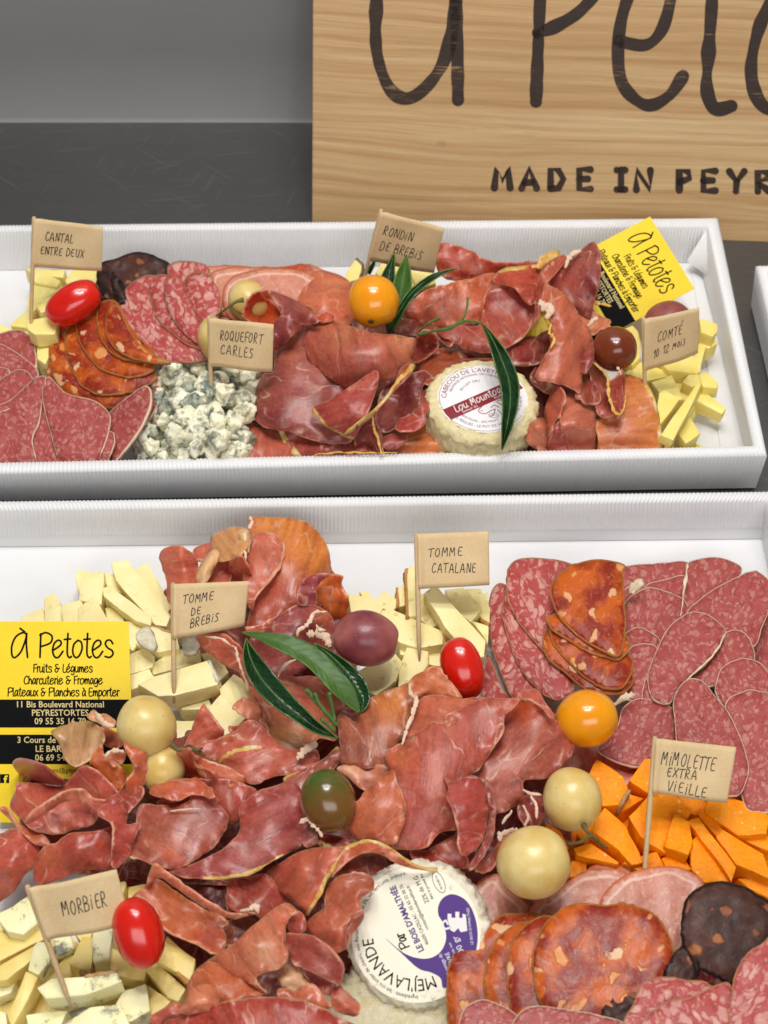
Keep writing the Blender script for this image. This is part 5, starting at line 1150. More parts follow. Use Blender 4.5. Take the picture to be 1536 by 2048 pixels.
# lower tray: lavender goat cheese and the plain one in front of it
M['bloomy'] = mk_rind('white_bloomy_wrinkled_rind', 'eae0c2', 'faf5e6', 0.0012)
axis = (Vector((0.0, -0.40, 0.92))+Vector((-0.17, 0, 0))).normalized()
root, c, ax, ay, az = round_cheese('', 832, 1868, 3.0, 0.0249, 0.022, axis, M['bloomy'], 0.0018, sd=4)
tag(root, 'round white goat cheese with cream and violet lavender label', 'cheese')
lab, fn = disc_label(root, c, ax, ay, az, 0.0236, 0.0014, M['label_cream'], 0)
LR = R_(115)
def L0(dx, dy, o=0.0001):
    def f(x, y):
        x, y = x+dx, y+dy; return fn(x*math.cos(LR)-y*math.sin(LR), x*math.sin(LR)+y*math.cos(LR), o)
    return f
def larc(text, size, r, a, xs=1.0, o=0.0001): return type_geom(text, size, lambda x, y: fn((r+y)*math.cos(LR+R_(a)-x/r), (r+y)*math.sin(LR+R_(a)-x/r), o), xs=xs)
printed('black_print', [larc("MEJ'LAVANDE", 0.255, 0.66, 125, xs=0.80), larc('Ingr\u00e9dients : lait cru entier de ch\u00e8vre, eau florale de lavande 3%, sel, ferments, pr\u00e9sure', 0.085, 0.89, 71, xs=0.90),
                        type_geom('46600 CAZILLAC - 05 65 32 00 76', 0.08, L0(0.27, -0.13), xs=.85), type_geom('contact@leboisdamalthee.fr', 0.075, L0(0.34, -0.22), xs=.85), type_geom('22% de M.G', 0.105, L0(0.56, -0.40), xs=.85), type_geom('dans le produit fini', 0.065, L0(0.56, -0.48), xs=.85)], M['black'])
printed('par_script', [stroke_geom(write({**LOW, 'r': LOW['r']}, 'Par', -0.12, 0.16, 0.10), 0.02, L0(0, 0))], M['black'])
printed('maker_name', [type_geom("LE BOIS D'AMALTH\u00c9E", 0.132, L0(0.26, -0.02), bold=0.004, xs=.85)], M['violet'])
vt = [(.36, .42), (.44, .54), (.58, .59), (.76, .52), (.88, .36), (.95, .12), (.95, -.14), (.88, -.36), (.74, -.58), (.56, -.74), (.42, -.78), (.38, -.64), (.24, -.56), (.04, -.50), (-.22, -.28), (-.47, -.06), (-.16, -.29), (.14, -.36), (.36, -.28), (.47, -.08), (.44, .14), (.36, .28)]
ov = crom(vt, closed=True, per=5); r3 = delaunay_2d_cdt([Vector(p) for p in ov], [(i, (i+1) % len(ov)) for i in range(len(ov))], [], 1, 1e-6)
printed('violet_shape', [([fn(v[0], v[1], 0.00006) for v in r3[0]], [tuple(f) for f in r3[2]])], M['violet'])
em = [(.50, .22), (.50, .30), (.56, .30), (.56, .24), (.62, .24), (.62, .33), (.68, .33), (.68, .24), (.73, .24), (.73, .30), (.78, .29), (.80, .05), (.70, .03), (.66, .09), (.60, .03), (.54, .06)]
r3 = delaunay_2d_cdt([Vector(p) for p in em], [(i, (i+1) % len(em)) for i in range(len(em))], [], 1, 1e-6)
printed('white_emblem', [([fn(v[0], v[1], 0.0001) for v in r3[0]], [tuple(f) for f in r3[2]]), stroke_geom([crom([(.54, .10), (.46, .08), (.42, .15), (.47, .20), (.50, .15)], per=6)], 0.03, lambda x, y: fn(x, y, .0001)),
        type_geom("LE BOIS D'AMALTH\u00c9E", 0.06, lambda x, y: fn(.86-y*.95-x*.10, .12+x*.95, .0001)), type_geom('Fromage de', 0.085, L0(-.58, -.24), xs=.8), type_geom('CH\u00c8VRE', 0.095, L0(-.60, -.35), xs=.9), type_geom('Poids net', 0.06, L0(-.45, -.44)), type_geom('100 gr', 0.13, L0(-.45, -.57))], M['white_print'])
printed('oval_stamp', [stroke_geom([np.array([(0.54+0.17*math.cos(t), -0.66+0.08*math.sin(t)) for t in np.linspace(0, 6.3, 24)])], 0.008, L0(0, 0)), type_geom('FR 46-083 CE', 0.05, L0(0.54, -0.675), xs=.8)], M['black'])
M['bloomy2'] = mk_rind('creamy_wrinkled_rind', 'dccb8c', 'f2ebd6', 0.0028)
root, c, ax, ay, az = round_cheese('', 775, 2105, 1.3, 0.0300, 0.020, (-0.05, -0.15, 1), M['bloomy2'], 0.0034, sd=9)
tag(root, 'unlabelled wrinkled white goat cheese at the bottom edge below the lavender one', 'cheese')

# ---------------------------------------------------------------- lower tray: cheeses
BB = 'ivory sheep cheese stick'
for pts, h, t, rd in [
    ([(560, 400), (700, 300), (900, 640), (760, 720), (640, 560)], 0.9, 0.7, None), ([(330, 560), (560, 500), (600, 640), (300, 640)], 0.9, 0.7, None),
    ([(362, 372), (378, 332), (440, 345), (400, 470), (365, 420)], 1.5, 1.0, None), ([(500, 350), (540, 350), (600, 440), (520, 440)], 1.3, 0.9, None),
    ([(498, 470), (560, 470), (640, 560), (600, 590), (520, 540)], 1.2, .9, None),
    ([(532, 305), (610, 287), (640, 320), (815, 560), (800, 600), (745, 600), (560, 380)], 1.9, 1.0, None), ([(388, 345), (498, 345), (488, 500), (380, 480)], 1.8, 1.0, None),
    ([(497, 425), (530, 408), (735, 565), (720, 600), (650, 575), (500, 465)], 2.2, .8, None), ([(205, 470), (262, 446), (292, 490), (305, 600), (215, 600)], 1.4, 1.0, None),
    ([(95, 552), (205, 512), (230, 600), (90, 620)], 1.1, .8, None), ([(290, 505), (380, 475), (430, 560), (400, 620), (300, 600)], 1.7, 1.0, [(0, 'rind_tan'), (1, 'rind_tan')]),
    ([(365, 520), (455, 462), (535, 585), (500, 640), (380, 600)], 1.9, 1.0, [(0, 'rind_tan')]), ([(505, 512), (572, 508), (605, 600), (530, 640)], 1.6, 1.0, None),
    ([(600, 610), (640, 562), (705, 620), (640, 720), (600, 700)], 1.8, 1.1, None), ([(650, 690), (720, 610), (840, 640), (865, 715), (760, 735)], 2.0, 1.2, [(2, 'rind_tan')]),
    ([(560, 640), (620, 620), (640, 740), (560, 760)], 1.3, 1., None),
    ([(590, 750), (700, 712), (742, 755), (735, 800), (590, 845)], 1.9, 1.0, None), ([(730, 790), (830, 722), (960, 722), (965, 775), (740, 840)], 1.7, 1.0, None),
    ([(590, 860), (715, 808), (750, 860), (600, 925)], 1.9, .9, None), ([(850, 990), (1000, 930), (1010, 1000), (880, 1018)], 1.4, .9, None), ([(840, 1050), (960, 1060), (940, 1130), (850, 1150)], 1.1, .8, None),
    ([(660, 880), (735, 845), (1005, 768), (1048, 870), (1040, 890), (840, 945), (760, 940)], 2.4, .9, [(3, 'rind_white')]),
    ([(1055, 910), (1120, 838), (1240, 900), (1250, 990), (1130, 1000), (1060, 950)], 1.9, .8, [(0, 'rind_white')]), ([(995, 1000), (1075, 930), (1110, 975), (1190, 1040), (1090, 1140), (1010, 1070)], 2.2, .7, [(0, 'rind_white'), (5, 'rind_white')]),
    ([(960, 740), (1040, 720), (1100, 830), (1040, 880)], 1.6, 1., None), ([(840, 930), (980, 900), (1020, 960), (860, 1000)], 1.2, .9, None), ([(900, 1130), (1010, 1080), (1060, 1200), (940, 1240)], .9, .7, None)]:
    cheese('brebis', pts, LA, h, t, BB, rind=rd)
o = sheet('rind_crumb', [(650, 650), (700, 605), (745, 650), (735, 710), (690, 700)], 2.9, M['rind_white'], LA, wr=0.4, thick=0.003, jag=2); reg(o, 'piece of rough white cheese rind', 'cheese rind')
o = sheet('rind_crumb', [(870, 670), (920, 650), (960, 690), (940, 725), (890, 725)], 2.6, M['rind_white'], LA, wr=0.4, thick=0.003, jag=2); reg(o, 'grey-white cheese rind piece', 'cheese rind')
CC = 'pale tomme stick with small holes'
for pts, h, t, rd in [
    ([(600, 560), (800, 540), (1100, 620), (1100, 800), (760, 860), (600, 720)], .8, .6, None), ([(500, 480), (610, 500), (680, 560), (660, 620), (520, 600)], 1.7, 1.0, [(1, 'rind_orange')]),
    ([(560, 470), (600, 455), (640, 520), (590, 530)], 1.3, .9, None), ([(640, 525), (692, 465), (768, 520), (715, 580), (660, 570)], 1.6, 1.0, None), ([(755, 450), (800, 430), (805, 530), (755, 545)], 1.7, 1.0, [(3, 'rind_orange')]),
    ([(798, 345), (848, 335), (860, 600), (815, 605)], 2.3, 1.0, [(3, 'rind_orange')]), ([(860, 470), (930, 480), (980, 620), (920, 650), (860, 600)], 1.9, 1.0, None), ([(990, 460), (1090, 455), (1190, 560), (1130, 625), (1040, 560)], 2.0, 1.0, None),
    ([(1110, 450), (1180, 452), (1225, 560), (1222, 640), (1180, 600)], 1.7, 1.0, [(0, 'rind_orange')]), ([(670, 565), (720, 560), (990, 665), (1000, 740), (860, 760), (760, 735), (660, 620)], 2.2, 1.1, [(3, 'rind_orange')]),
    ([(888, 475), (955, 430), (1205, 720), (1200, 800), (1150, 810), (1000, 650)], 2.9, .8, None), ([(1130, 620), (1225, 650), (1225, 740), (1190, 700)], 2.0, 1., None), ([(760, 700), (860, 750), (840, 810), (760, 790)], 1.7, 1., None),
    ([(560, 870), (735, 782), (785, 830), (740, 920), (650, 1010), (560, 960)], 2.1, 1.1, None), ([(760, 850), (800, 758), (908, 780), (915, 840), (860, 930), (750, 960)], 2.0, 1.2, [(1, 'rind_orange')]), ([(870, 745), (985, 760), (975, 850), (905, 840)], 1.6, 1., None),
    ([(1190, 480), (1215, 470), (1225, 640), (1215, 620)], 1.2, .8, None)]:
    cheese('catalane', pts, LB, h, t, CC, rind=rd)
MI = 'crumbly orange mimolette chunk'
for pts, h, t, rd in [
    ([(480, 380), (760, 250), (1100, 250), (1150, 560), (760, 640), (560, 560)], 1.0, .8, None), ([(1100, 280), (1560, 300), (1600, 740), (1300, 720), (1080, 560)], 1.0, .8, None),
    ([(700, 160), (742, 95), (850, 178), (890, 235), (835, 300), (770, 306), (740, 220)], 2.6, 1.3, [(2, 'rind_tan')]), ([(890, 185), (950, 90), (1010, 100), (1000, 230), (970, 245)], 2.2, 1.2, None), ([(790, 312), (880, 250), (948, 275), (850, 345)], 1.9, 1., None),
    ([(1250, 282), (1330, 268), (1440, 290), (1540, 350), (1536, 440), (1400, 452), (1235, 325)], 2.6, 1.1, None), ([(1110, 250), (1255, 285), (1215, 360), (1155, 335)], 2.3, 1.1, None),
    ([(888, 362), (975, 262), (1090, 248), (1178, 330), (1100, 480), (1040, 520), (930, 445)], 2.6, 1.1, None), ([(1045, 485), (1102, 335), (1170, 385), (1185, 470), (1160, 550), (1065, 505)], 2.9, 1.0, None),
    ([(1210, 345), (1240, 330), (1345, 440), (1300, 460)], 2.4, .9, None), ([(1165, 380), (1210, 368), (1388, 590), (1370, 665), (1290, 550)], 2.8, .9, None), ([(1170, 480), (1205, 440), (1370, 662), (1250, 668), (1180, 605)], 2.5, .9, None),
    ([(1298, 455), (1330, 428), (1520, 530), (1545, 650), (1390, 585)], 2.7, 1., None), ([(705, 425), (765, 325), (860, 390), (955, 565), (900, 585), (840, 520)], 2.6, 1., None), ([(620, 512), (700, 485), (852, 580), (830, 592), (640, 535)], 2.3, .7, None),
    ([(610, 560), (690, 568), (685, 620), (600, 650)], 1.8, .8, None), ([(850, 565), (950, 530), (1012, 515), (1055, 590), (930, 615)], 2.3, .8, None), ([(1040, 560), (1122, 525), (1175, 605), (1060, 605)], 2.3, .8, None),
    ([(1395, 450), (1536, 445), (1560, 530), (1500, 510)], 2.2, .9, None), ([(1390, 645), (1540, 660), (1560, 760), (1440, 695)], 2.0, .9, None), ([(500, 385), (560, 430), (610, 500), (560, 520), (500, 450)], 2.0, .9, None), ([(640, 440), (710, 430), (760, 520), (700, 520)], 1.7, .9, None),
    ([(1370, 270), (1440, 280), (1540, 330), (1560, 300), (1480, 260)], 1.9, .9, None), ([(820, 590), (900, 590), (900, 640), (820, 640)], 1.9, .8, None)]:
    cheese('mimolette', pts, LF, h, t, MI, rind=rd, bump=0.0006, jit=0.0007)
BL_, YL_ = 'pale cheese stick with blue veins', 'soft yellow cheese stick'
for kd, pts, h, t, rd in [
    ('morbier', [(-40, 880), (300, 900), (400, 1000), (420, 1240), (100, 1380), (-40, 1300)], .8, .6, None), ('morbier', [(420, 940), (700, 1000), (900, 1200), (700, 1390), (420, 1320)], .8, .6, None),
    ('blue', [(-20, 850), (60, 798), (150, 745), (205, 830), (190, 870), (110, 930), (30, 930)], 2.2, 1.3, None), ('morbier', [(-20, 920), (110, 930), (200, 870), (215, 960), (-20, 1065)], 1.7, 1., None),
    ('morbier', [(-20, 1090), (180, 980), (205, 1010), (30, 1150), (-20, 1160)], 2.0, .8, None), ('blue', [(240, 960), (330, 925), (355, 990), (260, 1035)], 1.9, 1.1, None),
    ('blue', [(165, 985), (190, 962), (232, 975), (250, 1040), (190, 1130), (130, 1110)], 2.4, .9, None), ('morbier', [(120, 1110), (195, 1120), (110, 1300), (60, 1400), (35, 1330)], 2.2, .9, None),
    ('morbier', [(215, 1140), (330, 1020), (405, 1070), (320, 1150)], 1.5, .9, None), ('morbier', [(328, 1078), (395, 940), (445, 955), (440, 1110), (380, 1100)], 2.0, 1.0, [(0, 'rind_tan')]),
    ('morbier', [(355, 920), (450, 900), (440, 960), (400, 985)], 1.6, 1.0, None), ('blue', [(440, 990), (450, 900), (536, 898), (532, 1040), (440, 1060)], 2.3, 1.5, None),
    ('morbier', [(535, 990), (700, 1090), (690, 1150), (560, 1130), (530, 1080)], 1.9, 1., None), ('blue', [(-20, 1160), (80, 1140), (60, 1220), (-20, 1245)], 1.4, .9, None),
    ('blue', [(178, 1190), (240, 1152), (400, 1140), (560, 1118), (590, 1170), (400, 1215), (215, 1235)], 2.9, 1.2, [(3, 'rind_tan')]),
    ('morbier', [(760, 1060), (800, 945), (935, 1050), (915, 1170), (850, 1120)], 2.3, 1.1, [(0, 'rind_orange')]), ('morbier', [(690, 1095), (760, 1080), (890, 1200), (860, 1255), (800, 1240)], 1.9, 1., None),
    ('morbier', [(700, 1165), (820, 1250), (750, 1320), (710, 1300)], 1.7, .9, None), ('blue', [(560, 1275), (600, 1200), (690, 1168), (722, 1300), (640, 1345), (580, 1370)], 2.2, 1.1, None),
    ('blue', [(300, 1375), (440, 1282), (575, 1268), (640, 1400), (500, 1440), (320, 1450)], 2.5, 1.1, None), ('blue', [(130, 1320), (220, 1300), (330, 1305), (280, 1400), (150, 1430)], 1.9, 1., [(0, 'rind_tan')]),
    ('blue', [(-30, 1290), (30, 1312), (45, 1400), (-30, 1440)], 1.7, 1., None), ('morbier', [(570, 675), (600, 680), (612, 700), (590, 760), (560, 740)], 2.2, .9, [(0, 'rind_tan')]), ('morbier', [(610, 700), (690, 690), (700, 760), (620, 790)], 1.8, .9, None)]:
    cheese(kd, pts, LD, h, t, BL_ if kd == 'blue' else YL_, rind=rd)

# ---------------------------------------------------------------- lower tray: sausages
RG = 'coarse marbled salami slice'
for pts, h in [([(165, 690), (190, 630), (260, 800), (330, 850), (330, 900), (160, 870)], 1.2), ([(245, 280), (200, 322), (184, 430), (198, 560), (230, 680), (300, 830), (400, 870), (440, 760), (360, 500), (300, 330)], 1.45),
               ([(280, 320), (250, 420), (278, 550), (335, 690), (430, 800), (520, 845), (600, 780), (500, 560), (380, 360)], 1.7), ([(330, 165), (275, 222), (278, 350), (330, 470), (430, 590), (540, 700), (640, 700), (660, 400), (620, 220), (560, 178), (450, 158)], 1.95)]:
    slice_('rosette', pts, LC, (h, 0.25, 0.0, 1050, 1250), RG, thick=0.002, wr=0.04, jag=1.4, roll=0.10)
for pts, h in [([(480, 500), (448, 560), (470, 640), (560, 720), (650, 795), (740, 818), (850, 805), (880, 700), (640, 560)], 2.3), ([(495, 490), (490, 560), (560, 650), (640, 730), (720, 780), (840, 785), (880, 640), (700, 540)], 2.5),
               ([(475, 435), (468, 470), (500, 510), (580, 560), (660, 610), (740, 638), (830, 645), (860, 540), (640, 420)], 2.75), ([(640, 176), (540, 222), (486, 290), (490, 370), (540, 460), (630, 545), (740, 612), (820, 628), (850, 500), (840, 330), (840, 240), (845, 190), (745, 168)], 3.0)]:
    slice_('chorizo', pts, LC, (h, 0.1, 0.0, 1170, 1250), CH, thick=0.002, wr=0.04, jag=1.6, roll=0.12)
for k, (pts, h) in enumerate([([(1300, 400), (1400, 380), (1620, 500), (1700, 1000), (1660, 1350), (1450, 1300), (1300, 800)], 0.5), ([(830, 200), (1000, 183), (1150, 180), (1160, 270), (1100, 330), (900, 330), (815, 312), (792, 255)], 1.1), ([(1140, 260), (1150, 182), (1260, 155), (1350, 168), (1412, 218), (1340, 330), (1220, 440), (1120, 460)], 1.55),
    ([(940, 300), (1040, 262), (1140, 250), (1150, 400), (1000, 400)], 1.3), ([(810, 350), (880, 295), (900, 420), (830, 520), (800, 450)], 1.2),
    ([(955, 303), (1040, 318), (1135, 365), (1150, 460), (1080, 620), (900, 600), (820, 520), (818, 440), (870, 345)], 1.55), ([(1440, 225), (1500, 230), (1565, 300), (1545, 400), (1505, 500), (1465, 590), (1300, 600), (1150, 460), (1150, 410), (1190, 370), (1290, 300)], 1.85),
    ([(898, 494), (960, 510), (1020, 565), (1020, 700), (900, 720), (840, 660), (828, 550)], 1.75), ([(1330, 520), (1400, 508), (1452, 555), (1472, 655), (1400, 740), (1250, 780), (1120, 770), (1220, 690), (1290, 600)], 2.05),
    ([(905, 575), (990, 585), (1040, 680), (960, 850), (838, 825), (838, 700), (858, 610)], 2.0), ([(935, 760), (960, 715), (1010, 800), (990, 870), (930, 840)], 2.15), ([(1290, 750), (1312, 690), (1400, 643), (1490, 660), (1560, 750), (1560, 880), (1440, 900), (1330, 880), (1280, 800)], 2.2),
    ([(1150, 424), (1230, 424), (1310, 478), (1333, 530), (1262, 645), (1175, 722), (1090, 810), (1060, 862), (985, 845), (952, 740), (1000, 600), (1060, 490)], 2.4), ([(905, 838), (990, 850), (1080, 888), (1100, 960), (1085, 1060), (990, 1125), (920, 1168), (820, 1152), (740, 1112), (712, 1080), (760, 1030), (810, 960), (835, 885)], 2.2),
    ([(1330, 868), (1400, 810), (1480, 798), (1600, 880), (1640, 1330), (1450, 1380), (1400, 1250), (1380, 1020)], 2.45), ([(1148, 744), (1222, 755), (1282, 830), (1342, 900), (1402, 1020), (1442, 1150), (1432, 1240), (1375, 1310), (1200, 1260), (1110, 1120), (1085, 960), (1083, 830)], 2.7)]):
    slice_('saucisson', pts, LC, (h, 0.1, 0.05, 1380, 1400), 'fine grained salami slice with white casing', wr=0.05, jag=1.0, roll=0.08)
for pts, w_ in [([(1150, 185, 2.0), (1135, 280, 2.05), (1115, 440, 2.1)], .0022), ([(870, 330, 2.0), (890, 290, 2.3), (925, 275, 2.4), (880, 330, 2.1)], .006), ([(790, 870, 2.6), (850, 830, 2.9), (895, 815, 2.9)], .005), ([(1330, 520, 2.5), (1290, 600, 2.5), (1220, 680, 2.5), (1140, 745, 2.5)], .0018)]:
    o = ribbon('casing_strip', pts, w_*1.3, M['casing'], LC); PXY[o.name] = (900+pts[1][0]/2.415, 1050+pts[1][1]/2.415, 0); reg(o, 'thin peeled white salami casing strip', 'sausage casing')
for pts, h in [([(690, 610), (760, 580), (900, 600), (970, 615), (900, 700), (760, 680)], 1.9), ([(128, 760), (180, 660), (270, 628), (330, 700), (420, 790), (330, 900), (200, 940), (140, 900)], 2.2), ([(420, 830), (440, 770), (560, 690), (660, 620), (770, 600), (880, 630), (900, 760), (700, 860), (500, 880)], 2.4), ([(750, 750), (850, 640), (960, 600), (1090, 590), (1185, 622), (1235, 680), (1180, 820), (1150, 980), (1080, 1060), (900, 980), (780, 850)], 2.7)]:
    slice_('lomo', pts, LF, (h, 0.0, -0.2, 1200, 1800), LO, wr=0.06, jag=1.3, thick=0.0018)
for pts, h in [([(45, 1040), (110, 930), (200, 880), (290, 818), (380, 808), (470, 830), (500, 1000), (400, 1300), (120, 1420), (50, 1390), (28, 1180)], 3.4), ([(400, 848), (300, 895), (232, 990), (203, 1120), (222, 1230), (300, 1330), (500, 1330), (520, 900)], 3.6),
               ([(330, 960), (385, 878), (500, 818), (600, 900), (600, 1280), (360, 1330), (318, 1200), (305, 1080)], 3.8), ([(550, 800), (640, 764), (760, 770), (870, 763), (985, 800), (1045, 860), (1088, 960), (1090, 1060), (1000, 1200), (850, 1330), (600, 1340), (475, 1245), (440, 1120), (433, 1000), (478, 880)], 4.05)]:
    slice_('chorizo', pts, LF, (h, 0.1, -0.15, 1100, 1900), CH, thick=0.0024, wr=0.05, jag=1.8, roll=0.12)
slice_('black_chorizo', [(900, 1130), (1080, 1010), (1160, 960), (1220, 1080), (1100, 1250), (900, 1400), (740, 1300)], LF, (4.1, .1, 0, 1300, 1950), DC, thick=0.003, wr=0.14, wrs=18, jag=1.6)
slice_('black_chorizo', [(1050, 1080), (1140, 965), (1200, 1080), (1150, 1160), (1060, 1150)], LF, (4.3, .1, 0, 1300, 1950), DC, thick=0.003, wr=0.14, wrs=18, jag=1.6)
slice_('black_chorizo', [(1148, 760), (1200, 700), (1300, 664), (1400, 680), (1480, 718), (1560, 780), (1570, 950), (1500, 1060), (1370, 1145), (1280, 1100), (1180, 1050), (1132, 950), (1130, 840)], LF, (4.4, 0, -.2, 1450, 1860), 'round near-black chorizo slice with amber fat pieces', thick=0.0035, wr=0.06, jag=1.6, roll=.15)
for pts, h in [([(900, 1240), (955, 1140), (1040, 1108), (1150, 1120), (1250, 1138), (1300, 1200), (1250, 1340), (900, 1400), (860, 1330)], 4.6), ([(960, 1300), (1060, 1230), (1180, 1200), (1300, 1145), (1370, 1160), (1420, 1400), (960, 1420)], 4.8), ([(1352, 1300), (1368, 1150), (1420, 1020), (1500, 960), (1600, 930), (1640, 1400), (1350, 1420)], 5.0)]:
    slice_('rosette', pts, LF, (h, 0.0, 0, 1400, 2000), RG, thick=0.002, wr=0.05, jag=2.2)
for pts, h in [([(90, 1330), (120, 1250), (200, 1214), (285, 1240), (370, 1300), (400, 1420), (80, 1420)], 4.3), ([(330, 1345), (380, 1270), (450, 1245), (600, 1262), (730, 1285), (870, 1330), (900, 1430), (330, 1430)], 4.5)]:
    slice_('saucisson', pts, LF, (h, 0, 0, 1100, 2030), 'fine grained salami slice at the bottom edge', wr=0.05)

# ---------------------------------------------------------------- lower tray: ham
ham([(1110, 1450), (1200, 1470), (1290, 1515), (1250, 1600), (1150, 1620), (1110, 1560)], PX, 1.5, RED, 'low')
slice_('rosette', [(1080, 1780), (1250, 1800), (1500, 1790), (1600, 1900), (1560, 2100), (1100, 2100), (1050, 1900)], PX, 1.5, 'wide salami slice lying at the bottom of the pile')
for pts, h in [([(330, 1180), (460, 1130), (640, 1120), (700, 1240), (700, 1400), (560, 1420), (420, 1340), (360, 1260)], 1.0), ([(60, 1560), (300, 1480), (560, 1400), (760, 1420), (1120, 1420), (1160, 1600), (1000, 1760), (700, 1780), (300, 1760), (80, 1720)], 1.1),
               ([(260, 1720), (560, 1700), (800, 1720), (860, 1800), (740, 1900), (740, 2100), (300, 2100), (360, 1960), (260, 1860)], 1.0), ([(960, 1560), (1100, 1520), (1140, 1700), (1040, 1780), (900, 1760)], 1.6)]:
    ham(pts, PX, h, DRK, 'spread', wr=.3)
ham([(600, 55), (700, 40), (920, 58), (1000, 110), (1060, 200), (1082, 290), (1090, 360), (1100, 470), (1000, 600), (820, 620), (640, 720), (575, 690), (610, 580), (590, 440), (545, 300), (590, 180)], HA, None, 'b2604e', 'broad', ctrl=[(620, 60, 3.6), (920, 70, 3.4), (1080, 290, 3.0), (800, 300, 3.9), (640, 400, 3.4), (900, 480, 3.6), (620, 680, 3.2), (1060, 520, 2.8)],
    tones=[(800, 80, 190, 'd28c3c'), (1000, 260, 150, 'd08a40'), (650, 60, 110, 'cf8a44'), (760, 520, 150, 'a85850')], fat=[(900, 60), (1000, 110), (1065, 200), (1085, 300)], fatw=4, wr=.12, jag=3, fixed='broad ham slice with wide orange fat top, standing against the lower tray back')
ham([(620, 160), (700, 130), (780, 165), (810, 230), (780, 340), (720, 430), (640, 520), (620, 600), (580, 560), (560, 400), (580, 260)], HA, None, 'b8685a', 'smooth', ctrl=[(700, 140, 4.0), (800, 240, 4.1), (620, 590, 3.7), (640, 350, 4.2)], fat=[(700, 130), (785, 170), (808, 230), (775, 340), (715, 430), (630, 530)], fatw=4, wr=.1)
ham([(260, 240), (330, 200), (370, 200), (360, 300), (280, 300)], HA, 2.6, RED, 'small', wr=.2)
ham([(60, 262), (110, 222), (180, 214), (240, 250), (285, 310), (290, 450), (200, 540), (110, 560), (100, 440), (75, 350)], HA, None, 'c06a5c', 'rolled', ctrl=[(70, 270, 2.9), (180, 260, 3.9), (280, 330, 3.0), (200, 430, 3.3), (110, 400, 2.7)], wr=.15, fixed='rolled salmon ham slice above the brebis flag, leftmost of the top heap')
ham([(340, 440), (400, 300), (495, 285), (480, 440), (420, 520)], HA, 3.2, RED, 'folded', wr=.25)
ham([(380, 142), (480, 105), (560, 100), (600, 150), (570, 250), (500, 290), (400, 305), (362, 215)], HA, None, 'd0a478', 'translucent beige', ctrl=[(380, 145, 3.3), (560, 110, 4.1), (500, 200, 4.2), (390, 290, 3.5)], wr=.15, fat=[(365, 250), (380, 142), (480, 105), (560, 100)], fatw=3)
ham([(490, 290), (560, 285), (625, 440), (600, 520), (520, 470), (478, 400), (470, 330)], HA, None, 'bb6a58', 'upright', ctrl=[(480, 300, 4.4), (600, 430, 3.6), (530, 380, 3.7)], fat=[(500, 290), (475, 340), (480, 400)], fatw=3)
o = ham([(378, 238), (415, 250), (405, 310), (360, 400), (320, 450), (285, 440), (278, 380), (320, 290)], HA, 4.3, 'e2c3a0', 'creamy white fatty', wr=.2, jag=1.2, roll=.3)
o = ham([(530, 130), (570, 105), (605, 130), (605, 200), (580, 260), (540, 210)], HA, 4.7, 'e6cdb0', 'creamy white fatty', wr=.3, jag=2, roll=.3)
ribbon('fat_rind', [(600, 40, 4.8), (612, 80, 4.9), (598, 110, 4.9)], 0.004, M['gfat'], HA, parent=o); ribbon('fat_rind', [(540, 280, 4.6), (570, 250, 4.7), (575, 310, 4.6)], 0.003, M['gfat'], HA, parent=o)
ham([(1090, 385), (1160, 400), (1150, 450), (1195, 550), (1185, 620), (1110, 665), (1000, 600), (985, 500), (1030, 420)], HA, None, 'cc7440', 'curled orange', ctrl=[(1090, 390, 4.2), (1150, 460, 4.0), (1180, 600, 3.0), (1020, 500, 3.3)], jag=3)
ham([(1085, 380), (960, 388), (900, 450), (878, 530), (900, 570), (970, 575), (1005, 560), (1000, 470), (1040, 420)], HA, None, '8a4050', 'dark curled', ctrl=[(1080, 385, 4.4), (960, 400, 4.5), (890, 530, 4.2), (980, 540, 3.9)], wr=.12)
o = ham([(640, 730), (820, 600), (930, 560), (1010, 580), (1100, 650), (1110, 760), (1060, 860), (960, 930), (860, 1010), (760, 1010), (680, 930), (600, 800)], HA, None, '8f4a54', 'purplish', ctrl=[(660, 720, 3.3), (1000, 590, 3.6), (850, 700, 3.9), (1080, 780, 2.9), (800, 980, 2.8), (960, 880, 2.7)], tones=[(1060, 640, 70, 'b5604a')], wr=.2)
ribbon('fat_rind', [(1062, 608, 4.3), (985, 620, 4.4), (945, 685, 4.5), (895, 720, 4.5), (885, 760, 4.3)], 0.0042, M['gfat'], HA, parent=o); ribbon('fat_rind', [(770, 1000, 3.4), (800, 940, 3.5), (880, 900, 3.5)], 0.003, M['gfat'], HA, parent=o)
ribbon('fat_rind', [(940, 745, 4.2), (1010, 740, 4.3), (1060, 770, 4.2), (1080, 820, 4.0)], 0.010, M['gfat'], HA, parent=o); ribbon('fat_rind', [(1000, 690, 4.4), (1020, 715, 4.5), (1055, 720, 4.4)], 0.003, M['gfat'], HA, parent=o)
ham([(570, 700), (640, 690), (740, 650), (700, 720), (600, 740)], HA, 4.2, RED, 'narrow', wr=.2)
o = ham([(278, 752), (340, 745), (440, 742), (500, 790), (560, 850), (620, 980), (590, 1060), (530, 970), (480, 950), (380, 890), (310, 820)], HA, None, 'c2685c', 'pink', ctrl=[(290, 755, 3.2), (440, 750, 3.9), (560, 960, 3.3), (400, 860, 3.1)], wr=.15, fixed='pink ham slice with a long white fat thread under the brebis flag')
ribbon('fat_rind', [(340, 755, 3.9), (440, 780, 4.1), (510, 830, 4.2), (535, 900, 4.1), (560, 990, 4.0), (590, 1070, 3.8)], 0.0028, M['gfat'], HA, parent=o)
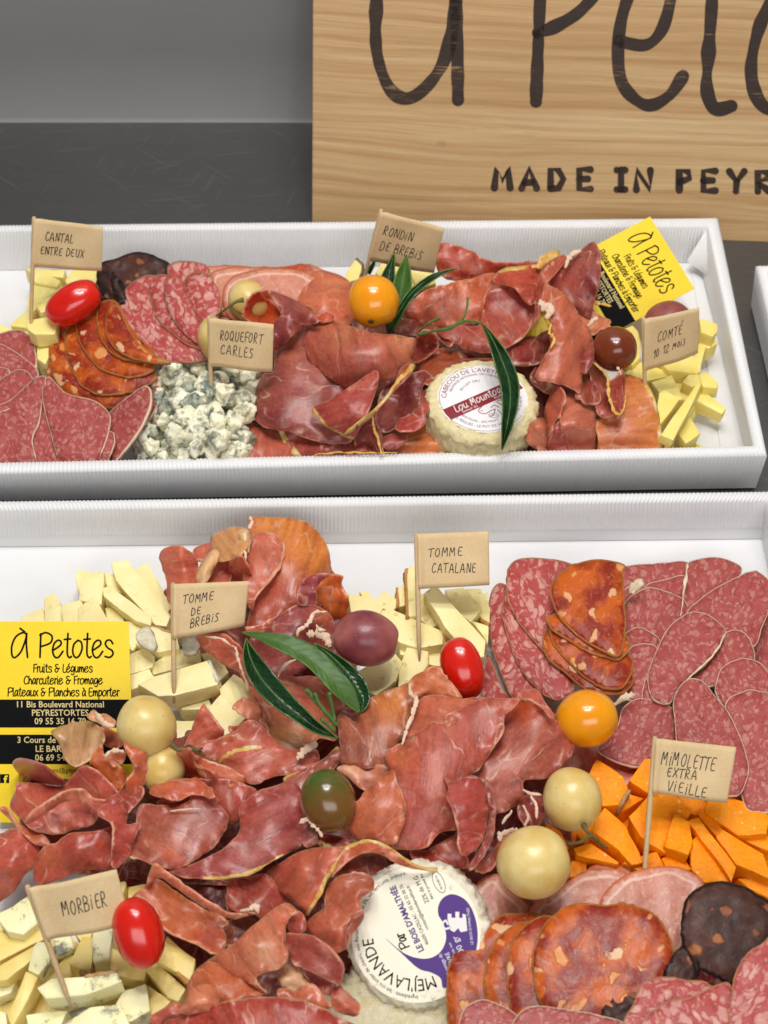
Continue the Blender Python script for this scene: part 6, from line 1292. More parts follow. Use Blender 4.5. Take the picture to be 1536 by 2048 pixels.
ham([(600, 1000), (700, 960), (850, 1000), (1000, 1000), (1160, 1090), (1175, 1180), (1110, 1260), (1120, 1380), (1020, 1370), (970, 1440), (900, 1512), (835, 1515), (720, 1420), (690, 1300), (660, 1190), (600, 1090)], HA, None, 'b2685a', 'broad', ctrl=[(620, 1020, 2.9), (1000, 1010, 3.2), (850, 1200, 3.6), (1160, 1150, 3.0), (860, 1500, 3.1), (700, 1300, 3.1), (1080, 1370, 2.8)], tones=[(830, 1430, 130, 'cda074'), (720, 1350, 80, 'd0966a'), (900, 1080, 120, 'a85c52')],
    fat=[(690, 1300), (720, 1420), (835, 1515), (900, 1500), (1030, 1380)], fatw=4, wr=.08, fixed='broad translucent ham slice lying under the two green leaves')
o = ham([(490, 1185), (560, 1120), (640, 1160), (680, 1260), (650, 1290), (560, 1240), (520, 1210)], HA, 3.4, SAL, 'frayed', jag=4, wr=.4)
ribbon('fat_rind', [(1000, 1395, 3.9), (930, 1440, 4.0), (880, 1490, 4.0)], 0.008, M['gfat'], HA, parent=o)
ham([(320, 1160), (350, 1200), (420, 1300), (440, 1340), (380, 1440), (260, 1460), (190, 1440), (240, 1330), (280, 1230)], HA, None, 'c06a62', 'small pink', ctrl=[(325, 1165, 3.6), (300, 1350, 3.0), (420, 1320, 3.2)], wr=.3)
ham([(470, 1300), (540, 1290), (600, 1220), (700, 1280), (705, 1400), (600, 1420), (540, 1390)], HA, 3.3, 'b95f54', 'folded', wr=.35)
ham([(150, 1440), (300, 1420), (470, 1350), (600, 1400), (760, 1430), (760, 1560), (400, 1620), (150, 1560)], HA, None, 'c27866', 'wide pale', ctrl=[(300, 1430, 3.1), (500, 1360, 3.7), (700, 1500, 3.1), (200, 1540, 2.9)], fat=[(440, 1490), (560, 1430), (700, 1400)], fatw=6, wr=.2)
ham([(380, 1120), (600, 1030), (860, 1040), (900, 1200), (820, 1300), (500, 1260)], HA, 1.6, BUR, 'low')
# left heap (HB)
ham([(75, 390), (90, 360), (150, 358), (260, 390), (330, 450), (375, 505), (220, 500), (150, 490), (110, 440)], HB, None, '94444c', 'pointed', ctrl=[(90, 370, 3.2), (200, 440, 2.6), (360, 500, 2.9)], wr=.2, fixed='pointed purplish ham tip lying over the big yellow card')
ham([(310, 190), (400, 150), (520, 122), (600, 168), (625, 240), (560, 340), (480, 390), (440, 402), (390, 350), (350, 250)], HB, None, 'b39c78', 'translucent beige', ctrl=[(320, 195, 3.5), (600, 180, 4.0), (450, 260, 3.6), (440, 395, 3.9)], wr=.2, tones=[(480, 330, 60, 'c4a184')], fixed='translucent greyish fat slice covering part of the big yellow card')
o = ham([(520, 100), (560, 60), (620, 80), (690, 110), (690, 150), (640, 165), (590, 140)], HB, 4.2, 'c69a78', 'pale frayed', jag=4, wr=.5)
ribbon('fat_rind', [(570, 70, 4.6), (600, 110, 4.7), (640, 150, 4.7), (690, 155, 4.6)], 0.005, M['gfat'], HB, parent=o)
ham([(600, 160), (700, 190), (760, 240), (700, 290), (620, 260)], HB, 3.0, '9a5030', 'brown')
ham([(540, 370), (600, 265), (640, 340), (750, 430), (735, 530), (690, 540), (590, 450)], HB, None, 'c06c3c', 'orange', ctrl=[(600, 280, 4.6), (700, 500, 3.6), (560, 400, 4.0)], wr=.2)
ham([(745, 290), (765, 200), (830, 205), (885, 235), (888, 330), (880, 480), (830, 550), (780, 570), (755, 490), (800, 420), (770, 340)], HB, None, 'be6a50', 'upright', ctrl=[(770, 210, 4.9), (880, 250, 4.7), (860, 480, 4.0), (790, 550, 3.6), (790, 330, 4.9)], fat=[(770, 330), (815, 370), (800, 440)], fatw=3, jag=3, fixed='upright orange-pink ham curl directly below the upper pale grape')
o = ham([(640, 340), (700, 300), (750, 320), (740, 380), (680, 400)], HB, 4.3, SAL, 'frayed', jag=5, wr=.5)
ribbon('fat_rind', [(630, 330, 4.8), (680, 305, 4.9), (740, 310, 4.9)], .004, M['gfat'], HB, parent=o)
ham([(105, 495), (240, 500), (375, 515), (480, 400), (560, 412), (640, 470), (698, 535), (700, 600), (600, 690), (560, 740), (420, 790), (320, 805), (200, 780), (130, 720), (60, 640), (90, 540)], HB, None, 'b05a54', 'wide', ctrl=[(110, 500, 3.0), (375, 515, 2.9), (500, 410, 4.0), (680, 560, 3.7), (80, 640, 2.9), (300, 650, 3.3), (350, 790, 2.8), (560, 700, 3.2)], tones=[(520, 480, 90, 'b55f58'), (200, 600, 80, 'b86456')], fat=[(60, 640), (130, 730), (230, 790), (320, 805)], fatw=3, wr=.12, fixed='wide ham slice folded over the lower corner of the big yellow card')
ham([(148, 742), (200, 660), (290, 600), (400, 545), (500, 538), (560, 590), (640, 600), (560, 640), (460, 610), (380, 615), (300, 665), (210, 725)], HB, None, 'c47c70', 'long narrow', ctrl=[(150, 740, 3.7), (300, 620, 4.3), (500, 550, 4.5), (620, 600, 4.3), (380, 610, 4.0), (220, 720, 3.7)], fat=[(150, 742), (250, 625), (400, 548), (500, 538)], fatw=3, wr=.1, fixed='long pale rolled ham fold across the wide slice at left')
ham([(0, 660), (40, 640), (120, 740), (260, 810), (300, 870), (200, 860), (80, 740)], HB, 2.9, 'bf7058', 'narrow', wr=.25)
ham([(-60, 840), (0, 800), (100, 775), (190, 850), (240, 900), (215, 1000), (150, 1050), (90, 1150), (20, 1200), (-60, 1220)], HB, None, 'b9625a', 'drooping', ctrl=[(0, 810, 2.9), (200, 870, 2.6), (60, 1000, 3.0), (40, 1190, 1.2)], wr=.2, fixed='drooping ham slice at the left edge between yellow card and morbier flag')
ham([(260, 880), (330, 860), (420, 800), (560, 790), (700, 760), (720, 900), (690, 1010), (500, 1030), (230, 1110), (205, 980)], HB, None, 'ac544c', 'folded', ctrl=[(420, 810, 3.4), (230, 1000, 2.6), (500, 900, 3.5), (680, 980, 2.8)], tones=[(300, 950, 80, 'bb6a54')], fat=[(320, 800), (480, 770), (640, 745)], fatw=3, wr=.15)
ham([(590, 690), (610, 640), (740, 590), (770, 680), (760, 745), (832, 740), (815, 830), (780, 925), (700, 1003), (668, 985), (672, 850), (670, 750)], HB, None, 'ae5453', 'triangular', ctrl=[(680, 740, 4.4), (670, 980, 3.7), (820, 750, 3.9), (740, 620, 3.9), (720, 850, 4.1)], fat=[(678, 740), (670, 860), (672, 985)], fatw=3, wr=.1, fixed='upright triangular ham fold with dark edge above the morbier flag')
ham([(600, 620), (680, 580), (760, 500), (850, 520), (860, 580), (800, 640), (740, 700), (640, 680)], HB, 3.6, BUR, 'crumpled', wr=.5, jag=3)
ham([(500, 570), (620, 600), (700, 560), (740, 600), (640, 660), (560, 650)], HB, 4.0, 'a24e50', 'narrow', wr=.3)
ham([(1045, 380), (1060, 310), (1140, 300), (1180, 400), (1280, 440), (1300, 520), (1130, 520), (1050, 480)], HB, None, 'b05850', 'folded', ctrl=[(1060, 320, 4.2), (1170, 420, 3.6), (1280, 500, 3.4)], wr=.2)
ham([(1150, 340), (1250, 365), (1400, 420), (1500, 490), (1420, 530), (1280, 520), (1200, 460)], HB, None, 'c06a4c', 'narrow', ctrl=[(1160, 350, 4.2), (1380, 420, 4.2), (1480, 500, 3.6), (1250, 500, 3.7)], fat=[(1150, 340), (1250, 365), (1400, 425), (1500, 490)], fatw=3, wr=.1)
ham([(1150, 300), (1380, 200), (1530, 120), (1700, 280), (1900, 300), (1880, 420), (1650, 460), (1500, 500), (1350, 400)], HB, None, 'b2605a', 'broad', ctrl=[(1200, 300, 3.3), (1600, 300, 3.9), (1850, 400, 3.3), (1450, 430, 3.7)], fat=[(1300, 380), (1400, 310), (1560, 280)], fatw=5, wr=.2)
# centre left (HC_)
ham([(-200, 620), (-130, 560), (40, 480), (100, 480), (160, 470), (285, 488), (400, 545), (330, 640), (290, 740), (190, 720), (60, 640), (-60, 660)], HC_, None, 'aa5350', 'ragged', ctrl=[(40, 490, 3.9), (280, 500, 3.9), (240, 700, 3.0), (-100, 600, 3.6)], jag=3, wr=.25)
ham([(-240, 560), (-200, 500), (-60, 480), (60, 480), (150, 560), (130, 590), (20, 570), (-60, 600), (-150, 590)], HC_, None, 'bb6452', 'ragged', ctrl=[(-200, 510, 4.0), (50, 490, 4.2), (130, 570, 4.3), (-80, 580, 4.3)], jag=4, wr=.25)
o = ham([(-310, 660), (-280, 620), (-140, 630), (-40, 620), (40, 560), (130, 600), (215, 670), (232, 730), (160, 870), (60, 940), (-80, 1010), (-200, 1000), (-290, 960), (-385, 935), (-340, 860), (-330, 740)], HC_, None, '9c5652', 'broad', ctrl=[(-300, 650, 3.5), (40, 570, 3.9), (225, 720, 3.6), (60, 940, 3.5), (-380, 930, 3.4), (-80, 1000, 3.6), (-100, 800, 3.9)], tones=[(-200, 800, 130, 'a8685c'), (120, 700, 90, '85444e'), (-120, 930, 70, 'b2553e')], fat=[(-385, 935), (-290, 985), (-210, 1003)], fatw=7, wr=.06, fixed='broad smooth purplish ham slice left of the green tomato, with yellow lower-left edge')
ribbon('fat_rind', [(60, 650, 4.15), (0, 655, 4.1), (-120, 660, 4.0)], .002, M['gfat'], HC_, parent=o)
ham([(550, 500), (610, 470), (680, 560), (700, 640), (720, 720), (770, 770), (745, 850), (620, 910), (500, 962), (400, 1030), (240, 1072), (60, 1075), (-80, 1050), (-130, 1010), (0, 985), (110, 940), (240, 860), (300, 760), (300, 640), (400, 555)], HC_, None, '944850', 'sweeping', ctrl=[(550, 505, 4.1), (700, 640, 3.9), (760, 800, 3.6), (400, 1025, 3.9), (60, 1070, 3.7), (-100, 1010, 3.4), (250, 850, 4.1), (500, 750, 4.3), (300, 660, 4.0)], tones=[(350, 680, 100, 'a24c4c'), (650, 800, 70, '804048')], fat=[(560, 945), (400, 1032), (240, 1072), (100, 1075)], fatw=9, wr=.06, fixed='sweeping dark ham slice with yellow fat lower edge left of the green tomato')
ham([(560, 470), (660, 420), (800, 350), (880, 280), (910, 320), (870, 410), (760, 480), (690, 560), (600, 520)], HC_, 3.5, 'a35e5a', 'flat', fat=[(560, 470), (700, 385), (880, 285)], fatw=5, wr=.15)
ham([(750, 820), (840, 800), (1000, 850), (1100, 860), (960, 930), (800, 890)], HC_, 3.7, '99403f', 'narrow', fat=[(760, 850), (860, 890), (950, 885)], fatw=5)
o = ham([(640, 780), (700, 720), (760, 780), (760, 860), (690, 880)], HC_, 3.9, '8c4a4c', 'small')
ribbon('fat_rind', [(660, 740, 4.5), (710, 725, 4.6), (760, 770, 4.6), (790, 820, 4.5)], .005, M['gfat'], HC_, parent=o)
# centre (HD)
ham([(110, 400), (165, 405), (215, 425), (250, 330), (350, 262), (450, 225), (530, 195), (580, 260), (540, 380), (500, 500), (440, 620), (395, 700), (150, 695), (120, 580)], HD, None, '9a5c4a', 'broad', ctrl=[(115, 410, 3.6), (250, 330, 3.7), (530, 200, 4.1), (150, 690, 3.6), (350, 450, 4.3), (480, 560, 4.0)], tones=[(450, 300, 130, 'cd8644'), (140, 600, 120, '8a5048')], jag=2.5, wr=.08, fixed='star-shaped brownish ham slice whose right half turns orange, beside the stems of the two leaves')
o = ham([(550, 180), (620, 130), (690, 95), (750, 160), (800, 210), (848, 290), (750, 300), (640, 290), (560, 300), (540, 240)], HD, None, 'c07858', 'pale frayed', ctrl=[(690, 100, 4.6), (840, 285, 4.4), (560, 230, 4.3)], jag=4, wr=.3)
ribbon('fat_rind', [(540, 200, 4.8), (550, 260, 4.9), (580, 300, 5.0), (560, 380, 5.0), (520, 480, 4.9), (490, 570, 4.8)], .0045, M['gfat'], HD, parent=o)
ham([(600, 290), (700, 270), (850, 290), (1000, 285), (1010, 330), (850, 420), (640, 530), (520, 580), (500, 520), (560, 400)], HD, None, 'ba6a58', 'folded', ctrl=[(620, 290, 4.4), (990, 300, 4.7), (520, 560, 4.5), (760, 380, 4.9)], fat=[(500, 560), (640, 490), (850, 380)], fatw=3, wr=.1)
ham([(100, 708), (200, 690), (400, 690), (420, 760), (300, 830), (260, 840), (180, 780)], HD, 3.7, SAL, 'flat', wr=.2, tones=[(180, 720, 60, 'd9a18c')])
ham([(390, 620), (470, 570), (700, 420), (850, 350), (980, 290), (1110, 290), (1200, 290), (1170, 340), (1110, 400), (1105, 480), (1050, 580), (960, 710), (900, 760), (860, 860), (840, 1060), (720, 1100), (620, 1190), (500, 1198), (430, 1170), (400, 1000), (430, 800)], HD, None, 'a9544e', 'large', ctrl=[(400, 620, 4.3), (980, 300, 5.0), (1190, 300, 5.2), (1100, 440, 4.9), (700, 600, 5.1), (920, 740, 4.7), (700, 900, 4.8), (500, 1180, 3.9), (720, 1090, 4.0), (500, 850, 4.6)],
    tones=[(480, 640, 90, 'bb6a4c'), (600, 1050, 120, 'a04a4c'), (980, 380, 120, 'a04c46')], fat=[(1105, 400), (1100, 480), (1000, 640), (930, 740)], fatw=3, wr=.05, fixed='largest ham slice in the middle, folding down over the heap right of the green tomato')
ham([(430, 725), (470, 800), (500, 880), (522, 960), (490, 1080), (440, 1168), (340, 1150), (225, 1130), (168, 1050), (190, 960), (240, 880), (320, 800)], HD, None, 'b86a52', 'flat', ctrl=[(430, 740, 5.0), (520, 960, 5.1), (170, 1050, 4.2), (440, 1160, 4.5), (330, 950, 5.0)], fat=[(435, 730), (480, 830), (520, 960), (440, 1165)], fatw=2.5, wr=.06, jag=2.5, fixed='flat ham flap with torn lower edge right beside the green tomato')
ham([(738, 762), (800, 785), (850, 770), (920, 750), (975, 790), (1008, 880), (1008, 1000), (970, 1150), (920, 1210), (860, 1235), (832, 1180), (825, 1080), (790, 960), (755, 880), (770, 830)], HD, None, 'a0484c', 'narrow', ctrl=[(745, 765, 5.2), (920, 755, 5.4), (1005, 900, 5.0), (900, 950, 5.6), (860, 1230, 4.7), (960, 1160, 4.6)], fat=[(755, 880), (790, 960), (825, 1080), (832, 1200)], fatw=3, wr=.05, fixed='narrow upright ham flap on top of the centre heap, near the twin pale grapes')
ham([(990, 780), (1040, 840), (1055, 980), (1030, 1150), (940, 1290), (890, 1310), (960, 1180), (1015, 1000)], HD, 4.4, '87404a', 'narrow', wr=.1)
ham([(1110, 400), (1140, 350), (1200, 300), (1280, 300), (1380, 390), (1480, 480), (1520, 580), (1470, 680), (1360, 770), (1230, 785), (1210, 900), (1060, 985), (1030, 860), (940, 760), (1010, 640), (1090, 500)], HD, None, '9a5450', 'broad', ctrl=[(1200, 310, 4.9), (1480, 490, 4.2), (1250, 600, 4.5), (1070, 970, 3.6), (960, 760, 4.3), (1360, 760, 3.9), (1130, 400, 4.2)], tones=[(1240, 360, 90, 'b0502c'), (1250, 640, 130, 'a3635c')], fat=[(1200, 295), (1290, 305), (1380, 390)], fatw=2.5, wr=.08, fixed='broad purplish ham slice between the centre heap and the lower yellow tomato')
ham([(1185, 265), (1240, 235), (1310, 240), (1350, 310), (1405, 390), (1390, 410), (1290, 320), (1210, 300)], HD, 5.0, 'b45e54', 'narrow', wr=.1)
o = ham([(1200, 900), (1290, 840), (1340, 900), (1330, 1040), (1240, 1070), (1190, 980)], HD, 3.2, '8e444a', 'crumpled', wr=.6, jag=3)
for pp in ([(1220, 840, 4.3), (1270, 860, 4.4), (1330, 870, 4.4)], [(1270, 870, 4.3), (1290, 940, 4.2), (1300, 1010, 4.1)], [(1150, 960, 3.9), (1120, 1010, 3.9), (1090, 1050, 3.8)], [(1215, 930, 3.9), (1250, 1000, 3.8), (1230, 1060, 3.7)]): ribbon('fat_rind', pp, .0032, M['gfat'], HD, parent=o)
o = ham([(1060, 1180), (1080, 1100), (1150, 1080), (1200, 1100), (1100, 1200), (1040, 1320), (960, 1330), (940, 1290)], HD, 3.0, 'b56460', 'crumpled', jag=4, wr=.4)
ribbon('fat_rind', [(1075, 1150, 3.9), (1085, 1110, 4.0), (1140, 1085, 4.0), (1190, 1085, 3.9)], .006, M['gfat'], HD, parent=o)
ham([(540, 1190), (640, 1200), (830, 1110), (880, 1240), (880, 1310), (700, 1310), (580, 1290)], HD, 3.3, '99423f', 'flat', wr=.15)
# arch with the yellow rind, in front of the heap
ham([(460, 1030), (540, 980), (620, 930), (720, 890), (830, 880), (950, 890), (900, 980), (850, 1050), (810, 1110), (780, 1190), (730, 1250), (705, 1295), (660, 1250), (580, 1180), (480, 1110)], HC_, None, 'b4604f', 'arching', ctrl=[(480, 1040, 3.2), (720, 895, 4.2), (940, 895, 4.4), (820, 1070, 4.3), (700, 1280, 3.6), (560, 1140, 3.4), (680, 1020, 4.6)], tones=[(560, 1000, 70, 'a84f48')], fat=[(950, 885), (860, 1010), (805, 1110), (735, 1230), (700, 1300)], fatw=6, wr=.06, fixed='arching salmon ham slice whose yellow rind curves down left of the lavender cheese')
o = ham([(930, 890), (1000, 850), (1100, 840), (1200, 880), (1290, 950), (1400, 1000), (1540, 1010), (1560, 1025), (1400, 1022), (1260, 990), (1150, 930), (1060, 915), (960, 960), (880, 1030), (850, 1060)], HC_, None, 'b06048', 'thin arching', ctrl=[(930, 900, 4.6), (1100, 845, 5.2), (1290, 960, 5.0), (1550, 1015, 4.0), (860, 1050, 4.5)], fat=[(940, 885), (1010, 852), (1100, 842), (1200, 880), (1290, 950), (1400, 1003), (1550, 1015)], fatw=6, roll=0, wr=.03, jag=1.2, fixed='thin ham edge with thick yellow rind arching over the lavender cheese')
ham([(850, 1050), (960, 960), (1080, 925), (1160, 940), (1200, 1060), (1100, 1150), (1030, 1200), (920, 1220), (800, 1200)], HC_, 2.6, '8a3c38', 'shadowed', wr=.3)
ham([(230, 1080), (340, 1060), (450, 1040), (520, 1110), (600, 1190), (590, 1290), (460, 1340), (400, 1290), (240, 1250)], HC_, None, 'a04c48', 'crumpled', ctrl=[(240, 1090, 3.1), (450, 1050, 3.3), (420, 1280, 3.3), (570, 1260, 2.7)], wr=.3)
# bottom (HE)
ham([(310, 275), (350, 272), (400, 310), (480, 370), (560, 430), (700, 515), (780, 560), (930, 560), (860, 590), (780, 592), (690, 560), (560, 480), (440, 400), (360, 345), (275, 400)], HE, None, 'cb8274', 'narrow pale', ctrl=[(320, 290, 4.3), (560, 440, 4.0), (920, 565, 3.6), (440, 390, 3.7), (790, 590, 3.5)], fat=[(275, 395), (340, 345), (440, 405), (560, 485), (690, 560), (790, 590)], fatw=2.5, wr=.08, fixed='pale rolled upper rim of the trough-shaped ham slice beside the lowest red tomato')
ham([(190, 470), (260, 400), (330, 345), (450, 420), (600, 520), (740, 580), (770, 620), (735, 650), (755, 700), (745, 770), (690, 805), (560, 740), (380, 650), (300, 520)], HE, None, 'be6e4a', 'trough-shaped', ctrl=[(250, 420, 3.4), (340, 350, 3.5), (500, 530, 2.8), (740, 620, 3.0), (690, 790, 3.3), (400, 650, 3.2)], tones=[(650, 700, 100, 'a8564a')], wr=.08, fat=[(190, 470), (300, 540), (380, 650), (560, 745), (690, 805)], fatw=3, fixed='orange-brown trough-shaped ham slice right of the lowest red tomato')
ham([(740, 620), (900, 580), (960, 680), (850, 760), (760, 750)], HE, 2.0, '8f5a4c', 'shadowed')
o = ham([(770, 380), (900, 350), (1010, 340), (1020, 400), (1000, 440), (940, 500), (940, 560), (780, 560)], HE, 3.0, '9c4440', 'ragged', wr=.3, jag=3)
ribbon('fat_rind', [(840, 550, 4.0), (900, 540, 4.2), (940, 520, 4.2), (950, 560, 4.1)], .005, M['gfat'], HE, parent=o)
ham([(640, 860), (760, 770), (880, 670), (1000, 560), (1080, 505), (1140, 500), (1180, 550), (1130, 600), (1115, 680), (1130, 800), (1100, 880), (1010, 910), (935, 940), (960, 1000), (1000, 1045), (860, 960)], HE, None, 'ba7460', 'cone-shaped', ctrl=[(650, 855, 3.5), (1110, 510, 4.5), (1000, 600, 4.7), (950, 750, 5.1), (1120, 800, 4.8), (960, 930, 4.6), (800, 870, 4.3)], tones=[(980, 800, 80, 'c09078'), (1100, 600, 60, 'c06a58')], wr=.06, jag=2.6, fixed='cone-shaped pale ham fold rising at the bottom centre')
ham([(1130, 580), (1160, 540), (1220, 560), (1240, 650), (1180, 690), (1130, 660)], HE, 4.0, 'a5504c', 'small curled', wr=.2)
ham([(1230, 650), (1250, 600), (1330, 540), (1390, 490), (1440, 520), (1530, 510), (1500, 590), (1485, 700), (1475, 780), (1400, 800), (1300, 730)], HE, None, 'b9695a', 'folded', ctrl=[(1250, 610, 3.7), (1390, 500, 4.3), (1510, 530, 4.3), (1400, 780, 4.0), (1380, 640, 4.6)], wr=.1, jag=2.5)
ham([(1112, 690), (1180, 680), (1260, 690), (1340, 730), (1410, 800), (1462, 880), (1455, 960), (1420, 985), (1320, 940), (1220, 890), (1150, 850)], HE, None, '9a5456', 'purplish', ctrl=[(1120, 700, 4.3), (1300, 760, 5.0), (1450, 920, 4.4), (1180, 850, 4.4)], fat=[(1150, 850), (1230, 900), (1330, 945), (1420, 985)], fatw=4, wr=.1)
ham([(545, 940), (600, 880), (650, 850), (760, 880), (880, 960), (990, 1045), (850, 1085), (720, 1115), (600, 1110), (520, 1060)], HE, None, 'bd6e4c', 'orange', ctrl=[(620, 870, 3.7), (980, 1040, 4.0), (700, 1000, 4.2), (540, 1060, 3.6)], wr=.12)
ham([(515, 1070), (530, 1010), (600, 985), (670, 990), (712, 1050), (700, 1130), (560, 1165), (480, 1150)], HE, None, 'cc8672', 'rounded', ctrl=[(620, 1060, 4.9)], roll=.4, wr=.1)
o = ham([(1100, 880), (1180, 870), (1230, 940), (1260, 1000), (1190, 1030), (1110, 1010), (1070, 960)], HE, 4.1, 'e3c4ae', 'creamy white fatty', wr=.5, jag=2.5, roll=.3)
ham([(1070, 1010), (1180, 1020), (1270, 980), (1340, 1050), (1380, 1130), (1200, 1110), (1080, 1070)], HE, 4.0, 'c87c68', 'pink', wr=.25)
ham([(1210, 880), (1320, 940), (1420, 990), (1400, 1060), (1340, 1040), (1250, 960)], HE, 3.6, '8f4446', 'narrow', wr=.2)
ham([(1385, 1100), (1400, 1010), (1440, 990), (1500, 1050), (1560, 1110), (1540, 1180), (1440, 1160)], HE, 4.0, 'b8665c', 'rounded', roll=.3, wr=.15)
ham([(380, 1230), (460, 1190), (600, 1140), (750, 1090), (900, 1065), (1080, 1060), (1220, 1085), (1340, 1130), (1450, 1190), (1560, 1260), (1560, 1420), (380, 1420)], HE, None, '9a3e3a', 'wide', ctrl=[(400, 1240, 3.9), (950, 1070, 4.9), (1450, 1200, 4.4), (900, 1250, 5.1), (900, 1400, 4.7)], fat=[(750, 1088), (900, 1062), (1080, 1058), (1220, 1083), (1350, 1135), (1470, 1200)], fatw=4, wr=.08, fixed='wide dark red ham slice with pale rim along the bottom edge of the photo')
ham([(300, 1180), (380, 1130), (450, 1090), (490, 1120), (470, 1170), (400, 1200), (330, 1240)], HE, 3.4, 'b05a52', 'narrow', wr=.2)

ham([(660, 1765), (700, 1745), (742, 1752), (748, 1775), (722, 1800), (728, 1835), (704, 1870), (690, 1900), (660, 1870), (650, 1810)], PX, None, 'a2604e', 'ragged', ctrl=[(670, 1780, 4.2), (735, 1765, 4.5), (712, 1830, 4.4), (690, 1890, 4.0)], wr=.3, jag=3)
# ---------------------------------------------------------------- tomatoes and grapes
def fr(name, cx, cy, ra, rb, rot, h, mat, label, cat, grp, **kw):
    o = fruit(name, cx, cy, ra, rb, rot, h, M[mat], **kw); tag(o, label, cat, grp); return o
TG, GG = 'cherry tomatoes', 'grapes'
fr('cherry_tomato', 147, 607, 60, 38, 33, 3.3, 'tom_red', 'oval red cherry tomato under the cantal flag in the upper tray', 'cherry tomato', TG, sup=2.25)
fr('cherry_tomato', 747, 603, 54, 51.5, -70, 5.2, 'tom_yel', 'yellow cherry tomato in front of the rondin flag in the upper tray', 'cherry tomato', TG, scar=(742, 643))
fr('cherry_tomato', 1230, 698, 45, 45, 0, 4.2, 'tom_brown', 'dark brown-red cherry tomato left of the comte flag', 'cherry tomato', TG)
fr('cherry_tomato', 924, 1338, 64, 43, -76, 3.6, 'tom_red', 'oval red cherry tomato between tomme catalane cheese and salami', 'cherry tomato', TG, sup=2.2)
fr('cherry_tomato', 1174, 1437, 63, 57, 12, 4.1, 'tom_yel', 'yellow cherry tomato beside the salami slices in the lower tray', 'cherry tomato', TG)
fr('cherry_tomato', 657, 1602, 65, 55, -68, 4.7, 'tom_green', 'green-brown cherry tomato in the middle of the ham in the lower tray', 'cherry tomato', TG)
fr('cherry_tomato', 277, 1866, 72, 48, -72, 4.4, 'tom_red', 'oval red cherry tomato beside the morbier flag', 'cherry tomato', TG, sup=2.2)
fr('grape', 497, 602, 40, 43, 30, 3.9, 'grape_white', 'pale green grape half covered by a ham curl in the upper tray', 'grape', GG)
fr('grape', 428, 678, 32, 45, 10, 3.6, 'grape_white', 'pale green grape peeping out behind the roquefort flag', 'grape', GG)
fr('grape', 1337, 652, 52, 50, 10, 3.3, 'grape_red', 'dark purple grape behind the comte flag', 'grape', GG)
fr('grape', 732, 1277, 68, 56, -10, 4.4, 'grape_red', 'large purple-red grape beside the two green leaves in the lower tray', 'grape', GG)
fr('grape', 293, 1452, 62, 58, -60, 4.7, 'grape_white', 'pale green grape at the corner of the big yellow card', 'grape', GG)
fr('grape', 325, 1538, 50, 44, -80, 3.6, 'grape_white', 'pale grape mostly hidden under the ham below the other grape', 'grape', GG)
g1 = fr('grape', 1145, 1599, 64, 59, -80, 4.2, 'grape_white', 'upper of the two pale green grapes on a shared stalk beside the mimolette', 'grape', GG)
g2 = fr('grape', 1068, 1725, 75, 71, 15, 4.7, 'grape_white', 'lower and larger of the two pale green grapes beside the mimolette', 'grape', GG)
o = twig('grape_stalk', [(1136, 1690, 4.2), (1160, 1685, 4.7), (1180, 1672, 4.9), (1205, 1690, 4.3), (1214, 1696, 4.0)], [.0009, .0006, .0008, .0006, .0005], M['stalk']); twig('side_stalk', [(1180, 1674, 4.9), (1174, 1660, 4.9), (1168, 1650, 4.7)], [.0007, .0008, .0013], M['stalk'], parent=o); tag(o, 'brown stalk joining the two pale green grapes', 'grape stalk')
o = twig('grape_stalk', [(345, 1490, 4.9), (358, 1500, 5.0), (380, 1492, 4.9), (400, 1505, 4.6), (412, 1510, 4.4)], [.0013, .0006, .0005, .0007, .0004], M['stalk']); twig('side_stalk', [(380, 1492, 4.9), (392, 1500, 4.9), (405, 1496, 4.7)], [.0005, .0007, .0004], M['stalk'], parent=o); tag(o, 'dry brown grape stalk right of the upper pale grape', 'grape stalk')
o = twig('grape_stalk', [(432, 632, 5.0), (452, 618, 5.6), (472, 604, 5.9), (487, 600, 5.9)], [.0004, .0006, .0008, .0013], M['stalk']); twig('side_stalk', [(462, 612, 5.7), (474, 622, 5.7), (485, 628, 5.5)], [.0005, .0005, .0004], M['stalk'], parent=o); tag(o, 'thin green-brown stalk on the half covered grape in the upper tray', 'grape stalk')

# ---------------------------------------------------------------- leaves and green stems
def lf(*a, label='', grp='long green leaves', **kw):
    o = leaf('leaf', *a, **kw); tag(o, label, 'leaf', grp); return o
lf([(905, 560, 2.5, 20, 20), (895, 400, 3.2, 48, 40), (890, 250, 4.0, 50, 40), (915, 120, 4.4, 14, 14), (930, 60, 4.4, 1, 1)], M['leaf'], ZB, label='dark leaf behind the yellow tomato under the rondin flag')
lf([(890, 560, 2.8, 10, 10), (930, 460, 3.6, 40, 38), (965, 330, 4.3, 62, 58), (985, 200, 4.8, 44, 42), (1000, 90, 4.8, 2, 2)], M['leaf_under'], ZB, label='lighter green leaf showing its underside right of the upper yellow tomato')
lf([(895, 565, 3.3, 4, 4), (950, 440, 4.6, 16, 22), (1020, 330, 5.2, 20, 26), (1110, 250, 5.5, 18, 24), (1200, 200, 5.6, 12, 16), (1300, 172, 5.6, 1, 1)], M['leaf'], ZB, label='narrow curved leaf sweeping up right from the yellow tomato')
lf([(772, 205, 3.6, 6, 8), (790, 160, 4.2, 12, 14), (815, 115, 4.5, 3, 3)], M['leaf'], ZB, mid=False, label='small leaf tip beside the rondin flag stick')
lf([(488, 556, 4.9, 3, 3), (545, 640, 5.2, 20, 24), (610, 780, 5.0, 52, 48), (655, 920, 4.8, 58, 54), (660, 1050, 4.6, 48, 46), (640, 1180, 4.3, 32, 30), (612, 1318, 3.2, 2, 2)], M['leaf'], ZC, fold=0.35, label='long glossy dark leaf hanging over the cabecou cheese')
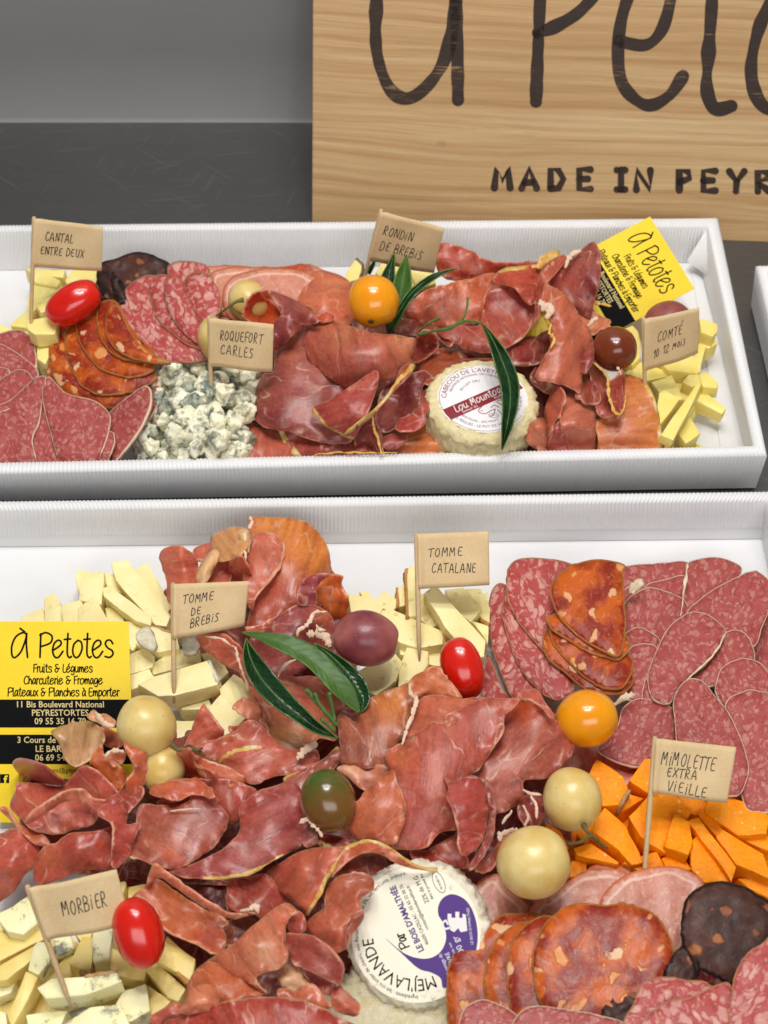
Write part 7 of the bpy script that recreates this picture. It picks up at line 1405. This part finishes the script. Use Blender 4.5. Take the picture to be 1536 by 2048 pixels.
o = twig('green_twig', [(112, 628, 4.0), (200, 605, 4.5), (290, 592, 4.8), (350, 560, 5.0), (410, 545, 5.1), (490, 558, 5.0)], [.0009, .0007, .0010, .0008, .0006, .0006], M['stem'], ZC); twig('side_stem', [(350, 560, 5.0), (385, 520, 5.2), (400, 470, 5.4), (406, 408, 5.5)], [.0008, .0006, .0005, .0007], M['stem'], ZC, parent=o); twig('side_stem', [(115, 608, 4.0), (170, 560, 4.6), (238, 525, 4.8)], [.0005, .0006, .0009], M['stem'], ZC, parent=o)
tag(o, 'forked dark green stem carrying the long leaf over the cabecou', 'stem')
lf([(555, 732, 4.8, 2, 2), (680, 762, 5.1, 28, 30), (820, 820, 5.2, 72, 42), (960, 900, 5.1, 84, 40), (1080, 1010, 4.9, 78, 50), (1180, 1120, 4.5, 66, 40), (1255, 1215, 4.0, 3, 3)], M['leaf_under'], HA, fold=0.1, label='light green leaf, upper of the two crossing below the purple grape')
lf([(985, 800, 4.4, 3, 3), (1080, 870, 4.6, 24, 40), (1180, 970, 4.5, 50, 60), (1240, 1060, 4.3, 60, 60), (1280, 1140, 4.1, 40, 40), (1262, 1215, 3.9, 3, 3)], M['leaf'], HA, fold=0.2, label='dark glossy leaf half folded behind the light green leaf')
lf([(578, 772, 4.9, 2, 2), (600, 880, 5.1, 50, 44), (660, 1000, 5.2, 76, 66), (760, 1120, 5.2, 76, 58), (880, 1220, 5.0, 56, 44), (1000, 1310, 4.8, 36, 30), (1128, 1370, 4.4, 3, 3)], M['leaf'], HA, fold=0.35, label='dark glossy leaf, lower left of the two crossing below the purple grape')
o = twig('green_twig', [(935, 1078, 5.6), (1000, 1150, 5.4), (1060, 1220, 5.2), (1122, 1290, 4.7)], [.0010, .0008, .0009, .0011], M['stem'], HA)
for pp in ([(985, 1100, 5.7), (1020, 1170, 5.4), (1060, 1225, 5.2)], [(1075, 1098, 5.8), (1090, 1180, 5.3), (1110, 1265, 4.9)], [(1030, 1255, 5.2), (1070, 1290, 4.9), (1110, 1320, 4.7)]): twig('side_stem', pp, [.0009, .0007, .0008], M['stem'], HA, parent=o)
tag(o, 'small forked green stem between the two leaves and the centre ham', 'stem')

# ---------------------------------------------------------------- flags on toothpicks
def flag(base, top, h0, h1, quad, lines, label, curl=0.0, dh=(0, 0, 0, 0)):
    """base/top: pixel ends of the stick with heights h0, h1; quad: paper corners TL, TR, BR, BL"""
    root = empty('paper_flag', P(base[0], base[1], FL+h0*0.01)); tag(root, label, 'paper flag', 'kraft paper flags on toothpicks')
    a, b = P(base[0], base[1], FL+(h0-0.6)*0.01) if False else P(base[0], base[1], FL+h0*0.01), P(top[0], top[1], FL+h1*0.01)
    d = (b-a).normalized(); a2 = a-d*0.008
    link('toothpick', tube_mesh([a2, a, a.lerp(b, .5), b, b+d*0.001], [.0004, .0010, .0011, .0011, .0007], 10), M['wood_stick'], root)
    q = [P(x, y, FL+(h1+e)*0.01) for (x, y), e in zip(quad, dh)]
    # left corners sit on the stick
    L = (b-a).length; q[0] = b+d*0.0005; sc_ = (Vector(quad[3])-Vector(quad[0])).length/(Vector(top)-Vector(base)).length
    q[3] = P(quad[3][0], quad[3][1], FL+(h1-(h1-h0)*sc_)*0.01); q[2] = P(quad[2][0], quad[2][1], FL+(h1-(h1-h0)*sc_+dh[2])*0.01)
    nr = (q[1]-q[0]).cross(q[3]-q[0]).normalized()
    if nr.dot(CAM_B) < 0: nr = -nr
    def fn(u, v, off=0.0):
        p = q[0].lerp(q[1], u).lerp(q[3].lerp(q[2], u), v)
        bul = 0.0013*math.exp(-((u-0.03)/0.045)**2)+curl*math.sin(math.pi*u)+0.0005*math.sin(7*u+3*v)
        return p+nr*(bul+off+0.0004)
    nu, nv = 36, 10; V = []; Fc = []
    for s in (0, 1):
        for j in range(nv+1):
            for i in range(nu+1): V.append(fn(i/nu, j/nv, -0.00035*s))
    m = (nu+1)*(nv+1)
    for j in range(nv):
        for i in range(nu):
            k = j*(nu+1)+i; Fc.append((k, k+1, k+nu+2, k+nu+1)); Fc.append((m+k, m+k+nu+1, m+k+nu+2, m+k+1))
    for i in range(nu): Fc.append((i, m+i, m+i+1, i+1)); k = nv*(nu+1)+i; Fc.append((k, k+1, m+k+1, m+k))
    for j in range(nv): k = j*(nu+1); Fc.append((k, k+nu+1, m+k+nu+1, m+k)); k += nu; Fc.append((k, m+k, m+k+nu+1, k+nu+1))
    link('paper', mesh(V, Fc), M['kraft'], root)
    wpx = (Vector(quad[1])-Vector(quad[0])).length; hpx = (Vector(quad[3])-Vector(quad[0])).length; asp = hpx/wpx
    polys = []
    for (t, u, v, hh, tgt, rise) in lines:   # u, v: start of the baseline as fractions; hh letter height as fraction of paper height
        polys += write(CAPS, t, u, -v*asp, hh*asp*.9, slant=0.12, jit=0.05, target=tgt, rise=rise, gw=0.70)
    V, Fc = stroke_geom(polys, 0.0115, lambda x, y: fn(x, -y/asp, 0.00012), 0.4)
    link('handwriting', mesh(V, Fc), M['ink'], root, smooth=False)
    return root
flag((62, 640), (68, 437), 2.5, 7.0, [(68, 435), (207, 453), (203, 542), (64, 533)], [('CANTAL', .18, .42, .20, .42, -.03), ('ENTRE DEUX', .12, .72, .18, .64, .0)], 'kraft paper flag reading CANTAL ENTRE DEUX', 0.0006)
flag((422, 778), (418, 636), 3.0, 6.2, [(418, 634), (548, 648), (545, 744), (420, 731)], [('ROQUEFORT', .17, .42, .22, .68, .0), ('CARLES', .18, .72, .22, .52, .0)], 'kraft paper flag reading ROQUEFORT CARLES', 0.0010)
flag((728, 560), (762, 422), 2.8, 6.6, [(762, 420), (889, 455), (868, 546), (736, 520)], [('RONDIN', .13, .42, .20, .46, -.04), ('DE BREBIS', .13, .74, .20, .66, -.02)], 'kraft paper flag reading RONDIN DE BREBIS', 0.0008)
flag((1290, 778), (1287, 638), 2.8, 6.0, [(1286, 636), (1399, 614), (1396, 706), (1287, 742)], [('COMT\u00c9', .26, .50, .20, .46, .10), ('10 12 mois', .18, .80, .17, .58, .20)], 'kraft paper flag reading COMTE 10 12 MOIS', 0.0018, dh=(0, .9, .9, 0))
flag((348, 1368), (346, 1170), 2.6, 5.2, [(344, 1170), (498, 1162), (489, 1252), (346, 1278)], [('TOMME', .14, .38, .18, .42, .06), ('DE', .25, .61, .15, .14, .0), ('BREBIS', .24, .85, .18, .40, .12)], 'kraft paper flag reading TOMME DE BREBIS', 0.0008)
flag((838, 1282), (833, 1070), 2.6, 5.4, [(831, 1068), (977, 1062), (979, 1170), (836, 1178)], [('TOMME', .16, .42, .17, .48, .0), ('CATALANE', .20, .72, .19, .62, -.03)], 'kraft paper flag reading TOMME CATALANE', 0.0010)
flag((1290, 1732), (1310, 1478), 2.7, 5.6, [(1308, 1476), (1472, 1494), (1454, 1606), (1303, 1585)], [('MIMOLETTE', .09, .46, .26, .70, .0), ('EXTRA', .18, .66, .18, .40, .0), ('VIEILLE', .20, .92, .20, .52, -.03)], 'kraft paper flag reading MIMOLETTE EXTRA VIEILLE', 0.0012)
flag((128, 1975), (56, 1775), 3.2, 6.0, [(54, 1773), (233, 1737), (262, 1844), (93, 1878)], [('MORBIER', .28, .62, .28, .54, .06)], 'kraft paper flag reading MORBIER', 0.0022)

# ---------------------------------------------------------------- the two printed cards
def card(corners, hs, label):
    q = [P(x, y, FL+h*0.01) for (x, y), h in zip(corners, hs)]
    root = empty('business_card', sum(q, Vector())/4); tag(root, label, 'business card', 'yellow and black business cards')
    q[2] = q[1]+q[3]-q[0]
    nr = (q[1]-q[0]).cross(q[3]-q[0]).normalized()
    if nr.dot(CAM_B) < 0: nr = -nr
    def fn(u, v, off=0.0): return q[0].lerp(q[1], u).lerp(q[3].lerp(q[2], u), v)+nr*off
    V = [fn(*c) for c in ((0, 0), (1, 0), (1, 1), (0, 1))]+[fn(*c, -.0004) for c in ((0, 0), (1, 0), (1, 1), (0, 1))]
    link('card_sheet', mesh(V, [(0, 1, 2, 3), (7, 6, 5, 4), (0, 4, 5, 1), (1, 5, 6, 2), (2, 6, 7, 3), (3, 7, 4, 0)]), M['yellow'], root, smooth=False)
    A = 1.545; K = lambda o_: (lambda x, y: fn(x, -y/A, o_))       # x 0..1 across, y down to -A
    def bar(v0, v1): return [fn(0.0, v0, .00006), fn(1, v0, .00006), fn(1, v1, .00006), fn(0, v1, .00006)], [(0, 1, 2, 3)]
    for b_ in (bar(.398, .538), bar(.573, .718)): link('black_bar', mesh(*b_), M['black'], root, smooth=False)
    ps = write(LOW, '\u00c0 Petotes', 0.5, -0.285, 0.135, target=0.78, align='C', per=7); parts = [stroke_geom([p for p in ps], 0.0145, K(.0001))]
    for t, y, tg in (('Fruits & L\u00e9gumes', -.402, .445), ('Charcuterie & Fromage', -.495, .59), ('Plateaux & Planches \u00e0 Emporter', -.588, .83)):
        parts.append(stroke_geom(write(LOW, t, .5, y, .045, target=tg, align='C', per=4), 0.0085, K(.0001)))
    for t, y, s in (('petotes@gmail.com', -1.172, .05), ('Pour toutes vos commandes', -1.312, .045)):
        parts.append(type_geom(t, s, lambda x, y2, yy=y: fn(.5+x, -(y2+yy)/A, .0001)))
    sq = [(.02, -1.185), (.088, -1.185), (.088, -1.252), (.02, -1.252)]; parts.append(([fn(x, -y/A, .00008) for x, y in sq], [(0, 1, 2, 3)]))
    parts.append(type_geom('@apetotes', .06, lambda x, y2: fn(.32+x, -(y2-1.245)/A, .0001)))
    for p_ in parts: link('text_line', mesh(*p_), M['black'], root, smooth=False)
    parts = []
    for t, y, s in (('11 Bis Boulevard National', -.675, .068), ('PEYRESTORTES', -.74, .068), ('09 55 35 16 70', -.805, .068), ('3 Cours de la R\u00e9publique', -.948, .068), ('LE BARCAR\u00c8S', -1.016, .068), ('06 69 54 74 12', -1.083, .068)):
        parts.append(type_geom(t, s, lambda x, y2, yy=y: fn(.47+x*.92, -(y2+yy)/A, .00014), bold=.0008))
    for p_ in parts: link('text_line', mesh(*p_), M['goldtext'], root, smooth=False)
    parts = [type_geom('f', .085, lambda x, y2: fn(.060+x, -(y2-1.255)/A, .00016), bold=.003)]; V, Fc = merge(parts); link('logo_print', mesh(V, Fc), M['yellow'], root, smooth=False)
card([(-8, 1243), (257, 1243), (243, 1650), (-5, 1645)], (3.6, 3.6, 0.5, 0.5), 'upright yellow and black card at the left edge of the lower tray')
card([(1300, 433), (1389, 577), (1098, 748), (1000, 592)], (4.2, 2.6, 1.4, 2.9), 'tilted yellow and black card leaning in the upper tray corner')


# ---------------------------------------------------------------- labels that single each piece out
LM = []
def label_all():
    used = set()
    for o in bpy.data.objects:
        if o.parent is None and 'label' in o: used.add(o['label'])
    for (o, desc, cat, grp, fixed) in DONE:
        if fixed:
            tag(o, desc, cat, grp); used.add(desc)
    for (o, desc, cat, grp, fixed) in DONE:
        if fixed: continue
        x, y, yb = PXY[o.name]; cand = []
        ds = sorted(LM, key=lambda l: math.hypot(x-l[1], y-l[2]))[:7]
        def rel(l):
            dx, dy = x-l[1], y-l[2]; d = math.hypot(dx, dy); w_ = ''
            if d < 26: return 'right beside '+l[0]
            if abs(dx) > 2.2*abs(dy): s = 'right of' if dx > 0 else 'left of'
            elif abs(dy) > 2.2*abs(dx): s = 'in front of' if dy > 0 else 'behind'
            else: s = ('in front and ' if dy > 0 else 'behind and ')+('right of' if dx > 0 else 'left of')
            return s+' '+l[0]
        for l in ds[:4]: cand.append(desc+', '+rel(l))
        for i in range(len(ds)):
            for j in range(i+1, len(ds)): cand.append(desc+', '+rel(ds[i])+', '+rel(ds[j]))
        sizes = [c.replace(desc, w+' '+desc, 1) for c in cand for w in ('small', 'larger')]
        for c_ in cand+sizes:
            if c_ not in used and len(c_.split()) <= 16: break
        else: c_ = cand[0]
        used.add(c_); tag(o, c_, cat, grp)
LM += [('the cantal flag', 130, 500), ('the roquefort flag', 485, 690), ('the rondin flag', 810, 480), ('the comte flag', 1340, 670), ('the upper red tomato', 147, 608), ('the upper yellow tomato', 747, 602),
       ('the brown tomato', 1230, 700), ('the cabecou', 960, 800), ('the tilted yellow card', 1290, 545), ('the tray corner', 1470, 870), ('the long dark leaf', 1010, 780),
       ('the big yellow card', 125, 1400), ('the brebis flag', 420, 1215), ('the catalane flag', 905, 1120), ('the mimolette flag', 1390, 1540), ('the morbier flag', 160, 1800), ('the purple grape', 732, 1275),
       ('the middle red tomato', 925, 1335), ('the lower yellow tomato', 1175, 1437), ('the green tomato', 657, 1602), ('the upper pale grape', 293, 1450), ('the twin pale grapes', 1110, 1660), ('the lavender cheese', 826, 1870),
       ('the lowest red tomato', 275, 1865), ('the two leaves', 600, 1370), ('the blackish chorizo', 1450, 1860), ('the wrinkled cheese', 790, 2020)]
label_all()
